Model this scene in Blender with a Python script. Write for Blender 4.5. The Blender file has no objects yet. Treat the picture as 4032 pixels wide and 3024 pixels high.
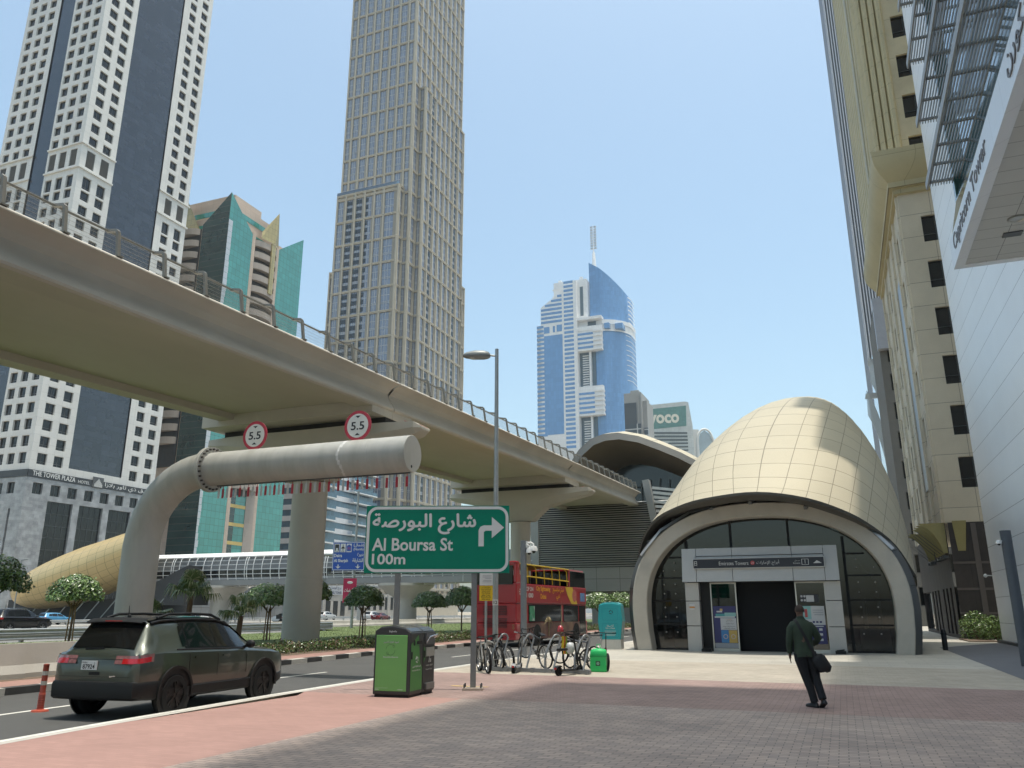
import bpy, bmesh, math, random, unicodedata
from mathutils import Vector, Matrix, Euler
random.seed(7)
R = math.radians
scene = bpy.context.scene
COL = scene.collection
# ------------------------------------------------------------------ camera
cam = bpy.data.cameras.new('camera'); CAM = bpy.data.objects.new('camera', cam); COL.objects.link(CAM)
CAM.location = (0, 0, 1.65); CAM.rotation_euler = (R(90 + 15.84), 0, 0)
cam.sensor_fit = 'HORIZONTAL'; cam.sensor_width = 36; cam.lens = 28.125
cam.clip_start = .1; cam.clip_end = 8000
scene.camera = CAM
# ------------------------------------------------------------------ light
HAZE_DENSITY = .00016
SUN_EL, SUN_AZ = 83.0, 111.7
world = bpy.data.worlds.new('World'); scene.world = world; world.use_nodes = True
nt = world.node_tree
bg = nt.nodes['Background']; sky = nt.nodes.new('ShaderNodeTexSky'); sky.sky_type = 'NISHITA'; sky.sun_disc = False
sky.sun_elevation = R(SUN_EL); sky.sun_rotation = R(SUN_AZ)
sky.altitude = 0; sky.air_density = 1.0; sky.dust_density = 3.2; sky.ozone_density = .6
wb = nt.nodes.new('ShaderNodeMix'); wb.data_type = 'RGBA'; wb.blend_type = 'MULTIPLY'; wb.inputs[0].default_value = 1; wb.inputs[7].default_value = (.92, 1, .90, 1)  # the camera's white balance
nt.links.new(sky.outputs[0], wb.inputs[6]); nt.links.new(wb.outputs[2], bg.inputs[0]); bg.inputs[1].default_value = .15
sl = bpy.data.lights.new('sun', 'SUN'); sl.energy = 2.1; sl.angle = R(.53); sl.color = (1, .95, .87)
SUN = bpy.data.objects.new('sun', sl); COL.objects.link(SUN)
sd = Vector((math.sin(R(SUN_AZ)) * math.cos(R(SUN_EL)), math.cos(R(SUN_AZ)) * math.cos(R(SUN_EL)), math.sin(R(SUN_EL))))
SUN.rotation_euler = sd.to_track_quat('Z', 'Y').to_euler(); SUN.location = sd * 300
vs = scene.view_settings; vs.view_transform = 'Standard'; vs.look = 'None'; vs.exposure = .84; vs.gamma = 1
scene.cycles.max_bounces = 6; scene.cycles.diffuse_bounces = 4; scene.cycles.glossy_bounces = 3
scene.cycles.transmission_bounces = 4; scene.cycles.transparent_max_bounces = 12
scene.cycles.use_adaptive_sampling = True; scene.cycles.adaptive_threshold = .02
scene.cycles.use_denoising = True
scene.cycles.volume_bounces = 0; scene.cycles.volume_step_rate = 4; scene.cycles.volume_max_steps = 64
# ------------------------------------------------------------------ city frame: n to the right of the street, t along it
DX, DY = .37, .929
ROT = math.atan2(-DX, DY)
def W(n, t, z=0): return Vector((t * DX + n * DY, t * DY - n * DX, z))
# ------------------------------------------------------------------ materials
MATS = {}
def _nodes(name):
    m = bpy.data.materials.new(name); m.use_nodes = True
    t = m.node_tree; b = t.nodes['Principled BSDF']
    return m, t, b
def c4(c): return (c[0], c[1], c[2], 1)
def M(name, col, rough=.6, metal=0, var=.08, scale=3., bump=0., bscale=None, spec=.5, coat=0, alpha=1, stretch=None, emit=0, stain=None, trans=0):
    """plain surface with noise in colour, roughness and (optionally) bump"""
    if name in MATS: return MATS[name]
    m, t, b = _nodes(name); L = t.links
    tc = t.nodes.new('ShaderNodeTexCoord'); mp = t.nodes.new('ShaderNodeMapping'); L.new(tc.outputs['Object'], mp.inputs[0])
    if stretch: mp.inputs['Scale'].default_value = stretch
    nz = t.nodes.new('ShaderNodeTexNoise'); nz.inputs['Scale'].default_value = scale; nz.inputs['Detail'].default_value = 5; nz.inputs['Roughness'].default_value = .65
    L.new(mp.outputs[0], nz.inputs['Vector'])
    mr = t.nodes.new('ShaderNodeMapRange'); mr.inputs[1].default_value = .25; mr.inputs[2].default_value = .75; mr.inputs[3].default_value = 1 - var; mr.inputs[4].default_value = 1 + var
    L.new(nz.outputs[0], mr.inputs[0])
    mx = t.nodes.new('ShaderNodeMix'); mx.data_type = 'RGBA'; mx.blend_type = 'MULTIPLY'; mx.inputs[0].default_value = 1
    mx.inputs[6].default_value = c4(col); L.new(mr.outputs[0], mx.inputs[7])
    out = mx.outputs[2]
    if stain:
        n2 = t.nodes.new('ShaderNodeTexNoise'); n2.inputs['Scale'].default_value = stain[1]; n2.inputs['Detail'].default_value = 4
        L.new(mp.outputs[0], n2.inputs['Vector'])
        r2 = t.nodes.new('ShaderNodeMapRange'); r2.inputs[1].default_value = stain[2]; r2.inputs[2].default_value = stain[2] + .2; r2.inputs[3].default_value = 0; r2.inputs[4].default_value = stain[3]
        L.new(n2.outputs[0], r2.inputs[0])
        m2 = t.nodes.new('ShaderNodeMix'); m2.data_type = 'RGBA'; L.new(r2.outputs[0], m2.inputs[0]); L.new(out, m2.inputs[6]); m2.inputs[7].default_value = c4(stain[0])
        out = m2.outputs[2]
    L.new(out, b.inputs['Base Color'])
    b.inputs['Roughness'].default_value = rough; b.inputs['Metallic'].default_value = metal
    b.inputs['Specular IOR Level'].default_value = spec; b.inputs['Coat Weight'].default_value = coat
    b.inputs['Alpha'].default_value = alpha; b.inputs['Transmission Weight'].default_value = trans
    if bump:
        bn = t.nodes.new('ShaderNodeBump'); bn.inputs['Strength'].default_value = bump; bn.inputs['Distance'].default_value = .02
        n3 = t.nodes.new('ShaderNodeTexNoise'); n3.inputs['Scale'].default_value = bscale or scale * 8; n3.inputs['Detail'].default_value = 4
        L.new(mp.outputs[0], n3.inputs['Vector']); L.new(n3.outputs[0], bn.inputs['Height']); L.new(bn.outputs[0], b.inputs['Normal'])
    if emit:
        b.inputs['Emission Color'].default_value = c4(col); b.inputs['Emission Strength'].default_value = emit
    MATS[name] = m; return m
def MW(name, col, line, bw, bh, lw=.03, rough=.6, metal=0, var=.06, offset=0., xy='wall', spec=.5, bump=.3, dirt=.12, dscale=.15, col2=None, shift=(0, 0), wob=0):
    """panelled / paved surface: real-size joints. xy: 'wall' = (x+y, z), 'floor' = (x, y)"""
    if name in MATS: return MATS[name]
    m, t, b = _nodes(name); L = t.links; N = t.nodes.new
    tc = N('ShaderNodeTexCoord'); sp = N('ShaderNodeSeparateXYZ'); L.new(tc.outputs['Object'], sp.inputs[0])
    cb = N('ShaderNodeCombineXYZ')
    if xy == 'wall':
        ad = N('ShaderNodeMath'); ad.operation = 'ADD'; L.new(sp.outputs[0], ad.inputs[0]); L.new(sp.outputs[1], ad.inputs[1])
        a1 = N('ShaderNodeMath'); a1.operation = 'ADD'; L.new(ad.outputs[0], a1.inputs[0]); a1.inputs[1].default_value = shift[0]
        a2 = N('ShaderNodeMath'); a2.operation = 'ADD'; L.new(sp.outputs[2], a2.inputs[0]); a2.inputs[1].default_value = shift[1]
        L.new(a1.outputs[0], cb.inputs[0]); L.new(a2.outputs[0], cb.inputs[1])
    elif xy == 'uv':
        pass
    else:
        L.new(sp.outputs[0], cb.inputs[0]); L.new(sp.outputs[1], cb.inputs[1])
    br = N('ShaderNodeTexBrick'); br.offset = offset; br.inputs['Scale'].default_value = 1
    L.new(cb.outputs[0] if xy != 'uv' else tc.outputs['UV'], br.inputs['Vector'])
    br.inputs['Brick Width'].default_value = bw; br.inputs['Row Height'].default_value = bh; br.inputs['Mortar Size'].default_value = lw / 2
    br.inputs['Mortar Smooth'].default_value = .2; br.inputs['Bias'].default_value = 0
    lo = tuple(x * (1 - var) for x in col); hi = tuple(x * (1 + var) for x in (col2 or col))
    br.inputs['Color1'].default_value = c4(lo); br.inputs['Color2'].default_value = c4(hi); br.inputs['Mortar'].default_value = c4(line)
    nz = N('ShaderNodeTexNoise'); nz.inputs['Scale'].default_value = dscale; nz.inputs['Detail'].default_value = 6; nz.inputs['Roughness'].default_value = .65
    L.new(tc.outputs['Object'], nz.inputs['Vector'])
    mr = N('ShaderNodeMapRange'); mr.inputs[1].default_value = .3; mr.inputs[2].default_value = .7; mr.inputs[3].default_value = 1 - dirt; mr.inputs[4].default_value = 1 + dirt
    L.new(nz.outputs[0], mr.inputs[0])
    mx = N('ShaderNodeMix'); mx.data_type = 'RGBA'; mx.blend_type = 'MULTIPLY'; mx.inputs[0].default_value = 1
    L.new(br.outputs['Color'], mx.inputs[6]); L.new(mr.outputs[0], mx.inputs[7]); L.new(mx.outputs[2], b.inputs['Base Color'])
    b.inputs['Roughness'].default_value = rough; b.inputs['Metallic'].default_value = metal; b.inputs['Specular IOR Level'].default_value = spec
    last = None
    if bump:
        bn = N('ShaderNodeBump'); bn.inputs['Strength'].default_value = bump; bn.inputs['Distance'].default_value = .01; bn.invert = True
        L.new(br.outputs['Fac'], bn.inputs['Height']); last = bn
    if wob:
        b2 = N('ShaderNodeBump'); b2.inputs['Strength'].default_value = wob; b2.inputs['Distance'].default_value = .05
        n4 = N('ShaderNodeTexNoise'); n4.inputs['Scale'].default_value = .5; n4.inputs['Detail'].default_value = 1
        L.new(tc.outputs['Object'], n4.inputs['Vector']); L.new(n4.outputs[0], b2.inputs['Height'])
        if last: L.new(last.outputs[0], b2.inputs['Normal'])
        last = b2
    if last: L.new(last.outputs[0], b.inputs['Normal'])
    MATS[name] = m; return m
def glass(name, col, rough=.05, spec=1., ior=1.8, wob=0.):
    """tinted window glass seen by day: dark body under a mirror-like coat"""
    if name in MATS: return MATS[name]
    m = M(name, col, rough, 0, .12, .35, spec=spec)
    b = m.node_tree.nodes['Principled BSDF']; b.inputs['IOR'].default_value = ior
    if wob:
        t = m.node_tree; bn = t.nodes.new('ShaderNodeBump'); bn.inputs['Strength'].default_value = wob; bn.inputs['Distance'].default_value = .05
        n = t.nodes.new('ShaderNodeTexNoise'); n.inputs['Scale'].default_value = .6; n.inputs['Detail'].default_value = 1
        tc = t.nodes.new('ShaderNodeTexCoord'); t.links.new(tc.outputs['Object'], n.inputs['Vector'])
        t.links.new(n.outputs[0], bn.inputs['Height']); t.links.new(bn.outputs[0], b.inputs['Normal'])
    return m
def clear(name, col, alpha, rough=.03):
    """see-through pane"""
    if name in MATS: return MATS[name]
    m, t, b = _nodes(name); L = t.links
    tr = t.nodes.new('ShaderNodeBsdfTransparent'); tr.inputs[0].default_value = c4(col)
    gl = t.nodes.new('ShaderNodeBsdfGlossy'); gl.inputs['Roughness'].default_value = rough; gl.inputs[0].default_value = (1, 1, 1, 1)
    fr = t.nodes.new('ShaderNodeFresnel'); fr.inputs[0].default_value = 1.5
    ma = t.nodes.new('ShaderNodeMath'); ma.operation = 'MULTIPLY_ADD'; ma.inputs[1].default_value = 1.; ma.inputs[2].default_value = alpha; ma.use_clamp = True
    L.new(fr.outputs[0], ma.inputs[0])
    mx = t.nodes.new('ShaderNodeMixShader'); L.new(ma.outputs[0], mx.inputs[0]); L.new(tr.outputs[0], mx.inputs[1]); L.new(gl.outputs[0], mx.inputs[2])
    L.new(mx.outputs[0], t.nodes['Material Output'].inputs[0]); MATS[name] = m; return m
# ------------------------------------------------------------------ mesh builder
class MB:
    def __init__(s): s.v = []; s.f = []; s.m = []; s.xf = None; s.cur = 0
    def add(s, vs, fs, m=None):
        o = len(s.v)
        s.v += [s.xf @ Vector(p) if s.xf else Vector(p) for p in vs]
        for f in fs: s.f.append([o + i for i in f]); s.m.append(s.cur if m is None else m)
        return s
    def quad(s, a, b, c, d, m=None): return s.add([a, b, c, d], [(0, 1, 2, 3)], m)
    def poly(s, pts, m=None): return s.add(pts, [tuple(range(len(pts)))], m)
    def box(s, x0, x1, y0, y1, z0, z1, m=None):
        x0, x1 = min(x0, x1), max(x0, x1); y0, y1 = min(y0, y1), max(y0, y1)
        return s.add([(x0, y0, z0), (x1, y0, z0), (x1, y1, z0), (x0, y1, z0), (x0, y0, z1), (x1, y0, z1), (x1, y1, z1), (x0, y1, z1)],
                     [(0, 3, 2, 1), (4, 5, 6, 7), (0, 1, 5, 4), (1, 2, 6, 5), (2, 3, 7, 6), (3, 0, 4, 7)], m)
    def prism(s, pts, z0, z1, m=None, top=True, bot=True):
        n = len(pts); a = sum(pts[i][0] * pts[(i + 1) % n][1] - pts[(i + 1) % n][0] * pts[i][1] for i in range(n))
        if a < 0: pts = pts[::-1]
        z1s = z1 if isinstance(z1, (list, tuple)) else [z1] * n
        if a < 0 and isinstance(z1, (list, tuple)): z1s = z1s[::-1]
        fs = [(i, (i + 1) % n, n + (i + 1) % n, n + i) for i in range(n)]
        if top: fs.append(tuple(range(n, 2 * n)))
        if bot: fs.append(tuple(range(n - 1, -1, -1)))
        return s.add([(p[0], p[1], z0) for p in pts] + [(p[0], p[1], z) for p, z in zip(pts, z1s)], fs, m)
    def extr(s, pts, vec, m=None):
        """planar outline (3-D points) given thickness along vec"""
        n = len(pts); v = Vector(vec)
        vs_ = [Vector(p) for p in pts] + [Vector(p) + v for p in pts]
        return s.add(vs_, [tuple(range(n - 1, -1, -1)), tuple(range(n, 2 * n))] + [(i, (i + 1) % n, n + (i + 1) % n, n + i) for i in range(n)], m)
    def grid(s, rows, m=None, closed=False):
        nr, nc = len(rows), len(rows[0]); fs = []
        for i in range(nr - 1):
            for j in range(nc - (0 if closed else 1)):
                fs.append((i * nc + j, i * nc + (j + 1) % nc, (i + 1) * nc + (j + 1) % nc, (i + 1) * nc + j))
        return s.add([p for r in rows for p in r], fs, m)
    def tube(s, path, r, n=8, caps=True, m=None, closed=False):
        path = [Vector(p) for p in path]; k = len(path)
        rs = r if isinstance(r, (list, tuple)) else [r] * k
        tans = []
        for i in range(k):
            if closed: d = path[(i + 1) % k] - path[i - 1]
            else: d = path[min(i + 1, k - 1)] - path[max(i - 1, 0)]
            tans.append(d.normalized())
        up = Vector((0, 0, 1)) if abs(tans[0].z) < .9 else Vector((1, 0, 0))
        nrm = (up - tans[0] * up.dot(tans[0])).normalized(); rows = []
        for i in range(k):
            nrm = (nrm - tans[i] * nrm.dot(tans[i])).normalized(); bi = tans[i].cross(nrm)
            rows.append([path[i] + (nrm * math.cos(2 * math.pi * j / n) + bi * math.sin(2 * math.pi * j / n)) * rs[i] for j in range(n)])
        if closed: rows.append(rows[0])
        s.grid([r_ for r_ in rows], m, True)
        if caps and not closed:
            s.poly(rows[0][::-1], m); s.poly(rows[-1], m)
        return s
    def bar(s, a, b, w, h, m=None, up=(0, 0, 1)):
        a, b = Vector(a), Vector(b); d = (b - a).normalized(); u = Vector(up)
        if abs(d.dot(u)) > .99: u = Vector((1, 0, 0))
        x = d.cross(u).normalized(); y = x.cross(d)
        c = [(-w / 2, -h / 2), (w / 2, -h / 2), (w / 2, h / 2), (-w / 2, h / 2)]
        s.add([a + x * p + y * q for p, q in c] + [b + x * p + y * q for p, q in c], [(3, 2, 1, 0), (4, 5, 6, 7), (0, 1, 5, 4), (1, 2, 6, 5), (2, 3, 7, 6), (3, 0, 4, 7)], m)
        return s
    def lathe(s, prof, n=24, o=(0, 0, 0), m=None, axis='z', a0=0, a1=360):
        o = Vector(o); full = abs(a1 - a0) >= 359.9; k = n if full else n + 1; rows = []
        for r, z in prof:
            row = []
            for j in range(k):
                a = R(a0 + (a1 - a0) * j / n); x, y = r * math.cos(a), r * math.sin(a)
                p = {'z': (x, y, z), 'y': (x, z, -y), 'x': (z, x, y)}[axis]
                row.append(o + Vector(p))
            rows.append(row)
        return s.grid(rows, m, full)
    def disc(s, r, n=24, o=(0, 0, 0), m=None, axis='z', flip=False):
        o = Vector(o); pts = []
        for j in range(n):
            a = 2 * math.pi * j / n; x, y = r * math.cos(a), r * math.sin(a)
            pts.append(o + Vector({'z': (x, y, 0), 'y': (x, 0, -y), 'x': (0, x, y)}[axis]))
        return s.poly(pts[::-1] if flip else pts, m)
    def ball(s, c, r, n=10, k=7, m=None, sc=(1, 1, 1)):
        rows = []
        for i in range(k + 1):
            ph = math.pi * i / k
            rows.append([Vector(c) + Vector((sc[0] * r * math.sin(ph) * math.cos(2 * math.pi * j / n), sc[1] * r * math.sin(ph) * math.sin(2 * math.pi * j / n), -sc[2] * r * math.cos(ph))) for j in range(n)])
        return s.grid(rows, m, True)
    def mesh(s, name, mats, off=(0, 0, 0), smooth=None):
        me = bpy.data.meshes.new(name); o = Vector(off)
        me.from_pydata([p - o for p in s.v], [], s.f)
        for mt in (mats if isinstance(mats, (list, tuple)) else [mats]): me.materials.append(mt)
        if any(s.m): me.polygons.foreach_set('material_index', s.m)
        if smooth is not None:
            bm = bmesh.new(); bm.from_mesh(me); bmesh.ops.remove_doubles(bm, verts=bm.verts, dist=.0004)
            bmesh.ops.recalc_face_normals(bm, faces=bm.faces); bm.to_mesh(me); bm.free()
            me.polygons.foreach_set('use_smooth', [True] * len(me.polygons)); me.set_sharp_from_angle(angle=R(smooth))
        me.update(); return me
    def build(s, name, mats, parent=None, off=(0, 0, 0), smooth=None):
        o = bpy.data.objects.new(name, s.mesh(name, mats, off, smooth)); COL.objects.link(o)
        if parent: o.parent = parent
        return o
def bevel(o, w=.02, seg=2):
    b = o.modifiers.new('bevel', 'BEVEL'); b.width = w; b.segments = seg; b.limit_method = 'ANGLE'; b.angle_limit = R(40)
    return o
# ------------------------------------------------------------------ scene bookkeeping
def tag(o, label=None, cat=None, group=None, kind=None):
    for k, v in (('label', label), ('category', cat), ('group', group), ('kind', kind)):
        if v: o[k] = v
    return o
def thing(name, label, cat, loc=(0, 0, 0), rz=0, group=None):
    o = bpy.data.objects.new(name, None); COL.objects.link(o); o.location = loc; o.rotation_euler = (0, 0, rz); o.empty_display_size = .3
    return tag(o, label, cat, group)
def city(name, label, cat, n, t, group=None):
    """a thing whose parts are written in street coordinates (n, t, z)"""
    o = thing(name, label, cat, W(n, t), ROT, group); o['_n'] = n; o['_t'] = t
    return o
def P(root, name, mb, mats, smooth=None, parent=None):
    """part of a street-frame thing"""
    return mb.build(name, mats, parent or root, (root['_n'], root['_t'], 0), smooth)
def children(o): return list(o.children)
def copy_tree(o, parent=None):
    c = o.copy(); COL.objects.link(c)
    if parent: c.parent = parent
    for ch in list(o.children): copy_tree(ch, c)
    return c
def struct(name, mb, mats, smooth=None):
    return tag(mb.build(name, mats, None, (0, 0, 0), smooth), None, None, None, 'structure')
# ------------------------------------------------------------------ lettering
def arab(s):
    """shape Arabic letters into their joined forms, in reading-on-screen order"""
    noj = set('اأإآدذرزوةىءؤ'); out = []; i = 0; cs = list(s)
    def isar(c): return '\u0621' <= c <= '\u064a'
    def form(c, pre, nxt):
        nm = unicodedata.name(c)
        for f in (['MEDIAL', 'INITIAL', 'FINAL', 'ISOLATED'] if pre and nxt else ['FINAL', 'ISOLATED'] if pre else ['INITIAL', 'ISOLATED'] if nxt else ['ISOLATED']):
            try: return unicodedata.lookup(nm + ' ' + f + ' FORM')
            except KeyError: pass
        return c
    while i < len(cs):
        c = cs[i]
        if not isar(c): out.append(c); i += 1; continue
        pre = i > 0 and isar(cs[i - 1]) and cs[i - 1] not in noj
        if c == 'ل' and i + 1 < len(cs) and cs[i + 1] in 'اأإ':
            nm = {'ا': 'ALEF', 'أ': 'ALEF WITH HAMZA ABOVE', 'إ': 'ALEF WITH HAMZA BELOW'}[cs[i + 1]]
            out.append(unicodedata.lookup('ARABIC LIGATURE LAM WITH ' + nm + (' FINAL' if pre else ' ISOLATED') + ' FORM')); i += 2; continue
        nxt = i + 1 < len(cs) and isar(cs[i + 1]) and c not in noj and cs[i + 1] != 'ء'
        out.append(form(c, pre, nxt)); i += 1
    return ''.join(out[::-1])
_TXT = {}
def text_mesh(s, weight=0., res=3):
    """flat lettering as a mesh: x along the line, y up, cap height about .7, cached"""
    k = (s, weight)
    if k in _TXT: return _TXT[k]
    c = bpy.data.curves.new('lettering', 'FONT'); c.body = s; c.resolution_u = res; c.offset = weight
    o = bpy.data.objects.new('lettering', c); COL.objects.link(o)
    dg = bpy.context.evaluated_depsgraph_get(); me = bpy.data.meshes.new_from_object(o.evaluated_get(dg))
    vs_ = [v.co.copy() for v in me.vertices]; fs = [tuple(p.vertices) for p in me.polygons]
    bpy.data.objects.remove(o); bpy.data.curves.remove(c); bpy.data.meshes.remove(me)
    x0 = min(v.x for v in vs_); x1 = max(v.x for v in vs_); y0 = min(v.y for v in vs_); y1 = max(v.y for v in vs_)
    _TXT[k] = ([(v.x - x0, v.y) for v in vs_], fs, x1 - x0, y0, y1); return _TXT[k]
def letter(mb, s, o, ux, uy, h=None, w=None, m=None, align='l', weight=0., fit=None, thick=0):
    """write s on mb: o = baseline start (or centre/end), ux/uy unit directions; h = height of the whole line box or w = its width"""
    ar_ = any('\u0600' <= q <= '\u06ff' or '\ufb50' <= q <= '\ufeff' for q in s)
    pts, fs, tw, y0, y1 = text_mesh(s, 0. if ar_ else weight)
    o, ux, uy = Vector(o), Vector(ux), Vector(uy)
    sy = (h / (y1 - y0)) if h else w / tw
    sx = (w / tw) if w else sy
    dx = {'l': 0, 'c': -tw * sx / 2, 'r': -tw * sx}[align]
    vs_ = [o + ux * (x * sx + dx) + uy * ((y - y0) * sy) for x, y in pts]
    mb.add(vs_, fs, m)
    if ar_ and weight:  # joined letters are thickened by laying shifted strokes a hair apart
        nn_ = ux.cross(uy).normalized(); k_ = .0012 if sy < 2 else .006
        for q, (ex, ey) in enumerate(((1, 0), (-1, 0), (0, 1), (0, -1))):
            mb.add([v + (ux * ex * sx + uy * ey * sy) * weight * 1.2 + nn_ * k_ * (q + 1) for v in vs_], fs, m)
    if thick:
        nn = ux.cross(uy) * thick
        ed = {}
        for f in fs:
            for a, b in zip(f, f[1:] + f[:1]): ed[(a, b)] = 1
        bo = [(a, b) for a, b in ed if (b, a) not in ed]
        n0 = len(mb.v); mb.add([v - nn for v in vs_] + vs_, [(len(vs_) + b, len(vs_) + a, a, b)[::-1] for a, b in bo], m)
    return tw * sx
# ================================================================== materials
asphalt = M('asphalt', (.085, .084, .08), .9, 0, .14, .6, .5, 60, stain=((.05, .05, .05), .25, .55, .35))
asphalt_far = M('highway_asphalt', (.17, .166, .155), .9, 0, .1, .15, stretch=(1, .12, 1))
sand = M('sandy_ground', (.33, .28, .21), .95, 0, .15, .05)
pave_grey = MW('grey_pavers', (.36, .292, .258), (.15, .13, .115), .22, .11, .013, .8, var=.16, offset=.5, xy='floor', bump=.5, dirt=.2, dscale=.35, col2=(.37, .285, .24))
pave_red = MW('red_pavers', (.305, .21, .182), (.14, .10, .085), .22, .11, .012, .8, var=.12, offset=.5, xy='floor', bump=.5, dirt=.18, dscale=.4)
pave_pink = MW('pink_pavers', (.365, .215, .18), (.30, .18, .155), .22, .11, .007, .85, var=.05, offset=.5, xy='floor', bump=.2, dirt=.17, dscale=.3)
pave_beige = MW('beige_pavers', (.40, .35, .28), (.30, .26, .21), .22, .11, .008, .8, var=.1, offset=.5, xy='floor', bump=.35, dirt=.15, dscale=.4)
slabs = MW('stone_slabs', (.43, .40, .34), (.24, .22, .19), 1.2, .6, .012, .7, var=.06, offset=.5, xy='floor', bump=.3, dirt=.12, dscale=.4)
path_grey = M('grey_path', (.13, .13, .14), .85, 0, .1, .8)
kerb_white = M('kerb_concrete', (.50, .47, .42), .8, 0, .12, 2.)
kerb_black = M('kerb_dark_paint', (.06, .058, .055), .7, 0, .3, 3.)
line_white = M('road_paint', (.68, .66, .60), .7, 0, .2, 6.)
line_yellow = M('yellow_paint', (.60, .42, .12), .8, 0, .3, 8., stain=((.4, .24, .2), 6., .45, .8))
soil = M('soil', (.16, .115, .08), .95, 0, .2, 3.)
lawn_m = M('lawn_turf', (.10, .135, .04), .9, 0, .3, .5, .5, 25)
blade_m = M('grass_blades', (.12, .155, .05), .7, 0, .3, .7)
concrete = M('concrete', (.50, .465, .40), .75, 0, .09, .5, .12, 12, stain=((.36, .33, .265), .12, .5, .45))
concrete_lt = M('pale_concrete', (.46, .435, .385), .8, 0, .1, .6, .15, 14, stain=((.3, .28, .24), .4, .52, .5))
soffit_m = M('soffit_concrete', (.46, .425, .345), .75, 0, .1, .18, .1, 10, stain=((.34, .29, .18), .16, .5, .55), stretch=(1, .45, 1))
galv = M('galvanised_steel', (.36, .37, .36), .42, .75, .12, 4.)
steel = M('brushed_steel', (.50, .49, .46), .35, .85, .06, 5.)
steel_dk = M('dark_steel', (.10, .105, .105), .45, .5, .1, 4.)
alu_dk = MW('dark_cladding', (.085, .088, .088), (.03, .03, .03), 2.0, 1.1, .03, .45, .4, .06, bump=.3)
black = M('black_plastic', (.012, .012, .012), .5, 0, .2, 3., spec=.25)
rubber = M('rubber', (.014, .014, .014), .85, 0, .2, 6., spec=.2)
white = M('white_paint', (.74, .74, .72), .5, 0, .05, 3.)
red_p = M('red_paint', (.42, .025, .03), .45, 0, .1, 3.)
dark_void = M('dark_interior', (.012, .013, .014), .9, 0, .1, 1.)
chrome = M('chrome', (.75, .75, .75), .15, 1, .04, 3.)
# ================================================================== ground (street frame)
def S(name, mb, mats, smooth=None):
    o = struct(name, mb, mats, smooth); o.rotation_euler = (0, 0, ROT); return o
def flat(pts, z): return MB().poly([(p[0], p[1], z) for p in pts])
NEAR = [(-9.2, -12), (-9.7, 0), (-10.3, 6), (-10.75, 10), (-11.1, 14.5), (-11.35, 20), (-11.4, 28), (-11.4, 160)]
FAR = [(-15.6, -12), (-16.2, 0), (-16.5, 7), (-16.9, 13), (-17.5, 22), (-18.1, 30), (-18.2, 40), (-18.2, 160)]
S('ground', flat([(-1250, -250), (1250, -250), (1250, 1500), (-1250, 1500)], -.22), sand)
S('road', flat(NEAR + FAR[::-1], -.10), asphalt)
mb = MB(); mb.poly([(-128, -240, -.12), (-40, -240, -.12), (-40, 1490, -.12), (-128, 1490, -.12)])
S('highway', mb, asphalt_far)
mb = MB()
for n in (-46, -50, -55, -59, -63, -67, -96, -100, -104, -108, -112):
    for k in range(-2, 60): mb.box(n - .07, n + .07, k * 9, k * 9 + 3, -.1199, -.114)
for n in (-51.5, -86, -91, -120): mb.box(n - .08, n + .08, -60, 600, -.1199, -.114)
S('highway_marking', mb, line_white)
# kerb along the plaza and its white edge line
def strip(mb, line, off0, off1, z0, z1, m=None):
    """band following a polyline: offsets to the right, heights at either edge"""
    a, b = [], []
    for i, p in enumerate(line):
        q0 = line[max(i - 1, 0)]; q1 = line[min(i + 1, len(line) - 1)]
        d = Vector((q1[0] - q0[0], q1[1] - q0[1])).normalized(); nn = Vector((d.y, -d.x))
        a.append((p[0] + nn.x * off0, p[1] + nn.y * off0, z0)); b.append((p[0] + nn.x * off1, p[1] + nn.y * off1, z1))
    for i in range(len(line) - 1): mb.quad(a[i], b[i], b[i + 1], a[i + 1], m)
def resample(line, step):
    out = [line[0]]
    for p, q in zip(line, line[1:]):
        L = math.hypot(q[0] - p[0], q[1] - p[1]); k = max(1, int(L / step))
        for i in range(1, k + 1): out.append((p[0] + (q[0] - p[0]) * i / k, p[1] + (q[1] - p[1]) * i / k))
    return out
near = resample(NEAR, 1.); far = resample(FAR, 1.)
mb = MB(); strip(mb, near, -.02, -.02, -.12, .0); strip(mb, near, -.02, .14, .0, .004)
S('kerb', mb, line_white)
mb = MB(); strip(mb, near, .14, .3, .002, .002); S('kerb_stone', mb, kerb_white)
pl = [(p[0] + .28, p[1]) for p in NEAR]
S('pink_pavement', flat(pl[:4] + [(-10.47, 14.5), (-10.8, 15.2), (-7.1, 15.2), (-7.1, -12)], .0), pave_pink)
S('grey_pavement', flat([(-7.1, -12), (-7.1, 15.2), (30, 15.2), (30, -12)], .0), pave_grey)
S('red_pavement', flat([(-11.1, 15.2), (-11.07, 21.4), (3.6, 21.2), (30, 17.6), (30, 15.2)], .0), pave_red)
S('beige_pavement', flat([(-11.07, 21.4), (-11.1, 28.8), (30, 27.2), (30, 17.6), (3.6, 21.2)], .0), pave_beige)
S('stone_pavement', flat([(-11.1, 28.8), (-11.1, 160), (60, 160), (60, 27.2), (30, 27.2)], .0), slabs)
S('side_path', flat([(4.0, 20), (4.0, 44), (7.4, 51), (30, 51), (30, 20)], .004), path_grey)
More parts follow.
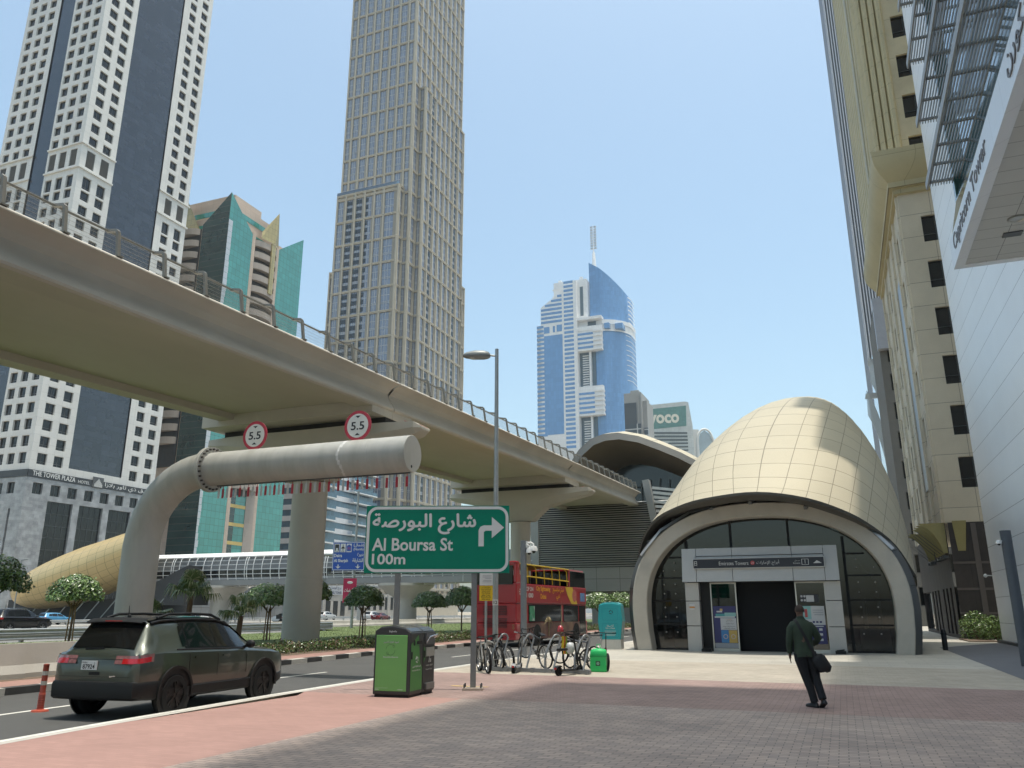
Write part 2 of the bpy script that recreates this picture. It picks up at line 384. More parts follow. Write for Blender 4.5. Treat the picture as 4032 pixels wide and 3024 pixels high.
# far kerb: alternating dark and pale stones, pink walk behind
mbw, mbb = MB(), MB()
for i in range(len(far) - 1):
    seg = [far[i], far[i + 1]]; q = mbb if i % 2 else mbw
    strip(q, seg, 0., 0., -.12, .05); strip(q, seg, 0., -.22, .05, .06)
tgt = S('median_kerb', mbw, kerb_white); S('median_kerb_dark', mbb, kerb_black)
fl = [(p[0] - .2, p[1]) for p in FAR]
S('median_walk', flat(fl + [(p[0] - 1.5, p[1]) for p in FAR][::-1], .055), pave_pink)
S('planting_soil', flat([(p[0] - 1.5, p[1]) for p in FAR] + [(p[0] - 3.2, p[1]) for p in FAR][::-1], .06), soil)
S('lawn', flat([(p[0] - 3.1, p[1]) for p in FAR] + [(-49, 160), (-49, 64), (-40.2, 62), (-40.2, -12)], .065), lawn_m)
# lane dashes on the service road
mb = MB()
for k in range(-1, 14):
    t = 3 + k * 5.4
    def cx(t):
        for (a, b) in zip(NEAR, NEAR[1:]):
            if a[1] <= t <= b[1]: return a[0] + (b[0] - a[0]) * (t - a[1]) / (b[1] - a[1]) - 3.1
        return NEAR[-1][0] - 3.1
    L = 5.4 if t < 16 else 2.2
    mb.poly([(cx(t) - .06, t, -.096), (cx(t) + .06, t, -.096), (cx(t + L) + .06, t + L, -.096), (cx(t + L) - .06, t + L, -.096)])
S('lane_marking', mb, line_white)
mb = MB()
mb.box(-8.5, -7.6, 17.55, 17.68, .0045, .006)
S('paint_mark', mb, line_yellow)
# grass blades on the near lawn
mb = MB(); rg = random.Random(3)
for i in range(26000):
    t = 12 + 95 * rg.random() ** 1.6; n0 = -21.5 - ((27 if t > 63 else 18.5) * rg.random())
    if t < 26: n0 = -20.2 - 12 * rg.random()
    h = rg.uniform(.03, .075) * (1.6 if rg.random() < .06 else 1); a = rg.uniform(0, 6.28); w = rg.uniform(.012, .03)
    ex, ey = math.cos(a) * w, math.sin(a) * w
    lx, ly = rg.uniform(-.06, .06), rg.uniform(-.06, .06)
    mb.add([(n0 - ex, t - ey, .06), (n0 + ex, t + ey, .06), (n0 + lx, t + ly, .06 + h)], [(0, 1, 2)])
o = mb.build('grass', blade_m); o.rotation_euler = (0, 0, ROT); tag(o, 'short green grass of the lawn beside the service road', 'grass', None, 'stuff')
# ================================================================== viaduct
T1, N1 = 33.42, -24.18
def deck_z(t): return 12.55 + .033 * (t - T1) - .00004 * (t - T1) ** 2
via = city('metro_viaduct', 'long curved-sided concrete metro viaduct on round piers crossing overhead to the station', 'viaduct', N1, T1)
half = [(4.84, 0), (4.95, -.09), (4.95, -.13), (4.62, -.22), (4.36, -.40), (4.25, -.55), (4.27, -.70), (4.36, -.9), (4.50, -1.1), (4.61, -1.26), (4.65, -1.36), (4.62, -1.44), (4.5, -1.49), (3.6, -1.5), (3.5, -1.22), (1.2, -1.20)]
inner = [(4.7, 0), (4.6, -.12), (4.0, -.9)]
prof = [(x, z) for x, z in half[::1]] + [(-x, z) for x, z in half[::-1]] + [(-x, z) for x, z in inner] + [(x, z) for x, z in inner[::-1]]
def span(t0, t1):
    mb = MB(); rows = []; k = 10
    for i in range(k + 1):
        t = t0 + (t1 - t0) * i / k
        rows.append([(N1 + x, t, deck_z(t) + z) for x, z in prof])
    mb.grid(rows, None, True); mb.poly(rows[0]); mb.poly(rows[-1][::-1])
    # colour the flat soffit separately
    nf = len(prof); h = len(half)
    for f in range(len(mb.f)):
        if len(mb.f[f]) == 4 and (f % nf) in (h - 4, h - 3, h - 2, h - 1, h, h + 1, h + 2): mb.m[f] = 1
    return mb
for a, b in ((T1 - 60, T1 - 29.05), (T1 - 28.95, T1 - .05), (T1 + .05, T1 + 29.15), (T1 + 29.25, T1 + 53)):
    o = P(via, 'deck_span', span(a, b), [concrete, soffit_m], 40)
    o.data.polygons.foreach_set('use_smooth', [p.material_index == 0 for p in o.data.polygons])
for tc, rr in ((T1, .89), (T1 + 29.2, .86), (T1 - 29, .89)):
    z0 = deck_z(tc) - 2.2; mb = MB()
    mb.lathe([(rr, -.2), (rr, 3.1), (rr - .03, 3.12), (rr - .03, z0 - 2.56), (rr + .03, z0 - 2.55)], 40, (N1, tc, 0))
    pier = P(via, 'pier', mb, concrete, 35)
    mb = MB(); rows = []
    secs = [(-6.4, -.34, -.22, .45), (-6.1, -.55, -.02, .75), (-4.6, -.85, 0, .95), (-2.4, -1.4, 0, 1.05), (-1.15, -2.5, 0, 1.0)]
    secs = secs + [(-a, b, c, d) for a, b, c, d in secs[::-1]]
    for x, zb, zt, w in secs:
        rows.append([(N1 + x, tc + y, z0 + z) for y, z in ((-w * .62, zb), (-w, zb + (zt - zb) * .45), (-w, zt), (w, zt), (w, zb + (zt - zb) * .45), (w * .62, zb))])
    mb.grid(rows, None, True); mb.poly(rows[0]); mb.poly(rows[-1][::-1])
    P(via, 'pier_cap', mb, concrete, 25, pier)
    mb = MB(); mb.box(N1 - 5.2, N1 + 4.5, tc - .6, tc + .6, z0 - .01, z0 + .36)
    P(via, 'bearing_gap', mb, M('bearing_gap_shade', (.03, .03, .03), .7, .2, .1, 4.), None, pier)  # dark box stands in for the shade in the gap under the deck
    mb = MB(); mb.box(N1 - 5.6, N1 + 4.55, tc - 1.9, tc - .02, z0 + .35, z0 + .95); mb.box(N1 - 5.6, N1 + 4.55, tc + .02, tc + 1.9, z0 + .35, z0 + .95)
    P(via, 'deck_diaphragm', mb, concrete, None, pier)
    mb = MB()
    mb.extr([(N1 + 6.32, tc - .42, z0 - .18), (N1 + 6.32, tc + .42, z0 - .18), (N1 + 5.6, tc + .7, z0 + .02), (N1 + 5.6, tc - .7, z0 + .02)], (.0, 0, .05))
    P(via, 'cap_end_panel', mb, M('reddish_panel', (.46, .22, .18), .7, 0, .15, 2.), None, pier)  # reddish sheet laid on the sloping cap end
# railing: raked posts, tube rail, woven mesh infill
mesh_m = M('rail_mesh', (.22, .21, .18), .6, .2, .05, 3., alpha=.22)
bronze = M('bronze_rail', (.22, .205, .175), .45, .4, .08, 4.)
def rail(side):
    ts = [T1 - 32 + 1.86 * i for i in range(46)]
    for t in ts:
        if t > T1 + 53: break
        z = deck_z(t); x = N1 + side * 4.82; mb = MB()
        path = [(x, t, z - .05), (x - side * .14, t, z + .86), (x - side * .2, t, z + .93), (x - side * .62, t, z + .99)]
        for a, b in zip(path, path[1:]): mb.bar(a, b, .11, .09, None, (1, 0, 0))
        mb.bar((x, t, z), (x, t, z + .05), .22, .2)
        P(via, 'rail_post', mb, bronze)
    te = min(ts[-1], T1 + 53); mb = MB()
    pts = [(N1 + side * 4.24, t, deck_z(t) + 1.0) for t in (ts[0], T1, te)]
    mb.tube(pts, .04, 8); P(via, 'handrail', mb, bronze)
    mb = MB(); rows = []
    for t in (ts[0], T1, te): rows.append([(N1 + side * 4.76, t, deck_z(t) + .1), (N1 + side * 4.66, t, deck_z(t) + .86)])
    mb.grid(rows); P(via, 'mesh_panel', mb, mesh_m)
    mb = MB()
    for k in range(6):
        mb.tube([(N1 + side * (4.77 - .018 * k), t, deck_z(t) + .1 + k * .14) for t in (ts[0], T1, te)], .005, 4)
    P(via, 'rail_wire', mb, bronze)
rail(1)
# ================================================================== height-limit gantry over the service road
gm = M('painted_pipe', (.43, .42, .38), .5, .12, .1, 1.2, .25, 30, stain=((.30, .29, .25), .9, .52, .5), stretch=(3, 1, .6))
GT, RAD = 20.0, .535
gan = city('height_gantry', 'huge grey bent steel pipe reaching over the service road as a height limit', 'gantry', -20.85, GT)
mb = MB(); path = [(-20.85, GT, -.1), (-20.85, GT, 1.2), (-20.85, GT, 2.4), (-20.85, GT, 3.6)]
for k in range(1, 15):
    a = R(90 * k / 14); path.append((-20.85 + 2.4 * (1 - math.cos(a)), GT, 3.6 + 2.4 * math.sin(a)))
path.append((-18.38, GT, 6.0))
mb.tube(path, [.56] * 4 + [.55] * 15, 40); P(gan, 'pipe_leg', mb, gm, 40)
mb = MB(); mb.lathe([(.5, -.07), (.72, -.07), (.72, -.005), (.5, -.005)], 40, (-18.32, GT, 6.0), None, 'x'); mb.lathe([(.5, .005), (.72, .005), (.72, .07), (.5, .07)], 40, (-18.32, GT, 6.0), None, 'x')
fl_ = P(gan, 'flange', mb, gm, 40); mb = MB()
for k in range(26):
    a = 2 * math.pi * k / 26
    mb.lathe([(0, -.12), (.032, -.12), (.032, .13), (0, .14)], 8, (-18.32, GT + .64 * math.cos(a), 6.0 + .64 * math.sin(a)), None, 'x')
P(gan, 'flange_bolt', mb, M('dark_bolts', (.11, .10, .09), .4, .8, .3, 9.), 40, fl_)
mb = MB(); mb.lathe([(.535, 0), (.535, 5.9), (.541, 5.905), (.541, 5.96), (.535, 5.965), (.535, 7.2), (.52, 7.215), (0, 7.215)], 48, (-18.25, GT, 6.0), None, 'x'); P(gan, 'pipe_beam', mb, gm, 40)
mb = MB(); rg = random.Random(5)
for k in range(26):
    a0 = 2 * math.pi * k / 26; a1 = a0 + .25; w = rg.uniform(.03, .06); x = 5.05 + .05 * math.sin(k * .9)
    mb.add([(-18.25 + x + q, GT + .539 * math.cos(a), 6 + .539 * math.sin(a)) for a in (a0, a1) for q in (-w, w)], [(0, 1, 3, 2)])
P(gan, 'weld_band', mb, M('whitish_weld', (.62, .61, .58), .7, 0, .2, 9.))
mb = MB(); mb.disc(.045, 14, (-11.033, GT - .05, 5.62), None, 'x'); P(gan, 'drain_hole', mb, dark_void)
mb = MB(); mb.box(-18.0, -11.1, GT - .03, GT + .03, 5.43, 5.47); P(gan, 'chain_rail', mb, steel_dk)
flap_w = M('pale_flap', (.52, .51, .48), .55, .1, .12, 5.); flap_r = M('red_flap', (.40, .02, .035), .5, 0, .15, 5.)
for k in range(42):
    n = -17.92 + k * .164; mb = MB()
    mb.bar((n, GT, 5.44), (n, GT, 5.34), .014, .014); mb.box(n - .038, n + .038, GT - .006, GT + .006, 5.06, 5.35)
    P(gan, 'warning_flap', mb, flap_r if k % 2 else flap_w)
sign_white = M('sign_white', (.74, .72, .66), .5, 0, .06, 4., stain=((.55, .45, .38), 3., .6, .4)); sign_red = M('sign_red', (.50, .045, .07), .5, 0, .12, 4.)
sign_black = M('sign_black', (.02, .02, .022), .5, 0, .1, 4.)
for n, lab in ((-16.6, 'round 5.5 height limit sign on the pipe beam near its bolted flange'), (-12.85, 'round 5.5 height limit sign on the pipe beam near its free end')):
    s = city('height_sign', lab, 'road sign', n, GT, 'round height limit signs on the pipe beam')
    mb = MB(); mb.lathe([(0, -.012), (.46, -.012), (.46, .012), (0, .012)], 40, (n, GT - .12, 6.95), None, 'y'); P(s, 'sign_disc', mb, sign_red, 30)
    mb = MB(); mb.disc(.365, 40, (n, GT - .1352, 6.95), None, 'y', True)
    P(s, 'sign_face', mb, sign_white)
    mb = MB(); letter(mb, '5.5', (n, GT - .1385, 6.82), (1, 0, 0), (0, 0, 1), h=.25, w=.46, align='c', weight=.018)
    mb.poly([(n - .09, GT - .1385, 7.25), (n, GT - .1385, 7.18), (n + .09, GT - .1385, 7.25)]); mb.poly([(n - .09, GT - .1385, 6.66), (n + .09, GT - .1385, 6.66), (n, GT - .1385, 6.73)])
    P(s, 'lettering', mb, sign_black)
    mb = MB(); mb.box(n - .03, n + .03, GT - .1, GT, 6.5, 7.2); P(s, 'bracket', mb, galv)
# ================================================================== facade helpers
_pc, _ps = math.cos(R(15.84)), math.sin(R(15.84))
def seen(p):
    """rough size rank: distance if inside the view, else pushed to the end"""
    x, y, z = p[0], p[1], p[2] - 1.65
    d = y * _pc + z * _ps
    if d < .5: return 1e6
    u, v = x / d, (z * _pc - y * _ps) / d
    return d if abs(u) < .66 and abs(v) < .5 else 1e5 + d
def pt_r(c): return lambda u, d, z: (c - d, u, z)         # face towards the street (+n): u = t, d = depth inwards
def pt_c(c): return lambda u, d, z: (u, c + d, z)         # face towards the viewer (-t): u = n
def fac(mb, pt, us, zs, isopen, depth, m=None, mr=None):
    """wall with real openings and reveals; returns the openings"""
    ops = []
    for j in range(len(zs) - 1):
        z0, z1 = zs[j], zs[j + 1]; run = None
        for i in range(len(us) - 1):
            if isopen(i, j):
                if run is not None: mb.quad(pt(us[run], 0, z0), pt(us[i], 0, z0), pt(us[i], 0, z1), pt(us[run], 0, z1), m); run = None
                a, b = us[i], us[i + 1]; D = depth
                mb.quad(pt(a, 0, z0), pt(b, 0, z0), pt(b, D, z0), pt(a, D, z0), mr); mb.quad(pt(a, 0, z1), pt(b, 0, z1), pt(b, D, z1), pt(a, D, z1), mr)
                mb.quad(pt(a, 0, z0), pt(a, D, z0), pt(a, D, z1), pt(a, 0, z1), mr); mb.quad(pt(b, 0, z0), pt(b, D, z0), pt(b, D, z1), pt(b, 0, z1), mr)
                ops.append((a, b, z0, z1, i, j))
            elif run is None: run = i
        if run is not None: mb.quad(pt(us[run], 0, z0), pt(us[-1], 0, z0), pt(us[-1], 0, z1), pt(us[run], 0, z1), m)
    return ops
def windows(root, items, mats, name='window', most=100):
    """items: (sort point in n,t,z, draw(mb)): the nearest in view become parts, the rest one part"""
    items = sorted(items, key=lambda it: seen((it[0][1] * DX + it[0][0] * DY, it[0][1] * DY - it[0][0] * DX, it[0][2])))
    for c, draw in items[:most]:
        mb = MB(); draw(mb); P(root, name, mb, mats)
    if items[most:]:
        mb = MB()
        for c, draw in items[most:]: draw(mb)
        tag(P(root, name, mb, mats), None, None, None, 'stuff')
def pane(pt, a, b, z0, z1, D, fr=.06, bars=(), hb=()):
    """glass with a frame and bars, set at depth D"""
    def draw(mb):
        mb.quad(pt(a, D, z0), pt(b, D, z0), pt(b, D, z1), pt(a, D, z1), 0)
        for x0, x1, y0, y1 in [(a, a + fr, z0, z1), (b - fr, b, z0, z1), (a + fr, b - fr, z0, z0 + fr), (a + fr, b - fr, z1 - fr, z1)] + [(x - fr / 2, x + fr / 2, z0 + fr, z1 - fr) for x in bars] + [(a + fr, b - fr, y - fr / 2, y + fr / 2) for y in hb]:
            o = pt(x0, D - .06, y0); q = pt(x1, D - .01, y1)
            mb.box(o[0], q[0], o[1], q[1], o[2], q[2], 1)
    return (pt((a + b) / 2, D, (z0 + z1) / 2), draw)
# ================================================================== hotel with punched windows
stone_w = MW('hotel_stone', (.69, .67, .63), (.48, .47, .44), 1.8, 1.655, .04, .75, var=.03, bump=.2, dirt=.07, dscale=.06, shift=(.5, .35))
marble = MW('grey_marble', (.30, .305, .31), (.24, .245, .25), 1.1, .62, .012, .35, var=.1, offset=.5, bump=.1, dirt=.3, dscale=.5, col2=(.34, .345, .35))
hglass = MW('navy_curtain_glass', (.026, .030, .042), (.013, .015, .02), 2.2, 1.1, .05, .14, var=.22, spec=.9, bump=.0, dirt=.25, dscale=.2, wob=.15)
wglass = glass('window_glass', (.014, .015, .016), .06, .5, 1.5); wframe = M('window_frame', (.16, .15, .14), .5, .3, .1, 3.)
louv_m = M('grey_louver', (.20, .195, .185), .55, .1, .1, 3.)
hot = city('tower_hotel', 'pale stone tower with rows of square windows, dark glass stripes and a grey marble base', 'hotel', -140.5, 105.5)
HT = 186
zr = [27.5]; rows = []
for k in range(0, 19):
    top = 30.92 + 3.31 * k; h = 2.15 if k < 18 else 2.9
    rows.append((top - h, top))
rows.append((92.7, 96.7))
k = 0
while 100.24 + 3.31 * k < HT - 2: rows.append((100.24 + 3.31 * k - 2.15, 100.24 + 3.31 * k)); k += 1
for a, b in rows: zr += [a, b]
zr.append(HT); louv_row = 2 * rows.index((92.7, 96.7)) + 1
wall = MB(); items = []; litems = []
def hotel_face(pt, us, opens):
    ops = fac(wall, pt, us, zr, lambda i, j: i in opens and j % 2 == 1, .45)
    for a, b, z0, z1, i, j in ops:
        if j == louv_row:
            def draw(mb, a=a, b=b, z0=z0, z1=z1, pt=pt):
                mb.quad(pt(a, .3, z0), pt(b, .3, z0), pt(b, .3, z1), pt(a, .3, z1))
                for q in range(16):
                    z = z0 + (q + .5) * (z1 - z0) / 16; o = pt(a, .12, z - .03); e = pt(b, .28, z + .03); mb.box(o[0], e[0], o[1], e[1], o[2], e[2])
            litems.append((pt(a, 0, z0), draw))
        else: items.append(pane(pt, a, b, z0, z1, .42, .07, [(a + b) / 2] if (i * 7 + j) % 3 else [], [z0 + .55]))
Fr, Fc = pt_r(-140.5), pt_c(105.5)
hotel_face(Fr, [105.5, 106.9, 109.0, 110.5, 112.6, 114.0], (1, 3)); hotel_face(Fr, [127, 129.0, 131.1, 132.8, 134.9, 136.2], (1, 3))
hotel_face(Fc, [-150.6, -150.0, -148.0, -146.9, -144.9, -143.75, -141.75, -140.5], (1, 3, 5)); hotel_face(Fc, [-166.3, -165.3, -163.3, -162.1, -160.1, -158.9, -156.9, -155.3], (1, 3, 5))
for (x0, x1, y0, y1) in [(-170, -166.3, 105.5, 136)]: pass
wall.quad((-166.3, 105.5, 0), (-166.3, 136.2, 0), (-166.3, 136.2, HT), (-166.3, 105.5, HT)); wall.quad((-166.3, 136.2, 0), (-140.5, 136.2, 0), (-140.5, 136.2, HT), (-166.3, 136.2, HT)); wall.quad((-166.3, 105.5, HT), (-140.5, 105.5, HT), (-140.5, 136.2, HT), (-166.3, 136.2, HT))
for z in (97.6, 91.85):
    for a, b in ((105.15, 114.0), (127, 136.5)): wall.box(-140.5, -140.15, a, b, z, z + .35)
    for a, b in ((-150.6, -140.5), (-166.6, -155.3)): wall.box(a, b, 105.15, 105.5, z + .001, z + .351)
hw = P(hot, 'wall', wall, stone_w)
mb = MB(); mb.box(-141.2, -140.75, 114.0, 127.0, 29, HT); P(hot, 'glass_stripe', mb, hglass)
mb = MB(); mb.box(-155.3, -150.6, 105.75, 106.2, 27.5, HT); P(hot, 'glass_stripe', mb, hglass)
mb = MB(); mb.box(-140.9, -140.5, 114, 127, 27.5, 29); P(hot, 'spandrel', mb, stone_w)
windows(hot, items, [wglass, wframe]); windows(hot, litems, louv_m, 'louver_panel')
# marble podium with tall glazing
pod = MB(); items = []
us = [105.3, 106.8, 108.9]
while us[-1] < 134: us += [us[-1] + 1.75, us[-1] + 3.85]
us = us[:-1] if len(us) % 2 == 0 else us
us.append(137)
ops = fac(pod, pt_r(-140.3), us, [22.6, 23.05, 25.2, 26.1], lambda i, j: j == 1 and i % 2 == 1 and i < len(us) - 2, .4)
for a, b, z0, z1, i, j in ops: items.append(pane(pt_r(-140.3), a, b, z0, z1, .38, .07, [(a + b) / 2]))
us2 = [105.3, 110.4, 116.1, 117.6, 123.3, 124.8, 130.5, 132, 136, 137]
ops = fac(pod, pt_r(-140.3), us2, [0, 1.5, 22.05, 22.6], lambda i, j: j == 1 and i % 2 == 1, .5)
hall = [pane(pt_r(-140.3), a, b, z0, z1, .48, .08, [a + (b - a) * q / 4 for q in (1, 2, 3)], [z0 + (z1 - z0) * q / 9 for q in range(1, 9)]) for a, b, z0, z1, i, j in ops]
usl = [-168, -165, -163, -161.7, -159.7, -158.4, -156.4, -155.1, -153.1, -151.8, -149.8, -148.5, -146.5, -145.2, -143.2, -140.3]
ops = fac(pod, pt_c(105.3), usl, [22.6, 23.05, 25.2, 26.1], lambda i, j: j == 1 and i % 2 == 1, .4)
for a, b, z0, z1, i, j in ops: items.append(pane(pt_c(105.3), a, b, z0, z1, .38, .07, [(a + b) / 2]))
ops = fac(pod, pt_c(105.3), [-168, -164.6, -164, -160.6, -160, -156.4, -155.8, -152.2, -151.6, -148, -147.4, -143.9, -143.3, -140.3], [0, 1.5, 20.2, 22.6], lambda i, j: j == 1 and i % 2 == 1, .5)
hall += [pane(pt_c(105.3), a, b, z0, z1, .48, .05) for a, b, z0, z1, i, j in ops]
pod.quad((-168, 105.3, 26.1), (-140.3, 105.3, 26.1), (-140.3, 137, 26.1), (-168, 137, 26.1)); pod.quad((-140.3, 137, 0), (-168, 137, 0), (-168, 137, 26.1), (-140.3, 137, 26.1))
P(hot, 'podium', pod, marble); windows(hot, items, [wglass, wframe]); windows(hot, hall, [wglass, steel_dk], 'hall_window')
mb = MB(); mb.box(-140.35, -140.2, 105.2, 137, 26.15, 27.5); mb.box(-168, -140.2, 105.2, 105.35, 26.151, 27.501)
nb = P(hot, 'name_band', mb, M('charcoal_band', (.045, .047, .05), .4, 0, .15, 2.))
mb = MB(); wl = M('white_lettering', (.72, .71, .68), .5, 0, .05, 3.)
letter(mb, 'THE TOWER PLAZA', (-140.17, 106.3, 26.42), (0, 1, 0), (0, 0, 1), h=.95, w=9.4, thick=.03, weight=.008)
letter(mb, 'HOTEL', (-140.17, 116.4, 26.42), (0, 1, 0), (0, 0, 1), h=.6, w=2.7, thick=.03)
letter(mb, arab('فندق ذي تاور بلازا'), (-140.17, 122.9, 26.2), (0, 1, 0), (0, 0, 1), h=1.2, w=12.4, thick=.03, weight=.01)
P(hot, 'lettering', mb, wl, None, nb)
mb = MB(); mb.box(-140.2, -140.1, 119.75, 122.4, 26.0, 28.2); em = P(hot, 'emblem', mb, M('emblem_grey', (.12, .12, .12), .4, .4, .1, 3.))
mb = MB()
for q in range(9):
    h = (1.7 - abs(q - 4) * .27); y = 120.2 + q * .22; mb.box(-140.1, -140.05, y, y + .12, 26.2, 26.2 + h)
P(hot, 'emblem_bar', mb, wl, None, em)
# ================================================================== teal glass building
beige_w = MW('beige_panels', (.54, .43, .345), (.38, .30, .24), 2.0, 1.1, .04, .7, var=.05, bump=.2, dirt=.08, dscale=.08)
taupe = MW('taupe_panels', (.39, .33, .28), (.28, .235, .20), 1.4, 3.35, .03, .7, var=.04, bump=.1, dirt=.08)
teal = MW('teal_mirror_glass', (.06, .285, .245), (.035, .13, .11), 1.45, 1.675, .09, .08, var=.1, spec=1, bump=0, dirt=.1, wob=.35)
teal_dk = MW('dark_and_shaded_teal_glass', (.020, .050, .046), (.09, .095, .08), 90, 1.675, .14, .08, var=.12, spec=1, bump=0, dirt=.3, dscale=.2, wob=.3)  # wedge flanks have their shade put into this darker glass colour
gold_g = MW('gold_glass', (.46, .36, .16), (.20, .16, .08), 1.3, 1.675, .08, .25, .35, var=.08, spec=.8, bump=0)
strip_m = M('pale_edge_panels', (.55, .56, .57), .3, .2, .06, 1.)
tb = city('teal_tower', 'teal mirror glass tower with pointed tops, curved beige balconies and a beige crown', 'office tower', -140.5, 150.5)
# wedge 1
def wedge(pts, zt, nm, mats): mb = MB(); mb.prism(pts, 14.5, zt); return P(tb, nm, mb, mats)
mb = MB(); mb.add([(-140.5, 150.45, 14.5), (-140.5, 160, 14.5), (-140.5, 160, 101.4), (-140.5, 150.45, 109.4)], [(0, 1, 2, 3)], 0)
mb.add([(-140.5, 150.45, 14.5), (-149.2, 150.45, 14.5), (-149.2, 150.45, 101.4), (-140.5, 150.45, 109.4)], [(0, 1, 2, 3)], 1)
mb.add([(-149.2, 150.45, 101.4), (-140.5, 150.45, 109.4), (-140.5, 160, 101.4)], [(0, 1, 2)], 2); mb.add([(-149.2, 150.45, 14.5), (-149.2, 150.45, 101.4), (-140.5, 160, 101.4), (-140.5, 160, 14.5)], [(0, 1, 2, 3)], 2)
P(tb, 'glass_wedge', mb, [teal, teal_dk, beige_w])
mb = MB(); rg = random.Random(2); z = 14.5; w = .6
while z < 101:
    w = max(.5, min(1.5, w + rg.uniform(-.25, .25))); mb.box(-140.5, -140.47, 150.45, 150.45 + w, z, z + 1.6); z += 1.675
P(tb, 'edge_panel', mb, strip_m)
mb = MB(); mb.add([(-140.5, 171.4, 8), (-140.5, 182.2, 8), (-140.5, 182.2, 109.8), (-140.5, 171.4, 101.8)], [(0, 1, 2, 3)], 0)
mb.add([(-149, 182.2, 8), (-149, 182.2, 101), (-140.5, 182.2, 109.8), (-140.5, 182.2, 8)], [(0, 1, 2, 3)], 1); mb.add([(-140.5, 171.4, 101.8), (-140.5, 182.2, 109.8), (-149, 182.2, 101)], [(0, 1, 2)], 2)
mb.add([(-149, 182.2, 8), (-149, 182.2, 101), (-140.5, 171.4, 101.8), (-140.5, 171.4, 8)], [(0, 1, 2, 3)], 2)
P(tb, 'glass_wedge', mb, [teal, teal_dk, beige_w])
mb = MB(); mb.box(-176, -141.4, 151.6, 181, 0, 103.6); mb.box(-172, -142.4, 153.5, 171.2, 103.6, 108.8); mb.box(-168, -143.4, 155, 166, 108.8, 111.6)
mb.box(-141.4, -140.45, 160, 161.3, 8, 102); mb.box(-141.4, -140.45, 170.3, 171.4, 8, 102); mb.box(-158.6, -149.2, 150.9, 151.6, 8, 100.5)
P(tb, 'body', mb, beige_w)
mb = MB()
for z in (100.4, 105.3): mb.box(-176.1, -141.3, 151.5, 181.1, z, z + 1.5) if z < 103 else mb.box(-172.1, -142.3, 153.4, 171.3, z, z + 1.5)
P(tb, 'window_band', mb, teal)
# curved balconies between the wedges and on the left flank
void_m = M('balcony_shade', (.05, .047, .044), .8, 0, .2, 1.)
k = 0; z = 31.6
def arc(cn, ct, rn, rt, z, a0, a1, n=9): return [(cn + rn * math.sin(R(a0 + (a1 - a0) * i / n)), ct - rt * math.cos(R(a0 + (a1 - a0) * i / n)), z) for i in range(n + 1)]
while z < 100:
    for which in (0, 1):
        mb = MB()
        if which == 0: o_ = arc(-141.3, 165.8, 2.5, 4.9, z, 0, 180); i_ = arc(-141.3, 165.8, .3, 4.3, z, 0, 180)
        else:
            if z < 40: continue
            o_ = [(y[0], y[1], z) for y in [(-157.8 + 8.2 * i / 9, 151.2 - 2.3 * math.sin(math.pi * i / 9) ** .6, 0) for i in range(10)]]; i_ = [(-157.8 + 8.2 * i / 9, 151.1, z) for i in range(10)]
        up = lambda q, d: [(p[0], p[1], p[2] + d) for p in q]
        mb.grid([i_, o_, up(o_, 1.75), up(i_, 1.75)])
        P(tb, 'balcony', mb, taupe, 30)
    z += 3.35
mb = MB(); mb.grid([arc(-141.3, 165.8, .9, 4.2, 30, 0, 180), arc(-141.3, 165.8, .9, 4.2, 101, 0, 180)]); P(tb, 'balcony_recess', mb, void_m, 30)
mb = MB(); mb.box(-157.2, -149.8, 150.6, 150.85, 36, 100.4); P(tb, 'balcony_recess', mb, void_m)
mb = MB(); zz = 101.2
mb.add([(-139.2, 162.0, 101), (-138.3, 167.0, 101), (-139.2, 169.5, 101), (-138.6, 168.0, 111.3), (-139.4, 162.5, 103.2)], [(0, 1, 3, 4), (1, 2, 3)]); mb.box(-138.9, -138.5, 166.0, 167.6, 86, 101)
P(tb, 'gold_glass_tip', mb, gold_g)
mb = MB(); mb.add([(-157.5, 150.7, 100.4), (-150.4, 150.7, 100.4), (-157.5, 150.7, 113)], [(0, 1, 2)]); P(tb, 'gold_glass_tip', mb, gold_g)
# lower part: glass strip with yellow bands beside beige piers
mb = MB(); mb.box(-141.5, -140.6, 161.3, 170.3, 8, 31.6); P(tb, 'lower_glass', mb, teal)
mb = MB(); mb.box(-141.4, -140.55, 161.3, 163.2, 8, 31.5); P(tb, 'dark_glass_strip', mb, teal_dk)
mb = MB()
for z in (13.0, 17.6, 22.2, 26.8): mb.box(-141.4, -140.5, 161.35, 167.0, z, z + .85)
P(tb, 'yellow_band', mb, M('yellow_band_paint', (.62, .45, .16), .6, 0, .06, 2.))
mb = MB(); mb.box(-141.4, -140.45, 167.0, 170.3, 8, 31.5); P(tb, 'pier_panel', mb, taupe)
mb = MB(); mb.box(-160, -138.5, 148, 183, 0, 14.3); P(tb, 'podium', mb, MW('blue_brown_tiles', (.22, .20, .19), (.14, .13, .12), 1.2, .5, .03, .5, var=.3, offset=.5, bump=.1, col2=(.18, .24, .30)))
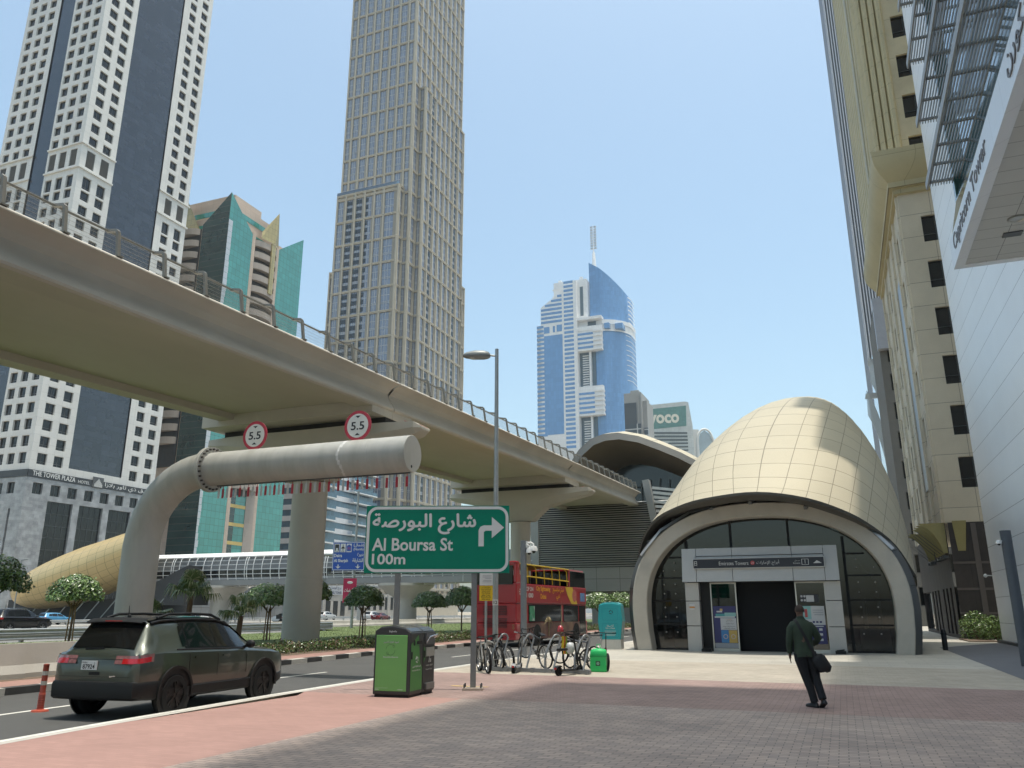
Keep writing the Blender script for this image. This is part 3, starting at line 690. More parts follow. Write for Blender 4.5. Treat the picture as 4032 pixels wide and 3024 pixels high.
# ================================================================== white banded building with balconies
bw_w = MW('white_band_panels', (.64, .64, .65), (.46, .46, .47), 1.2, 1.6, .03, .55, var=.04, bump=.1)
bw_g = MW('blue_band_glass', (.060, .13, .19), (.03, .06, .09), 1.3, 1.7, .05, .08, var=.15, spec=1, bump=0, wob=.4)
bb = city('banded_apartments', 'white banded apartment block with blue glass strips and projecting balconies', 'apartments', -140.5, 199)
mb = MB(); mb.box(-166, -140.7, 199.2, 229, 0, 49.3); P(bb, 'glass_body', mb, bw_g)
for k in range(14):
    z = 4.3 + 3.32 * k; mb = MB(); mb.box(-166.1, -140.45, 199, 229.1, z, z + 1.5); sb = P(bb, 'white_band', mb, bw_w)
    if z > 9:
        for t0, t1 in ((214.5, 228.4), (199.6, 205.2)):
            mb = MB(); mb.box(-140.45, -138.6, t0, t1, z - .05, z + .28); bl = P(bb, 'balcony', mb, white)
            mb = MB(); mb.box(-138.72, -138.66, t0 + .1, t1 - .1, z + .3, z + 1.35); P(bb, 'balcony_glass', mb, bw_g, None, bl)
# ================================================================== the tall beige tower with stepped blocks
tan = M('tan_stone', (.50, .445, .355), .65, 0, .08, .3); tan_dk = M('brown_fin_panel', (.30, .27, .22), .6, 0, .1, .4, stretch=(1, 1, .2))
sky_g = glass('grey_sky_glass', (.20, .23, .30), .1, 1., 1.6, .15); dk_g = glass('dark_slot_glass', (.02, .021, .022), .1, .8, 1.5); mull = M('pale_mullion', (.55, .55, .55), .5, .2, .06, 2.)
ct = city('tall_tower', 'very tall beige tower of stepped blocks with a grid of tall grey windows', 'skyscraper', -140.5, 241)
frame = MB(); bays = []; slots = []
def block(pt, u0, cuts, z0, z1, side, dark=(), slot_rows=None):
    """one face: uprights at cuts, rails every 10 m, window + fin in each cell"""
    j0 = math.ceil((z0 - 9.6) / 10 - 1e-6)
    zs = [z0] + [9.6 + 10 * k for k in range(-1, 40) if z0 + 1 < 9.6 + 10 * k < z1 - 1] + [z1]
    def bx(a, b, d0, d1, c, d, m=0):
        o = pt(a, d0, c); q = pt(b, d1, d); frame.box(o[0], q[0], o[1], q[1], o[2], q[2], m)
    for i, u in enumerate(cuts): bx(u - .32, u + .32, -.32, .3, z0, z1)
    for z in zs[1:]: bx(min(cuts[0], cuts[-1]) - .3, max(cuts[0], cuts[-1]) + .3, -.28, .3, z - .85, z - .05); bx(min(cuts[0], cuts[-1]) - .3, max(cuts[0], cuts[-1]) + .3, -.42, .3, z - .36, z - .1)
    for i in range(len(cuts) - 1):
        a, b = sorted((cuts[i], cuts[i + 1])); a += .32; b -= .32
        fin = (b - a) * .27
        f0, f1, g0, g1 = (b - fin, b, a, b - fin) if side > 0 else (b - fin, b, a, b - fin)
        bx(f0, f1, -.02, .3, z0, z1, 1)
        for c, d in zip(zs, zs[1:]):
            lo, hi = c + .05, d - .9
            if hi - lo < 2: continue
            isd = i in dark and (slot_rows is None or slot_rows[0] <= c <= slot_rows[1])
            def draw(mb, a=g0, b=g1, lo=lo, hi=hi, isd=isd, half=(dark.get(i) if isinstance(dark, dict) else 1)):
                mb.quad(pt(a, .22, lo), pt(b, .22, lo), pt(b, .22, hi), pt(a, .22, hi), 0)
                w = b - a
                def bb_(x0, x1, y0, y1, m, d0=.12, d1=.2):
                    o = pt(x0, d0, y0); q = pt(x1, d1, y1); mb.box(o[0], q[0], o[1], q[1], o[2], q[2], m)
                for f in (.36, .64): bb_(a + w * f - .06, a + w * f + .06, lo, hi, 1)
                for f in ((hi - lo) * .30, (hi - lo) * .36, (hi - lo) * .66): bb_(a, b, lo + f - .07, lo + f + .07, 1)
                if isd:
                    for q in range(3):
                        zz = lo + .7 + q * (hi - lo) / 3
                        for s0, s1 in (((.05, .46), (.54, .95)) if half == 1 else ((.02, .4),)):
                            bb_(a + w * s0, a + w * s1, zz, zz + 1.7, 2, .04, .19)
            bays.append((pt(a, 0, (lo + hi) / 2), draw))
cutsR = [245.7, 250.1, 254.5, 258.9, 263.4, 267.8, 272.2, 276.7, 281.1, 285.5, 290.0]
cutsL = [-140.8, -143.9, -148.25, -152.5, -156.7, -160.8, -165.0, -169.1, -172.2]
block(pt_r(-140.5), 0, cutsR, 209.6, 319.6, 1); block(pt_c(245.4), 0, cutsL, 159.6, 319.6, -1)
block(pt_r(-137.8), 0, [250.9, 255.3, 259.7, 264.1, 268.5, 272.9, 277.3, 281.7, 287], 8, 209.6, 1, {1: 1, 6: 1}, (8, 200)); block(pt_c(250.5), 0, [-138.1, -140.4], 8, 209.6, -1)
block(pt_r(-140.4), 0, [245.7, 250.4], 8, 209.6, 1); block(pt_c(241.8), 0, [-143.7, -149.9, -154.2, -158.5, -162.9, -167.2, -171.3], 8, 161.4, -1, {2: 2, 3: 1, 4: 1}, (8, 150)); block(pt_r(-143.4), 0, [242.1, 245.2], 8, 161.4, 1)
block(pt_c(245.4), 0, [-140.8, -143.2], 8, 159.6, -1); block(pt_c(247), 0, [-172.4, -176.4], 8, 131.4, -1); block(pt_r(-139.4), 0, [287.2, 293.5], 8, 137, 1); block(pt_c(287), 0, [-137.8, -139.2], 8, 137, -1)
P(ct, 'frame', frame, [tan, tan_dk])
mb = MB()
mb.box(-172.3, -140.8, 245.7, 290.2, 0, 319.5); mb.box(-172, -138.2, 250.8, 287, 0, 209.4); mb.box(-171.5, -143.8, 242.1, 246, 0, 161.3); mb.box(-176.6, -172, 247.3, 270, 0, 131.3); mb.box(-160, -139.7, 286, 293.6, 0, 136.9)
P(ct, 'body', mb, tan)
windows(ct, bays, [sky_g, mull, dk_g])
mb = MB(); mb.box(-171.6, -143.6, 241.5, 241.56, 161.45, 162.7); P(ct, 'glass_balustrade', mb, clear('pale_glass', (.8, .92, .9), .15))
# ================================================================== blue and white tower far up the road
b_w = MW('far_white_panels', (.78, .77, .76), (.62, .62, .62), 2., 1.78, .08, .6, var=.03, bump=0, dirt=.04); b_g = MW('far_blue_glass', (.13, .28, .52), (.10, .22, .42), 2.1, 3.55, .12, .14, var=.07, spec=.9, bump=0, dirt=.06, dscale=.03, wob=.08); b_d = M('shaded_glass', (.10, .14, .17), .3, 0, .15, .1)
bt = city('blue_tower', 'blue glass and white striped tower with a pointed glass sail and a mast', 'skyscraper', -172, 572)
TB = 572
wall = MB()
wall.extr([(-202.9, TB, 0), (-172.9, TB, 0), (-172.9, TB, 257), (-178.6, TB, 253.8), (-202.9, TB, 237.5)][::1], (0, 22, 0))
wall.box(-206.5, -202.9, TB + 1, TB + 20, 0, 222.8); wall.box(-193.2, -165.5, TB + 5, TB + 26, 200, 259.5)
for z in (241, 247, 253): wall.add([(-194.6, TB + 4.6, z + .8), (-193.2, TB + 5, z - .6), (-193.2, TB + 5, z + .8), (-180, TB + 4.6, z + .8), (-180, TB + 5, z - .6)], [(0, 3, 4, 1)])
wall.box(-190, -187.5, TB + 8, TB + 10, 259.5, 262.6); wall.box(-172, -169.5, TB + 8, TB + 10, 259.5, 263)
P(bt, 'white_body', wall, b_w)
items = []
def strip_w(n0, n1, z0, z1, t=TB):
    def draw(mb): mb.box(n0, n1, t - .12, t + .2, z0, z1)
    items.append(((n0, t, z0), draw))
k = 0; z = 120.6
while z < 256:
    zt = z + 2.0
    strip_w(-183.2, -175.4, z, zt)
    if z < 131 or z > 221:
        if z > 221:
            nl = -202.6 if z < 235.5 else -202.6 + (zt - 237.5) * 24.3 / 16.3
            if nl < -186: strip_w(nl, -184.9, z, zt)
    else:
        strip_w(-206.3, -198.2 + (215 - z) * .028 - (2.2 if z > 0 else 0), z, zt, TB + .02 if False else TB)
    if (172 > z > 0 and z > 146.8) or (z > 199 and z < 217): pass
    z += 3.55
for z in [146.9 + 3.72 * q for q in range(5)] + [199.2 + 3.72 * q for q in range(5)]: strip_w(-172.6, -160.2, z, z + 1.7, TB + 1.5)
windows(bt, items, b_g, 'window_strip')
mb = MB(); mb.box(-200.3 + .1, -184.7, TB - .1, TB + .3, 132.2, 213); mb.box(-200.2, -195.5, TB - .1, TB + .3, 215.2, 220.5); mb.box(-192.7, -190.9, TB - .1, TB + .3, 215.4, 220.6); mb.box(-189.5, -185, TB - .1, TB + .3, 215.6, 221.2); P(bt, 'glass_panel', mb, b_g)
mb = MB(); mb.box(-173, -153.4, TB + 1.6, TB + 14, 197.5, 215.6)
for z in [199 + 3.72 * q for q in range(5)]: mb.box(-160.2, -153.2, TB + .6, TB + 14, z - 1.6, z)
mb.box(-173, -153.4, TB + 1.6, TB + 14, 145.2, 168.4)
for z in [146.7 + 3.72 * q for q in range(6)]: mb.box(-160.2, -153, TB + .6, TB + 14, z - 1.6, z)
mb.box(-173, -153, TB + 1, TB + 14, 223, 225.2); mb.box(-173, -153.3, TB + 1.3, TB + 14, 213.9, 217.4); mb.box(-164.5, -163, TB + 4, TB + 14, 120, 199); mb.box(-176, -172.8, TB - .05, TB + 20, 0, 257.2)
P(bt, 'white_slab', mb, b_w)
mb = MB(); mb.box(-172.8, -160, TB + 7, TB + 8, 100, 200); mb.box(-171, -168.4, TB + 4.8, TB + 5.6, 228, 253); mb.box(-172.8, -153.6, TB + 6.9, TB + 7.9, 217, 223.4); P(bt, 'shaded_recess', mb, b_d)
mb = MB()
for q in range(16):
    for base in (169.6, 124.2):
        z = base + q * 1.9 if base > 130 else base + q * 1.9
        if (base > 130 and z < 196) or (base < 130 and z < 143): mb.box(-170.5, -165.5, TB + 6.3, TB + 7, z, z + .8)
P(bt, 'inner_balcony', mb, b_w)
# curved glass volume
mb = MB()
def curve(off=0): return [(-164.2, TB + 9)] + [(-164.2 + 28.8 * math.sin(R(a)) ** 1.0 + off, TB + 28 - 24 * math.cos(R(a)) - off) for a in range(20, 91, 5)] + [(-135.4 + off, TB + 40)]
cv = curve(); mb.grid([[(p[0], p[1], 60) for p in cv], [(p[0], p[1], 213.6) for p in cv]]); mb.poly([(p[0], p[1], 213.6) for p in cv])
P(bt, 'curved_glass', mb, b_g, 50)
mb = MB(); cv2 = curve(.7); mb.grid([[(p[0], p[1], z) for p in cv2] for z in (213.2, 214.6)]); mb.grid([[(p[0], p[1], z) for p in cv2] for z in (219.4, 222.8)]); mb.grid([[(p[0], p[1], 222.8) for p in cv2], [(p[0] - 6, p[1] + 6, 223) for p in cv2]]); mb.grid([[(p[0], p[1], z) for p in curve(.3)] for z in (214.6, 219.4)])
P(bt, 'white_ring', mb, b_w)
mb = MB(); mb.box(-151.6, -147.6, TB + 4.0, TB + 8, 214.9, 219.2); mb.box(-143.9, -138, TB + 8.2, TB + 20, 214.9, 219.2); P(bt, 'ring_window', mb, b_g)
sail = [p for p in curve(-1.2)]; zs_ = []
for p in sail: f = (p[0] + 165.4) / 28; zs_.append(275.5 - 18 * max(0, f) - 9 * max(0, f) ** 2)
mb = MB(); mb.grid([[(p[0], p[1], 222.5) for p in sail], [(p[0], p[1], z) for p, z in zip(sail, zs_)]]); mb.poly([(p[0], p[1], z) for p, z in zip(sail, zs_)]); P(bt, 'glass_sail', mb, b_g, 50)
mb = MB()
for q in range(10): mb.grid([[(p[0] + .25, p[1], 177 + q * 4.1 - 2 - z) for p in cv[-7:]] for z in (0, .5)])
for q in range(7): mb.grid([[(p[0] + .2, p[1], 224 + q * 3.6 - z) for p in cv[-5:]] for z in (0, 1.0)])
P(bt, 'ledge', mb, b_w)
mb = MB(); mb.lathe([(2.3, 262), (1.2, 284.5), (.45, 287), (.3, 310)], 10, (-161, TB + 14, 0)); ms = P(bt, 'mast', mb, b_w, 40)
mb = MB()
for q in range(9):
    for s in (-1, 1): mb.box(-161 + s * 1.6 - .9, -161 + s * 1.6 + .9, TB + 13.6, TB + 14.4, 288.5 + q * 2.4, 290 + q * 2.4)
P(bt, 'aerial', mb, M('pale_aerial', (.5, .5, .5), .5, .3, .1, 1.), None, ms)
# ================================================================== smaller far towers
fs = M('far_grey_stone', (.33, .325, .31), .7, 0, .08, .1); fg = MW('far_dark_glass', (.06, .075, .09), (.45, .45, .44), 80, 3.4, .75, .2, var=.15, spec=.8, bump=0)
g = thing('grey_tower', 'grey stepped office tower with dark glass strips behind the blue tower', 'office tower', (71, 450, 0), ROT)
mb = MB(); mb.box(-6, 4.2, 0, 22, 0, 124); mb.box(-3, 2, 4, 14, 124, 126.5); mb.box(4.2, 6.7, 3, 20, 0, 119.5); mb.build('body', fs, g)
mb = MB(); mb.box(-5.9, 1.2, -.4, -.02, 60, 118); mb.build('glass_front', M('far_smoked_glass', (.07, .08, .09), .15, 0, .15, .1, spec=.9), g)
mb = MB(); mb.box(-5.6, 3.6, -1.6, -.5, 60, 105); mb.box(4.9, 6.9, 1.5, 2.9, 60, 103); mb.build('glass_front', fg, g)
mb = MB(); mb.box(2.0, 2.6, -.6, 0, 60, 122); mb.box(3.6, 4.4, -.6, 0, 60, 122); mb.build('fin', fs, g)
vo = thing('green_topped_tower', 'far office slab striped white with a green glass top that carries a hotel name', 'office tower', (90, 520, 0), 0)
vw = MW('far_pale_panels', (.5, .52, .5), (.38, .4, .39), 1.6, 1.6, .1, .6, var=.05, bump=0); mb = MB()
mb.extr([(-6, 0, 0), (30.4, 0, 0), (30.2, 0, 121), (28.3, 0, 136.4), (26, 0, 137), (-6, 0, 133.6)], (0, 24, 0)); mb.build('body', vw, vo)
mb = MB(); mb.add([(-6, -.15, 117), (26.1, -.15, 120.2), (26.6, -.15, 134.1), (-6, -.15, 130.8)], [(0, 1, 2, 3)]); mb.build('green_glass', MW('far_green_glass', (.085, .20, .165), (.06, .14, .12), 1.8, 1.2, .1, .2, var=.1, spec=.8, bump=0), vo)
mb = MB(); letter(mb, 'voco', (1.3, -.35, 121.4), (1, .0, .045), (0, 0, 1), h=6.2, w=20.2, weight=.035, thick=.15); mb.build('lettering', M('cream_letters', (.66, .62, .52), .6, 0, .04, 1.), vo)
for k in range(9):
    mb = MB(); z = 116 - k * 2.35
    if k < 3: mb.box(-6, 26.4, -.3, -.05, z - 1.3, z)
    else: mb.extr([(-6, -.3, z - 3.5), (9, -.3, z - 3.5), (14, -.3, z - 1.2), (26.4, -.3, z - 1.0), (26.4, -.3, z), (14, -.3, z - .1), (9, -.3, z - 2.3), (-6, -.3, z - 2.3)], (0, .25, 0))
    mb.build('window_strip', M('far_strip_glass', (.10, .115, .115), .25, 0, .1, .2), vo)
ar = thing('arched_tower', 'pale far building with a rounded arch frame beside the green topped tower', 'office tower', (162, 700, 0), 0)
mb = MB(); mb.box(0, 5, 0, 15, 0, 158); mb.box(3, 22, 4, 20, 0, 146); mb.build('body', M('far_ivory', (.62, .60, .55), .7, 0, .05, .1), ar)
mb = MB(); pth = [(3.6, -1, 100), (3.2, -1, 146)] + [(10 + 6.6 * math.cos(R(a)), -1, 148 + 10 * math.sin(R(a))) for a in range(170, 0, -17)] + [(22, -1, 135), (24, -1, 100)]
mb.tube(pth, 1.1, 8); mb.build('arch_frame', M('far_ivory_frame', (.66, .65, .61), .6, 0, .05, .1), ar, (0, 0, 0), 50)
mb = MB(); mb.extr([(4.5, -.5, 100), (4.2, -.5, 146), (6, -.5, 154), (10, -.5, 157), (14, -.5, 154), (17, -.5, 147), (20, -.5, 135), (22, -.5, 100)], (0, .4, 0)); mb.build('glass_front', M('far_pale_glass', (.38, .44, .46), .2, 0, .1, .1), ar)
# ================================================================== white panelled tower with the overhang (right)
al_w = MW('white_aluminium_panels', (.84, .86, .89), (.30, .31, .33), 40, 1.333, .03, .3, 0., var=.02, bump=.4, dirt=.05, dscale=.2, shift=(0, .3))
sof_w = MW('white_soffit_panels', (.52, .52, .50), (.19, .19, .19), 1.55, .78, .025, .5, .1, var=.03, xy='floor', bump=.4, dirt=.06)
fas_w = MW('white_fascia', (.74, .76, .79), (.48, .49, .51), 1.55, 2.2, .015, .35, .2, var=.02, bump=.1, dirt=.04)
blu_g = MW('pale_blue_facade_glass', (.42, .56, .66), (.12, .18, .22), 1.1, 1.05, .03, .05, .75, var=.06, spec=1, bump=0, dirt=.08)
wt = city('white_tower', 'white panelled tower with a deep overhang, lettered fascia and rows of grille sunshades', 'office tower', 7.83, 51.9)
mb = MB(); mb.box(7.83, 34, -30, 43, 0, 62); mb.box(7.83, 34, 43, 51.9, 0, 62); mb.box(7.84, 34, 39, 51.9, 62, 76); mb.box(7.84, 34, 46, 51.88, 76, 88); P(wt, 'panel_wall', mb, al_w)  # unseen upper steps, heights shaped for the shade they throw on the dome
mb = MB(); mb.box(5.45, 34, -25, 19.6, 46.01, 100); P(wt, 'upper_storeys', mb, al_w)
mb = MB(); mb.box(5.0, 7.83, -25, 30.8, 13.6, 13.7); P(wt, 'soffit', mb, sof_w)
mb = MB(); mb.box(4.98, 5.3, -25, 30.82, 13.56, 14.62); mb.box(5.3, 7.83, 30.5, 30.82, 13.56, 14.62); fa = P(wt, 'fascia', mb, fas_w)
mb = MB(); mb.extr([(5.02, 30.6, 14.625), (7.83, 30.6, 14.625), (7.83, 30.6, 46), (5.65, 30.6, 46), (5.6, 30.6, 17.1)], (0, -55.6, 0)); P(wt, 'facade_glass', mb, blu_g)
mb = MB(); mb.box(5.38, 5.62, 30.45, 30.75, 14.7, 46); P(wt, 'edge_fin', mb, M('teal_edge_glass', (.05, .12, .11), .1, .2, .1, 1.))
mb = MB(); lg = M('grey_letters', (.17, .16, .165), .5, .3, .1, 3.)
letter(mb, 'Capricorn Tower', (4.96, 30.0, 13.75), (0, -1, 0), (0, 0, 1), h=.72, w=7.0, thick=.06, weight=.01)
letter(mb, arab('برج كابريكورن'), (4.96, 19.7, 13.75), (0, -1, 0), (0, 0, 1), h=.8, w=5.4, thick=.06, weight=.012)
P(wt, 'lettering', mb, lg, None, fa)
fin_m = M('grille_grey', (.33, .33, .325), .45, .5, .08, 3.)
k = 0
while 17 + 2.67 * k < 46:
    z = 17 + 2.67 * k; mb = MB(); mb.box(4.5, 4.56, -20, 30.8, z - .14, z + .16)
    for q in range(11): n = 4.63 + q * .093; mb.box(n - .012, n + .012, -20, 30.75, z - .05, z + .07)
    for q in range(28): t = 30.7 - q * 1.35; mb.box(4.56, 5.66, t - .045, t + .045, z + .07, z + .15)
    P(wt, 'sunshade_grille', mb, fin_m); k += 1
for t, nn in ((27.2, 6.35), (21.5, 6.35), (15.5, 6.35)):
    mb = MB(); mb.lathe([(.26, 0), (.26, -.05), (.2, -.06), (.17, -.02), (0, -.02)], 24, (nn, t, 13.6)); P(wt, 'downlight', mb, [steel], 30)
    mb = MB(); mb.box(nn - .2, nn + .35, t + 1.0, t + 1.35, 13.56, 13.6); P(wt, 'soffit_grille', mb, steel_dk)
mb = MB(); mb.box(7.83 - .02, 7.86, 44.9, 45.2, 0, .02); mb.box(7.6, 34, 10, 52.1, -.02, .14); P(wt, 'plinth', mb, M('dark_plinth', (.07, .07, .07), .6, 0, .1, 2.))
mb = MB(); mb.bar((7.83, 51.4, 3.5), (7.45, 51.3, 3.52), .05, .05); mb.ball((7.4, 51.2, 3.5), .1); P(wt, 'wall_camera', mb, white, 40)
# ================================================================== beige and yellow building behind it
bei = MW('cream_stone', (.60, .53, .41), (.24, .21, .165), 3.2, 1.725, .035, .65, var=.025, bump=.4, dirt=.09, dscale=.3, shift=(1.2, .62))
yel = MW('straw_panels', (.47, .41, .25), (.25, .21, .13), 30, 2.2, .03, .6, var=.03, bump=.3, dirt=.1, dscale=.25)
brn = MW('brown_granite', (.055, .045, .042), (.035, .03, .028), 1.1, 1.5, .03, .55, var=.15, bump=.2, dirt=.2, dscale=1.)
yb = city('cream_building', 'cream stone building with a big yellow cornice, brown granite base and curved yellow fins', 'office tower', 6.6, 58.2)
wall = MB()
zs = [7.1]; r_ = [(9.26 + 3.45 * q, 11.25 + 3.45 * q) for q in range(6)]
for a, b in r_: zs += [a, b]
zs = zs[:-2] if zs[-1] > 30.3 else zs
zs.append(30.4)
ops = fac(wall, pt_c(58.2), [6.6, 7.9, 9.6, 12.5, 14.2, 30], zs, lambda i, j: i in (1, 3) and j % 2 == 1, .28)
items = [pane(pt_c(58.2), a, b, z0, z1, .26, .05, [(a + b) / 2], [z0 + .6]) for a, b, z0, z1, i, j in ops]
ul = [58.2, 59.4, 60.5, 61.4, 62.5, 66.4, 70.2, 71.3, 72.2, 73.3, 75.5, 76.6, 77.5, 78.6, 79.6]
# left flank: pt_l faces the street side (-n)
pt_l = lambda u, d, z: (6.6 + d, u, z)
ops = fac(wall, pt_l, ul, zs, lambda i, j: i in (1, 3, 6, 8, 10, 12) and j % 2 == 1, .35)
items += [pane(pt_l, a, b, z0, z1, .33, .05) for a, b, z0, z1, i, j in ops]
wall.box(6.62, 30, 58.6, 79.6, 7.0, 7.1); wall.quad((6.6, 79.6, 7), (30, 79.6, 7), (30, 79.6, 30), (6.6, 79.6, 30))
for t in (58.6, 63.0, 66.1, 69.8, 74.4, 79.2): wall.box(6.45, 6.6, t - .18, t + .18, 7.1, 30.4)
P(yb, 'stone_wall', wall, bei)
windows(yb, items, [glass('black_windows', (.012, .012, .012), .08, .8, 1.5), steel_dk])
mb = MB(); mb.box(6.52, 6.6, 63.4, 65.8, 10, 26); P(yb, 'glass_bay', mb, MW('pale_grey_glass', (.22, .235, .26), (.12, .13, .14), 1.2, 1.9, .03, .3, .0, var=.08, bump=0))
# cornice swept round the corner
cp = [(0, 30.35), (-.25, 30.4), (-.25, 30.75), (-.55, 30.8), (-.55, 31.2), (-.62, 31.3), (-1.0, 31.75), (-1.3, 32.3), (-1.42, 32.9), (-1.42, 33.4), (0, 33.5)]
rows = []
for d, z in cp: rows.append([(30, 58.2 + d, z), (6.6 + d, 58.2 + d, z), (6.6 + d, 79.6 - d * .2, z), (30, 79.6 - d * .2, z)])
mb = MB(); mb.grid(rows); P(yb, 'cornice', mb, yel, 25)
# upper part: window column and stacked flutes stepping round to the flank
wall = MB(); zs = [33.4]
for q in range(13):
    a, b = 33.05 + 3.48 * q, 35.0 + 3.48 * q
    zs += [max(a, 33.45), b]
zs.append(80)
ops = fac(wall, pt_c(58.35), [7.4, 7.9, 9.6, 12.5, 14.2, 30], zs, lambda i, j: i in (1, 3) and j % 2 == 1, .3)
items = [pane(pt_c(58.35), a, b, z0, z1, .28, .05, [(a + b) / 2], [z0 + .6]) for a, b, z0, z1, i, j in ops]
wall.box(6.0, 30, 61, 79.6, 33.5, 110); wall.box(7.5, 30, 58.8, 62, 80.1, 110)
P(yb, 'upper_wall', wall, MW('straw_wall', (.57, .50, .34), (.3, .26, .17), 30, 3.48, .03, .65, var=.02, bump=.3, dirt=.14, dscale=.4))
windows(yb, items, [MATS['black_windows'], steel_dk])
outl = [(7.45, 58.35)]; x, t = 7.4, 58.32
for q in range(4):
    outl += [(x, t), (x - .10, t - .18), (x - .30, t - .12), (x - .40, t + .10)]; x -= .44; t += .34
for q in range(10):
    outl += [(x, t + .1), (x - .22, t + .35), (x - .22, t + 1.2), (x, t + 1.5)]; t += 1.85
mb = MB(); mb.grid([[(p[0], p[1], 33.4) for p in outl], [(p[0], p[1], 110) for p in outl]]); P(yb, 'fluted_wall', mb, yel)
mb = MB(); mb.tube([(5.2, 61.6, 33.4), (5.2, 61.6, 110)], .09, 8); P(yb, 'drain_pipe', mb, M('pale_pipe', (.5, .49, .42), .5, .1, .05, 3.), 40)
base = MB()
ops = fac(base, pt_c(58.2), [6.75, 8.0, 8.3, 10.2, 10.6, 30], [0, .05, 2.95, 4.6, 6.9, 7.08], lambda i, j: (i == 3 and j in (1, 3)), .3)
ops2 = fac(base, pt_l, [58.2, 59.6, 60.6, 61.6, 62.6, 63.6, 64.6, 67, 68, 69, 70, 71, 72, 73, 79.6], [0, .2, 3.1, 7.08], lambda i, j: j == 1 and i % 2 == 1, .3)
P(yb, 'granite_base', base, brn)
items = [pane(pt_c(58.2), a, b, z0, z1, .27, .05) for a, b, z0, z1, i, j in ops] + [pane(pt_l, a, b, z0, z1, .27, .05) for a, b, z0, z1, i, j in ops2]
windows(yb, items, [wglass, brn], 'base_window')
mb = MB(); mb.box(8.0, 8.3, 58.14, 58.2, 0, 7); mb.box(10.2, 10.6, 58.14, 58.2, 0, 7)
for z in (1.45, 2.9, 4.5): mb.box(6.75, 10.2, 58.15, 58.2, z, z + .14)
P(yb, 'stone_rib', mb, M('brown_rib', (.13, .11, .10), .5, 0, .1, 3.))
yf = M('straw_fin', (.34, .30, .13), .55, 0, .08, 2.)
mb = MB(); mb.lathe([(.62, -.04), (.7, -.04), (.7, .04), (.62, .04), (.62, -.04)], 24, (9.3, 58.4, 5.7), None, 'y'); mb.bar((8.5, 58.4, 4.7), (10.1, 58.4, 6.8), .08, .06); mb.bar((10.1, 58.4, 4.7), (8.5, 58.4, 6.8), .08, .06); P(yb, 'round_grille', mb, MATS['brown_rib'])
for t in (58.5, 60.0, 61.5, 63.0, 66.6, 68.2):
    mb = MB(); pts = [(6.58, t, 5.2), (6.58, t, 7.1), (5.05, t, 7.1), (5.22, t, 6.98)]
    for q in range(1, 8): f = q / 7; pts.append((5.22 + 1.08 * (1 - (1 - f) ** 1.7), t, 6.98 - 1.78 * f ** 1.35))
    mb.extr(pts, (0, .07, 0)); P(yb, 'curved_fin', mb, yf)
    mb = MB(); mb.tube([(5.0, t + .5, 6.6), (6.6, t + .5, 5.0)], .02, 5); mb.box(6.25, 6.6, t, t + .5, 4.9, 5.06); P(yb, 'fin_bracket', mb, steel_dk)
mb = MB(); mb.add([(6.95, 57.75, 7.14), (7.75, 57.75, 7.14), (7.55, 58.15, 5.3), (7.12, 58.15, 5.3)], [(0, 1, 2, 3)]); mb.add([(6.95, 57.75, 7.14), (7.12, 58.15, 5.3), (7.1, 58.2, 7.14)], [(0, 1, 2)]); mb.add([(7.75, 57.75, 7.14), (7.55, 58.15, 5.3), (7.6, 58.2, 7.14)], [(0, 1, 2)]); mb.add([(6.95, 57.75, 7.14), (7.75, 57.75, 7.14), (7.6, 58.2, 7.14), (7.1, 58.2, 7.14)], [(0, 1, 2, 3)]); P(yb, 'curved_fin', mb, yf)
# ================================================================== buildings beyond
lt = city('finned_tower', 'grey tower edge covered in thin vertical fins behind the yellow cornice', 'office tower', 10.3, 176)
mb = MB(); mb.box(10.6, 40, 176.3, 200, 0, 170); P(lt, 'body', mb, M('slate_wall', (.24, .25, .28), .6, 0, .1, .2))
mb = MB()
for q in range(9): n = 10.4 + q * .55; mb.box(n - .11, n + .11, 175.6, 176.3, 46, 170)
mb.box(10.2, 10.5, 176.0, 178, 50, 170); P(lt, 'fin_screen', mb, M('fin_grey', (.5, .51, .54), .5, .1, .06, 1.))
mb = MB()
for q in range(5): z = 30 + q * 5; mb.bar((10.4, 175.9, z), (14.5, 175.9, z + 3.4), .5, .8)
P(lt, 'cross_bar', mb, M('pale_bar', (.6, .61, .63), .5, .1, .05, 1.))
db = city('dark_block', 'dark grey stone block with deep square windows seen between the dome and the cream building', 'office building', 7.4, 104)
wall = MB(); zs = [0]
for q in range(10): zs += [2.2 + 3.6 * q, 4.3 + 3.6 * q]
zs += [39]
ops = fac(wall, pt_c(104), [7.4, 8.2, 9.9, 11.0, 12.7, 30], zs, lambda i, j: i in (1, 3) and j % 2 == 1, .5)
items = [pane(pt_c(104), a, b, z0, z1, .48, .1) for a, b, z0, z1, i, j in ops]
wall.quad((7.4, 104, 0), (7.4, 118, 0), (7.4, 118, 39), (7.4, 104, 39)); wall.quad((7.4, 104, 39), (30, 104, 39), (30, 118, 39), (7.4, 118, 39))
P(db, 'stone_wall', wall, M('charcoal_stone', (.13, .125, .115), .7, 0, .12, .4)); windows(db, items, [wglass, steel_dk])
mb = MB(); mb.box(7.2, 10, 103, 104, 32.5, 39.1); P(db, 'metal_box', mb, M('bluish_metal', (.34, .36, .42), .4, .3, .08, 1.))
gb = city('mirror_block', 'pale mirror glass building edge carrying two hanging curved louvre screens', 'office building', 8.2, 124)
mb = MB(); mb.box(8.2, 30, 124, 140, 0, 40); P(gb, 'mirror_glass', mb, MW('mirror_facade', (.42, .47, .52), (.2, .22, .24), 2, 3.5, .08, .06, .6, var=.05, bump=0))
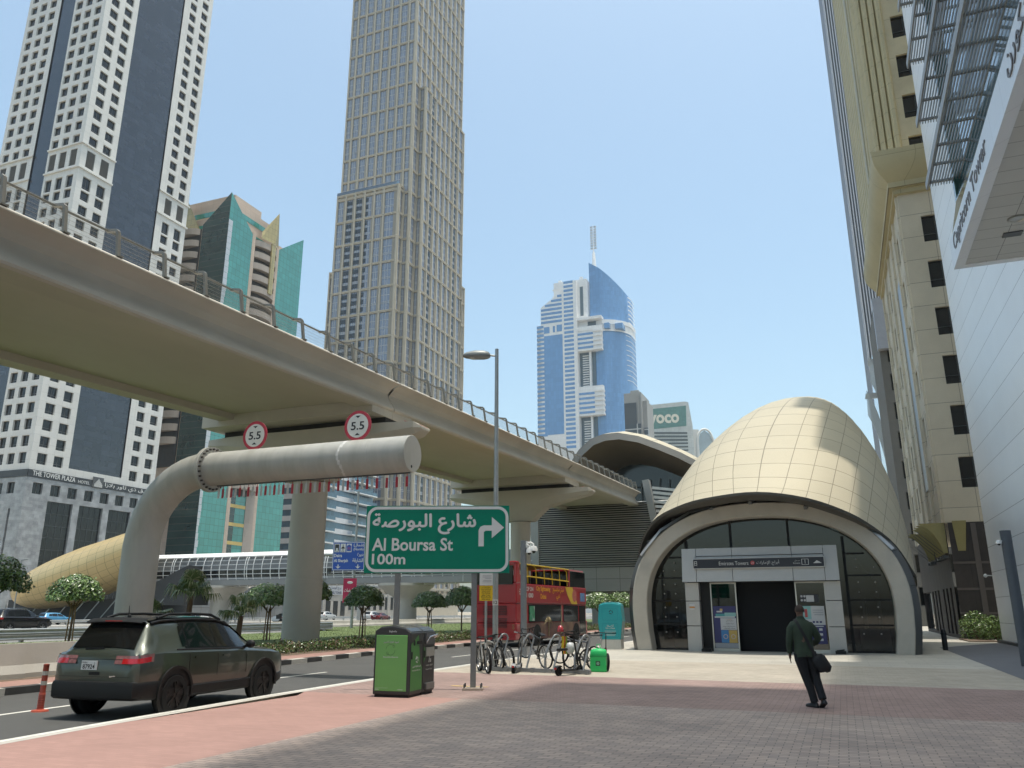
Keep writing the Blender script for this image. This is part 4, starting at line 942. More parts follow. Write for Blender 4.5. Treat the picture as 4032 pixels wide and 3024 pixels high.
for n0, zt, L in ((7.9, 36.6, 10.0), (7.0, 31.6, 8.8)):
    mb = MB()
    for q in range(9):
        tt = 120.0 + q * .45; pth = []
        for i in range(9):
            f = i / 8; pth.append((n0 - .8 + 1.6 * (1 - (1 - f) ** 2.2), tt, zt - q * .32 - L * f))
        for a, b in zip(pth, pth[1:]): mb.bar(a, b, .10, .3, None, (0, 1, 0))
    for q in range(5): mb.box(n0 - .9, n0 + 2.2, 121.2 + q * .7, 121.35 + q * .7, zt - .2, zt - .05)
    P(gb, 'louvre_screen', mb, M('silver_louvre', (.52, .53, .53), .3, .6, .06, 2.))
# ================================================================== station: louvred box and golden shell round the tracks
gold = MW('champagne_panels', (.50, .40, .25), (.26, .20, .12), 2.2, 2.2, .05, .42, .25, var=.03, xy='uv', bump=.3, dirt=.05, dscale=.2)
def uv_grid(mb, rows, su, sv):
    """give a grid mesh UVs in metres along both directions"""
    mb.uv = (len(rows), len(rows[0]), su, sv)
def shell_part(root, name, rows, mat, nu, nv, smooth=60):
    """panelled shell: rows of points, nu x nv panels drawn through UVs"""
    mb = MB(); mb.grid(rows); me_o = P(root, name, mb, mat, None); me = me_o.data
    uv = me.uv_layers.new(name='UVMap'); nr, nc = len(rows), len(rows[0])
    for poly in me.polygons:
        for li in poly.loop_indices:
            v = me.loops[li].vertex_index; uv.data[li].uv = ((v % nc) / (nc - 1) * nv, (v // nc) / (nr - 1) * nu)
    me.polygons.foreach_set('use_smooth', [True] * len(me.polygons)); me.set_sharp_from_angle(angle=R(smooth)); return me_o
def panels(name, col, line, lw, rough=.42, metal=.2, dirt=.05):
    return MW(name, col, line, 1, 1, lw, rough, metal, var=.025, xy='uv', bump=.3, dirt=dirt, dscale=.25)
gold_sh = panels('sand_shell_panels', (.49, .43, .305), (.21, .175, .12), .035, .55, .05)
gold_far = panels('gold_shell_panels', (.62, .46, .22), (.3, .22, .1), .05, .35, .3)
louvre = MW('station_louvres_', (.125, .125, .115), (.03, .03, .03), 60, .26, .13, .5, .3, var=.05, bump=.6, dirt=.1, dscale=.1)
st = city('metro_station', 'elevated metro station: dark louvred box under a curved shell roof where the viaduct ends', 'station', -24.2, 86)
mb = MB(); mb.box(-31, -3, 86.5, 140, 6.2, 13.2); P(st, 'box_wall', mb, M('louvre_backing', (.05, .05, .048), .8, 0, .1, 1.))
lm = M('louvre_blade', (.62, .60, .55), .45, .3, .08, 2.)
mb = MB(); z = 6.3
while z < 13.1: mb.extr([(-31.1, 86.1, z), (-31.1, 86.5, z + .12), (-31.1, 86.5, z + .15), (-31.1, 86.1, z + .03)], (21, 0, 0)); z += .24
P(st, 'louvre_blades', mb, lm)
mb = MB(); z = 6.3
mb.extr([(-18.9, 85.6, 15.3), (-18.2, 85.6, 15.4), (-16.7, 85.6, 6.2), (-17.4, 85.6, 6.2)], (0, 1, 0)); P(st, 'raked_fin', mb, M('grey_fin', (.30, .30, .285), .5, .2, .08, 1.)); mb = MB(); mb.extr([(-32.2, 86, 13.2), (-31.1, 86, 13.2), (-31.0, 86, 2.2), (-31.5, 86, 2.2)], (0, 1, 0)); P(st, 'raked_fin', mb, M('grey_fin', (.20, .20, .19), .5, .2, .08, 1.))
mb = MB()
for q in range(12): z = 9.0 + q * .5; mb.bar((-18.0 + (15.4 - z) * .12, 86, z), (-8, 86, z - 1.5), .12, .28)
P(st, 'louvre_blades', mb, lm)
mb = MB(); mb.box(-31, -4, 86.3, 120, 3.7, 6.2); mb.box(-25.6, -19, 88, 110, 0, 3.7); P(st, 'base_band', mb, MW('grey_station_panels', (.32, .31, .285), (.12, .12, .11), 2.6, 2.5, .05, .5, .15, var=.04, bump=.3, dirt=.08))
mb = MB(); mb.extr([(-19, 86.6, 3.7), (-4, 86.6, 3.7), (-4, 86.6, 0), (-12, 86.6, 0), (-14, 86.6, 2.2)], (0, 1.5, 0)); P(st, 'flared_wall', mb, MATS['grey_station_panels'])
rim = [(-33.6, 13.5), (-33, 17), (-31.8, 20.4), (-30.4, 22.2), (-28.7, 23.5), (-27, 24.0), (-25, 24.05), (-22.3, 23.4), (-19.4, 22.1), (-17, 20.9), (-15.2, 19.8), (-12.6, 17.6), (-10, 14.5), (-8.6, 11.5)]
rows = []
for t, dz, k in ((100, 0, 1), (104, 1.0, 1.02), (110, 1.6, 1.04), (118, 1.8, 1.04), (130, 1.0, 1.02), (150, -1.5, .95), (185, -7, .75)):
    rows.append([(-22 + (n + 22) * k, t + (z - 24) * -.12, z + dz * (z - 10) / 14) for n, z in rim])
shell_part(st, 'roof_shell', rows, gold_sh, 14, 12)
def inset(f, dz, t): return [(-22 + (n + 22) * f, t, 11.2 + (z - 11.2) * (1 - dz)) for n, z in rim]
mb = MB(); mb.grid([[(n, 100 + (z - 24) * -.12, z) for n, z in rim], [(p[0], p[1] + (p[2] - 24) * -.12, p[2]) for p in inset(.93, .075, 99.6)]]); P(st, 'roof_rim', mb, M('grey_rim', (.17, .165, .15), .5, .2, .08, .6), 40)
mb = MB(); mb.grid([[(p[0], p[1] + (p[2] - 24) * -.12, p[2]) for p in inset(.93, .075, 99.7)], [(p[0], p[1], p[2]) for p in inset(.80, .2, 110)]]); P(st, 'roof_soffit', mb, M('brown_soffit', (.22, .165, .10), .6, 0, .1, .5), 40)
gl = inset(.80, .2, 110.05); mb = MB()
for a, b in zip(gl, gl[1:]): mb.add([a, b, (b[0], b[1], 9), (a[0], a[1], 9)], [(0, 1, 2, 3)])
P(st, 'end_glazing', mb, glass('station_glass', (.012, .02, .018), .1, .7, 1.5))
mb = MB()
for i in range(16):
    f = i / 15; n0 = -23.5 + 3 * (f - .5); n1 = -31 + 20 * f; zt = 19.3 - 7 * abs(f - .45) ** 1.6 * 2
    mb.bar((n0 * .4 + n1 * .6 + 0, 109.9, 10), (n1, 109.8, zt), .14, .14)
mb.tube([(p[0] * .93 - 1.6, 109.8, 10 + (p[2] - 10) * .72) for p in gl], .08, 6); P(st, 'glazing_mullion', mb, steel_dk)
# ================================================================== station entrance pavilion
EC = -3.05; ET = 36.4
en = city('metro_entrance', 'dome shaped metro entrance with sand panels, a concrete arch and dark glass front', 'station entrance', EC, ET)
def sec(s):
    h = 7.0 + .629 * s - .0104 * s * s; a = 5.15 + .1202 * s - .0079 * s * s; c = -2.99 + .0889 * s
    if s < 0: h += .12 * s * s; a += -.02 * s
    return h, max(a, .3), c
NP = 36
# front edge of the shell: leans forward at the crown, sweeps back at the sides
EDGE = [(-8.95, 38.6, 3.9), (-8.53, 37.6, 4.82), (-7.58, 36.4, 5.76), (-5.63, 34.9, 6.23), (-3.3, 34.0, 6.37), (-2.36, 33.9, 6.32), (-.72, 34.3, 6.03), (.93, 35.4, 5.38), (2.32, 37.2, 4.38), (3.02, 38.6, 3.09)]
_L = [0]
for p, q in zip(EDGE, EDGE[1:]): _L.append(_L[-1] + math.dist(p, q))
def edge_at(f):
    d = f * _L[-1]
    for i in range(len(EDGE) - 1):
        if d <= _L[i + 1] + 1e-9:
            k = (d - _L[i]) / (_L[i + 1] - _L[i]); return Vector(EDGE[i]).lerp(Vector(EDGE[i + 1]), k)
    return Vector(EDGE[-1])
edge = [edge_at(j / NP) for j in range(NP + 1)]
for _ in range(3): edge = [edge[0]] + [(edge[j - 1] + edge[j] * 2 + edge[j + 1]) / 4 for j in range(1, NP)] + [edge[-1]]
def sec_pt(s, j):
    h, a, c = sec(s); ph = math.pi * j / NP; cz, sz = math.cos(ph), math.sin(ph)
    return Vector((c - a * math.copysign(abs(cz) ** .783, cz), 35.2 + s, 2.73 + (h - 2.73) * sz ** .783))
S_END = 33.6
def shell_ring(f, drop=0):
    out = []
    for j in range(NP + 1):
        e = edge[j]; s0 = e.y - 35.2; s = s0 + (S_END - s0) * f; p = sec_pt(s, j); d = e - sec_pt(s0, j); k = max(0, 1 - (s - s0) / 7) ** 2
        out.append(p + d * k)
    return out
fs_ = [0, .012, .03, .06, .09, .13, .17, .21, .26, .31, .37, .43, .49, .55, .61, .67, .73, .79, .85, .91, .96, 1]
shell_part(en, 'shell', [shell_ring(f) for f in fs_], gold_sh, 17, 18)
_c = Vector((EC, 0, 1.5))
def inner(dist, back, dz): return [Vector((p.x + (_c.x - p.x) * dist, p.y + back, p.z + (_c.z - p.z) * dist - dz)) for p in edge]
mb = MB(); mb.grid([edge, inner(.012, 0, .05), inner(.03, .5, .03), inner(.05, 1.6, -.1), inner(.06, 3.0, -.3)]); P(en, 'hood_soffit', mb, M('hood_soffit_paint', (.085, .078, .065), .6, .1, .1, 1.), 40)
def arch(a, h, t, z0=0., e=.86, n=40):
    out = [(EC - a + .16, t, z0), (EC - a + .05, t, .8)]
    for j in range(n + 1):
        ph = math.pi * j / n; cz, sz = math.cos(ph), math.sin(ph)
        out.append((EC - a * math.copysign(abs(cz) ** e, cz), t, 1.7 + (h - 1.7) * sz ** e))
    return out + [(EC + a - .05, t, .8), (EC + a - .16, t, z0)]
mb = MB(); mb.grid([arch(5.0, 5.6, 37.4), arch(5.0, 5.6, 36.4), arch(5.04, 5.63, 36.36), arch(5.62, 6.16, 36.36), arch(5.66, 6.2, 36.42)]); P(en, 'arch_band', mb, M('arch_concrete', (.46, .42, .355), .65, 0, .12, .9, .2, 20, stain=((.31, .285, .245), .7, .55, .5)), 40)
mb = MB(); mb.grid([arch(5.66, 6.2, 36.42), arch(5.95, 6.42, 37.0), arch(5.7, 6.8, 38.4), arch(5.5, 6.9, 42)]); P(en, 'side_cladding', mb, M('charcoal_cladding', (.075, .078, .08), .4, .3, .1, 1.5), 40)
mb = MB()
for j in range(4, 42, 4):
    a, b = arch(5.67, 6.21, 36.42)[j], arch(5.96, 6.43, 37.0)[j]; mb.bar(a, b, .05, .012)
P(en, 'cladding_joint', mb, black)
mb = MB(); rg = random.Random(9); oo = arch(5.8, 6.36, 36.5)[8:-8]; ii = arch(5.66, 6.2, 36.34)[8:-8]
for j in range(0, len(oo) - 3, 4):
    d = rg.uniform(-.05, .05); up = .05
    mb.add([(oo[j][0], oo[j][1], oo[j][2] + up), (oo[j + 4 if j + 4 < len(oo) else -1][0], oo[j][1] + d, oo[j + 4 if j + 4 < len(oo) else -1][2] + up), (ii[j + 4 if j + 4 < len(ii) else -1][0], ii[j][1] - .1 + d, ii[j + 4 if j + 4 < len(ii) else -1][2] + up), (ii[j][0], ii[j][1] - .1, ii[j][2] + up)], [(0, 1, 2, 3)])
P(en, 'silver_flashing', mb, M('silver_flashing_metal', (.55, .56, .57), .35, .7, .08, 2.))
for j in range(10, 38, 4):
    a, b = arch(5.9, 6.42, 36.9)[j], inner(.05, 1.6, 0)
    k = min(range(len(b)), key=lambda q: (b[q][0] - a[0]) ** 2 + (b[q][2] - a[2]) ** 2)
    mb = MB(); mb.bar(a, b[k], .14, .14); P(en, 'roof_bracket', mb, steel_dk)
mb = MB(); mb.grid([arch(5.75, 6.3, 37.2), [(EC + (p[0] - EC) * .97, 37.9, p[2] + .75 * min(1, p[2] / 4)) for p in arch(5.75, 6.3, 37.2)]]); P(en, 'clerestory_glass', mb, glass('clerestory', (.02, .022, .022), .1, .8, 1.5))
# glazing and its dark inside
inn = arch(5.0, 5.6, 37.3); mb = MB(); mb.poly([(p[0], 37.3, p[2]) for p in inn]); P(en, 'glazing', mb, clear('entrance_glass', (.15, .18, .175), .02))
mb = MB(); mb.grid([[(p[0], 37.32, p[2]) for p in arch(4.98, 5.58, 0)], [(p[0], 47, p[2]) for p in arch(4.9, 5.5, 0)]]); mb.poly([(p[0], 47, p[2]) for p in arch(4.9, 5.5, 0)]); mb.quad((EC - 5, 37.3, .012), (EC + 5, 37.3, .012), (EC + 5, 47, .012), (EC - 5, 47, .012)); P(en, 'interior', mb, M('dim_interior', (.035, .036, .036), .8, 0, .2, .6))
mb = MB()
for n in (-5.0, -1.1, EC): pass
for n in (-4.35, -1.9): mb = MB(); mb.box(n - .05, n + .05, 37.2, 37.3, 4.2, 5.6); P(en, 'glazing_frame', mb, black)
mbl = MB(); mb = MB()
mbl.box(-6.4, -6.28, 37.2, 37.3, 0, 4.7); mb.box(.2, .32, 37.2, 37.3, 0, 4.7)
for z in (.0, 1.05, 2.05, 3.05, 3.95):
    w = 4.9 if z < 2.2 else (4.65 if z < 3.2 else 4.1)
    mbl.box(EC - w, -6.3, 37.21, 37.29, z, z + .07); mb.box(.2, EC + w, 37.21, 37.29, z, z + .07)
P(en, 'glazing_frame', mb, black); P(en, 'glazing_frame', mbl, black)
mb = MB(); rg = random.Random(4)
for n in (-7.4, -6.9, .7, 1.35):
    for z in (.75, 1.4, 1.8, 2.4, 2.8, 3.4, 3.75):
        if abs(n - EC) > 3.9 and z > 3.5: continue
        mb = MB(); mb.ball((n, 37.17, z), .035, 8, 5); P(en, 'spider_fitting', mb, steel, 60)
mb = MB()
for n in (-7.2, .9, 1.5): mb = MB(); mb.lathe([(.07, 0), (.07, 2.2)], 10, (n, 40, 0)); mb.box(n - .3, n + .3, 39.5, 40, 0, .9); P(en, 'ticket_gate', mb, M('inside_steel', (.25, .26, .26), .4, .6, .1, 2.))
# portal frame
pg = MW('portal_panels', (.36, .35, .335), (.03, .03, .035), 1.0, 1.0, .02, .45, .35, var=.02, bump=.2, dirt=.05)
pm = M('portal_metal', (.42, .405, .38), .42, .2, .05, 2.)
mb = MB(); ft = 36.05
def post(a, b): 
    for z0, z1 in ((.0, 1.02), (1.05, 2.05), (2.08, 2.83)): mb.box(a, b, ft + .15, 37.4, z0, z1)
post(-6.3, -5.72); P(en, 'portal_post', mb, pm); mb = MB(); post(-.62, 0); P(en, 'portal_post', mb, pm)
mb = MB()
for a, b in ((-6.36, -5.76), (-5.74, -4.23), (-4.21, -1.79), (-1.77, -.55), (-.53, .0)):
    for z0, z1 in ((2.86, 3.40), (3.80, 3.92), (3.95, 4.28)) if a > -6 and b < 0 - .5 or False else ((2.86, 4.28),):
        mb.add([(a, ft - .10 + (z - 2.8) * .16, z) for z in (z0, z1)] + [(b, ft - .10 + (z - 2.8) * .16, z) for z in (z0, z1)] + [(a, 37.35, z) for z in (z0, z1)] + [(b, 37.35, z) for z in (z0, z1)],
               [(0, 2, 3, 1), (4, 0, 1, 5), (2, 6, 7, 3), (1, 3, 7, 5), (0, 4, 6, 2)])
P(en, 'portal_header', mb, pm)
mb = MB(); mb.box(-6.2, -.1, ft + .2, 37.3, 2.84, 4.2); mb.box(-5.75, -5.3, 36.6, 37.3, 0, 2.84); mb.box(-.6, -.45, 36.6, 37.3, 0, 2.84); P(en, 'portal_core', mb, black)
sg = M('navy_sign', (.012, .013, .022), .35, 0, .1, 2.)
mb = MB(); mb.box(-5.84, -.53, ft - .12, ft + .1, 3.42, 3.80); sgn = P(en, 'station_sign', mb, sg)
y = ft - .126; mb = MB(); letter(mb, 'Emirates Towers', (-4.75, y, 3.53), (1, 0, 0), (0, 0, 1), h=.155, w=1.22); letter(mb, arab('أبراج الإمارات'), (-3.2, y, 3.50), (1, 0, 0), (0, 0, 1), h=.22, w=.92)
letter(mb, '1', (-1.26, y, 3.54), (1, 0, 0), (0, 0, 1), h=.16, align='c'); letter(mb, arab('مدخل'), (-1.47, y, 3.63), (1, 0, 0), (0, 0, 1), h=.07, w=.2, align='r'); letter(mb, 'Entrance', (-1.45, y, 3.53), (1, 0, 0), (0, 0, 1), h=.07, w=.28, align='r')
for a, b, c, d in ((-1.4, -1.38, 3.49, 3.73), (-1.14, -1.12, 3.49, 3.73), (-1.4, -1.12, 3.49, 3.505), (-1.4, -1.12, 3.715, 3.73)): mb.box(a, b, y, y + .004, c, d)
mb.add([(-.95, y, 3.55), (-.62, y, 3.55), (-.72, y, 3.62), (-.80, y, 3.66)], [(0, 1, 2, 3)])
for a, b, c, d in ((-5.80, -5.68, 3.54, 3.56), (-5.80, -5.78, 3.54, 3.72), (-5.70, -5.68, 3.54, 3.72), (-5.8, -5.68, 3.62, 3.64), (-5.8, -5.68, 3.70, 3.72)): mb.box(a, b, y, y + .004, c, d)
mb.bar((-5.79, y, 3.54), (-5.82, y, 3.48), .015, .004); mb.bar((-5.69, y, 3.54), (-5.66, y, 3.48), .015, .004)
for a, b, c, d in ((-5.86, -.51, 3.40, 3.42), (-5.86, -.51, 3.80, 3.82), (-5.86, -5.84, 3.42, 3.8), (-.53, -.51, 3.42, 3.8)): mb.box(a, b, ft - .13, ft, c, d)
P(en, 'sign_lettering', mb, M('sign_pale', (.52, .52, .50), .5, 0, .05, 3.), None, sgn)
mb = MB(); mb.disc(.085, 20, (-3.36, y, 3.61), None, 'y'); P(en, 'line_dot', mb, M('line_red', (.42, .04, .04), .5, 0, .05, 3.), None, sgn)
mb = MB(); letter(mb, '23', (-3.36, y - .003, 3.57), (1, 0, 0), (0, 0, 1), h=.075, align='c'); P(en, 'dot_number', mb, MATS['sign_pale'], None, sgn)
# doors: glass leaves beside a near-black panel painted as the unlit opening
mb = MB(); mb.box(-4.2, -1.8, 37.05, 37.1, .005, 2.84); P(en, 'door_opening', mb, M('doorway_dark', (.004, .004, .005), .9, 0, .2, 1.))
for a, b in ((-5.3, -4.2), (-1.8, -.6)):
    mb = MB(); mb.box(a, a + .05, 36.62, 36.68, 0, 2.84); mb.box(b - .05, b, 36.62, 36.68, 0, 2.84); mb.box(a + .05, b - .05, 36.62, 36.68, 0, .12); mb.box(a + .05, b - .05, 36.62, 36.68, 2.78, 2.84); df = P(en, 'door_leaf', mb, steel)
    mb = MB(); mb.box(a + .05, b - .05, 36.645, 36.66, .12, 2.78); P(en, 'door_glass', mb, clear('door_glass', (.30, .34, .34), .04), None, df)
def poster(name, a, b, z0, z1, cells, label):
    o = city(name, label, 'poster', a, 36.6)
    for (x0, x1, y0, y1, col) in cells:
        mb = MB(); mb.box(a + (b - a) * x0, a + (b - a) * x1, 36.60 - .001 * len(o.children), 36.63, z0 + (z1 - z0) * y0, z0 + (z1 - z0) * y1)
        P(o, 'print_panel', mb, M('print_' + col, {'navy': (.03, .03, .12), 'white': (.5, .5, .5), 'blue': (.05, .2, .42), 'gold': (.5, .33, .08), 'aqua': (.22, .42, .40), 'teal': (.06, .28, .28), 'red': (.4, .06, .06), 'grey': (.3, .31, .33), 'sunset': (.5, .33, .12)}[col], .5, 0, .05, 3.))
    return o
po = poster('poster', -5.22, -4.28, .35, 1.85, [(0, 1, 0, 1, 'navy'), (.05, .95, .68, .72, 'white'), (.1, .7, .72, .79, 'teal'), (.15, .4, .83, .87, 'white'), (.3, .42, .87, .93, 'sunset'), (.5, 1, .72, .82, 'aqua'), (.3, 1, .35, .67, 'white'), (.3, .63, 0, .34, 'blue'), (.64, 1, 0, .34, 'gold'), (.0, 1.03, -.14, -.01, 'grey')], 'navy train poster on the glass left of the dark doorway')
mb = MB(); letter(mb, 'Smart Planning for', (-4.34, 36.585, .98), (1, 0, 0), (0, 0, 1), h=.055, w=.5, align='r'); letter(mb, 'a Pleasant Journey', (-4.34, 36.585, .90), (1, 0, 0), (0, 0, 1), h=.055, w=.48, align='r'); letter(mb, arab('تخطيط ذكي'), (-4.4, 36.585, 1.2), (1, 0, 0), (0, 0, 1), h=.08, w=.3, align='r'); letter(mb, arab('لرحلة مثالية'), (-4.4, 36.585, 1.09), (1, 0, 0), (0, 0, 1), h=.08, w=.3, align='r'); P(po, 'lettering', mb, sign_black)
mb = MB(); mb.add([(-4.75, 36.585, 1.28), (-4.4, 36.585, 1.28), (-4.5, 36.585, 1.34)], [(0, 1, 2)]); mb.lathe([(.07, 0), (.1, 0)], 16, (-4.76, 36.583, .6), None, 'y'); mb.lathe([(.07, 0), (.1, 0)], 16, (-4.44, 36.583, .6), None, 'y'); P(po, 'print_icon', mb, M('print_icon_pale', (.5, .4, .35), .5, 0, .05, 3.))
pr = poster('poster', -1.62, -.72, .35, 1.85, [(0, 1, 0, .5, 'navy'), (0, 1, .5, 1, 'white'), (0, .42, .65, 1, 'aqua'), (.14, .26, .7, .92, 'red'), (.45, .55, .55, .6, 'navy'), (.6, .7, .55, .6, 'navy'), (.75, .85, .55, .6, 'navy'), (.1, .9, .45, .475, 'white')] + [(x, x + .14, y_, y_ + .06, 'white') for x in (.45, .7) for y_ in (.08, .22, .35)] + [(.5, .95, .88, .9, 'grey'), (.5, .95, .82, .84, 'grey'), (.55, .95, .76, .78, 'grey')], 'navy and white travel poster on the glass right of the dark doorway')
no = city('notice_board', 'small dark notice panel with round prohibition icons above the right poster', 'notice', -1.6, 36.6)
mb = MB(); mb.box(-1.62, -.9, 36.6, 36.63, 2.0, 2.32); P(no, 'board', mb, sg); mb = MB(); mb.box(-1.38, -1.08, 36.59, 36.6, 2.02, 2.28)
for x, z in ((-1.56, 2.24), (-1.44, 2.24), (-1.56, 2.08), (-1.44, 2.08)): mb.disc(.045, 14, (x, 36.592, z), None, 'y')
P(no, 'icon', mb, MATS['print_white'])
for n, w in ((-5.5, 'left'), (-.25, 'right')):
    o = city('floor_light', 'small black box light on the ground at the foot of the %s portal post' % w, 'light', n, 36.0, 'ground lights beside the portal')
    mb = MB(); mb.box(n - .2, n + .2, 35.85, 36.15, 0, .12); mb.bar((n - .15, 36, .12), (n + .15, 36, .16), .04, .05); P(o, 'housing', mb, black)
o = city('call_panel', 'white and orange panel fixed on the left portal post', 'notice', -6.05, 36.1); mb = MB(); mb.box(-6.15, -5.93, 36.17, 36.2, 1.7, 1.95); P(o, 'plate', mb, MATS['print_white']); mb = MB(); mb.box(-6.15, -5.93, 36.165, 36.17, 1.77, 1.84); P(o, 'orange_stripe', mb, M('orange_print', (.5, .22, .04), .5, 0, .05, 3.))
# ================================================================== footbridge and the opposite entrance
FT = 100
fb = city('footbridge', 'long covered footbridge with white curved ribs crossing the highway', 'footbridge', -70, FT)
mb = MB(); mb.box(-108, -30, FT - 1.9, FT + 1.9, 5.3, 6.1); P(fb, 'deck', mb, M('bridge_grey', (.25, .25, .24), .6, .1, .08, .5))
mb = MB(); mb.box(-108, -30, FT - 1.2, FT + 1.2, 6.1, 9.4); P(fb, 'inner_wall', mb, M('bridge_panel', (.22, .225, .23), .5, .1, .1, .4))
mb = MB(); mb.box(-108, -30, FT - 1.26, FT + 1.26, 6.5, 7.5); P(fb, 'glass_band', mb, glass('bridge_glass', (.012, .013, .014), .1, .7, 1.5))
def rib(n, m=None):
    return [(n, FT + 1.9 * math.cos(R(a)) if False else FT - 1.95 * math.sin(R(a)) ** .7, 7.6 + 2.5 * math.cos(R(a))) for a in range(14, 172, 12)]
mb = MB()
n = -108.0; k = 0
while n < -47.5:
    mb.tube(rib(n), .06, 5); n += 1.55; k += 1
    if k % 9 == 0: mb.tube(rib(n - 1.15), .06, 5)
P(fb, 'ribs', mb, white)
mb = MB()
for a in range(26, 172, 16): mb.bar((-108, FT - 1.98 * math.sin(R(a)) ** .7, 7.6 + 2.5 * math.cos(R(a))), (-47.5, FT - 1.98 * math.sin(R(a)) ** .7, 7.6 + 2.5 * math.cos(R(a))), .07, .07)
P(fb, 'rails', mb, white)
mb = MB(); mb.grid([[(x, FT - 1.5, 9.55), (x, FT - 1, 9.95), (x, FT, 10.2), (x, FT + 1, 9.95), (x, FT + 1.5, 9.5)] for x in (-108, -47)]); P(fb, 'roof', mb, white, 40)
mb = MB()
for n in [-46 + 1.9 * q for q in range(9)]: mb.box(n - .05, n + .05, FT - 1.95, FT - 1.85, 5.4, 7.9)
mb.box(-47, -29, FT - 1.96, FT - 1.84, 7.8, 7.95); mb.box(-47, -29, FT - 1.96, FT - 1.84, 6.7, 6.8); P(fb, 'side_truss', mb, M('truss_pale', (.46, .46, .45), .5, .2, .06, 1.))
for n in (-56, -88):
    mb = MB(); mb.lathe([(1.5, 0), (1.5, 3.1), (1.7, 3.4), (3.2, 4.4), (3.9, 5.0), (3.9, 5.32)], 24, (n, FT + 1, 0)); P(fb, 'pier', mb, concrete_lt, 40)
ge = city('gold_entrance', 'golden panelled metro entrance shell rising across the highway below the hotel', 'station entrance', -110, 95)
rows = []
for i in range(16):
    f = i / 15; n = -125 + 27 * f; zc = 3.4 + 6.0 * f ** 1.3; r = 4.1 * math.sqrt(max(.001, 1 - (1 - min(1, f * 1.55)) ** 2.2)); rz = r * (1 if f < .6 else 1 - .3 * (f - .6))
    rows.append([(n + .25 * (zc - 3) * 0 - .5 * rz * math.cos(R(a)) * .4, 95 + r * 1.1 * math.sin(R(a)) * -1, zc + .9 + rz * math.cos(R(a))) for a in range(-30, 200, 10)])
shell_part(ge, 'shell', rows, gold_far, 16, 15)
mb = MB(); mb.box(-128, -96, 96.5, 103, 0, 3.4); mb.extr([(-104, 95.5, 2.5), (-90, 95.5, 8.2), (-90, 95.5, 2.5)], (0, 5, 0)); P(ge, 'dark_base', mb, M('entrance_shadow_wall', (.04, .04, .04), .7, 0, .1, 1.))
mb = MB()
for q in range(9): n = -121 + q * 3.1; mb.bar((n, 94.6, .2), (n + 3.2, 94.6, 3.4), .12, .12)
P(ge, 'raking_strut', mb, galv)
# shop fronts at the foot of the towers
sf = city('shop_front', 'row of shop fronts with a pharmacy sign under the footbridge', 'shop', -137, 160)
mb = MB(); mb.box(-139.4, -137.8, 148, 200, 0, 8.2); P(sf, 'shop_wall', mb, MW('shop_panels', (.16, .165, .17), (.05, .05, .05), 3, 2.4, .08, .3, .1, var=.15, bump=0))
mb = MB(); mb.box(-137.8, -137.5, 160.5, 174, 4.2, 5.9); mb.box(-137.8, -137.6, 154, 159.5, 6.0, 7.8); P(sf, 'sign_board', mb, M('shop_white', (.62, .63, .64), .4, 0, .05, 2.))
mb = MB(); letter(mb, 'Aster Pharmacy', (-137.45, 164.8, 4.5), (0, 1, 0), (0, 0, 1), h=1.1, w=8.2, weight=.02); P(sf, 'lettering', mb, M('shop_green', (.05, .25, .22), .5, 0, .1, 2.))
mb = MB(); letter(mb, 'Aster', (-137.5, 156.1, 6.3), (0, 1, 0), (0, 0, 1), h=1.1, w=3.3, weight=.02); P(sf, 'lettering', mb, M('shop_teal_letters', (.12, .35, .38), .5, 0, .1, 2.))
mb = MB(); mb.extr([(-137.8, 166, 6.6), (-135, 168, 8.2), (-137.8, 170, 8.6)], (0, .3, .1)); P(sf, 'canopy', mb, M('shop_canopy', (.5, .46, .4), .7, 0, .1, 1.))
wb = city('low_hotel_annex', 'low pale stone annex with a name panel behind the highway trees', 'building', -137, 200)
mb = MB(); mb.box(-146, -138.5, 201, 214, 0, 9.6); mb.box(-146, -139.5, 214, 262, 0, 7); P(wb, 'stone_wall', mb, MW('annex_stone', (.36, .34, .31), (.25, .24, .22), 1.6, .9, .03, .6, var=.06, bump=.1))
mb = MB(); mb.box(-138.5, -138.3, 201.8, 211, 6.2, 8.9); P(wb, 'name_panel', mb, M('annex_panel', (.42, .43, .45), .5, 0, .05, 2.))
mb = MB(); letter(mb, arab('برج الوصل'), (-138.25, 204, 7.55), (0, 1, 0), (0, 0, 1), h=1.1, w=5.6, weight=.01); letter(mb, 'AL WASL TOWER', (-138.25, 202.6, 6.5), (0, 1, 0), (0, 0, 1), h=.75, w=7.4, weight=.02); P(wb, 'lettering', mb, M('navy_letters', (.03, .04, .09), .5, 0, .1, 2.))
mb = MB()
for q in range(12): mb.box(-139.5, -139.4, 216 + q * 3.6, 217.6 + q * 3.6, 2, 6)
for q in range(3): mb.box(-138.5, -138.42, 202.5 + q * 3.8, 204.8 + q * 3.8, .3, 4.5)
P(wb, 'window', mb, wglass)
# ================================================================== cars
car_glass = glass('car_glass', (.006, .007, .007), .05, .5, 1.5); tail_red = M('tail_lamp_red', (.42, .010, .014), .15, 0, .2, 9., coat=.6); lamp_clear = M('lamp_clear', (.5, .5, .5), .12, .2, .1, 9., coat=.6)
rim_blk = M('black_alloy', (.02, .02, .02), .35, .6, .1, 5.); rim_sil = M('silver_alloy', (.45, .45, .46), .3, .8, .1, 5.); plate_m = M('number_plate', (.62, .62, .60), .4, 0, .04, 3.)
def paint(name, col, metal=.35, rough=.28):
    m = M(name, col, rough, metal, .04, 1.5, coat=.8); m.node_tree.nodes['Principled BSDF'].inputs['Coat Roughness'].default_value = .06; return m
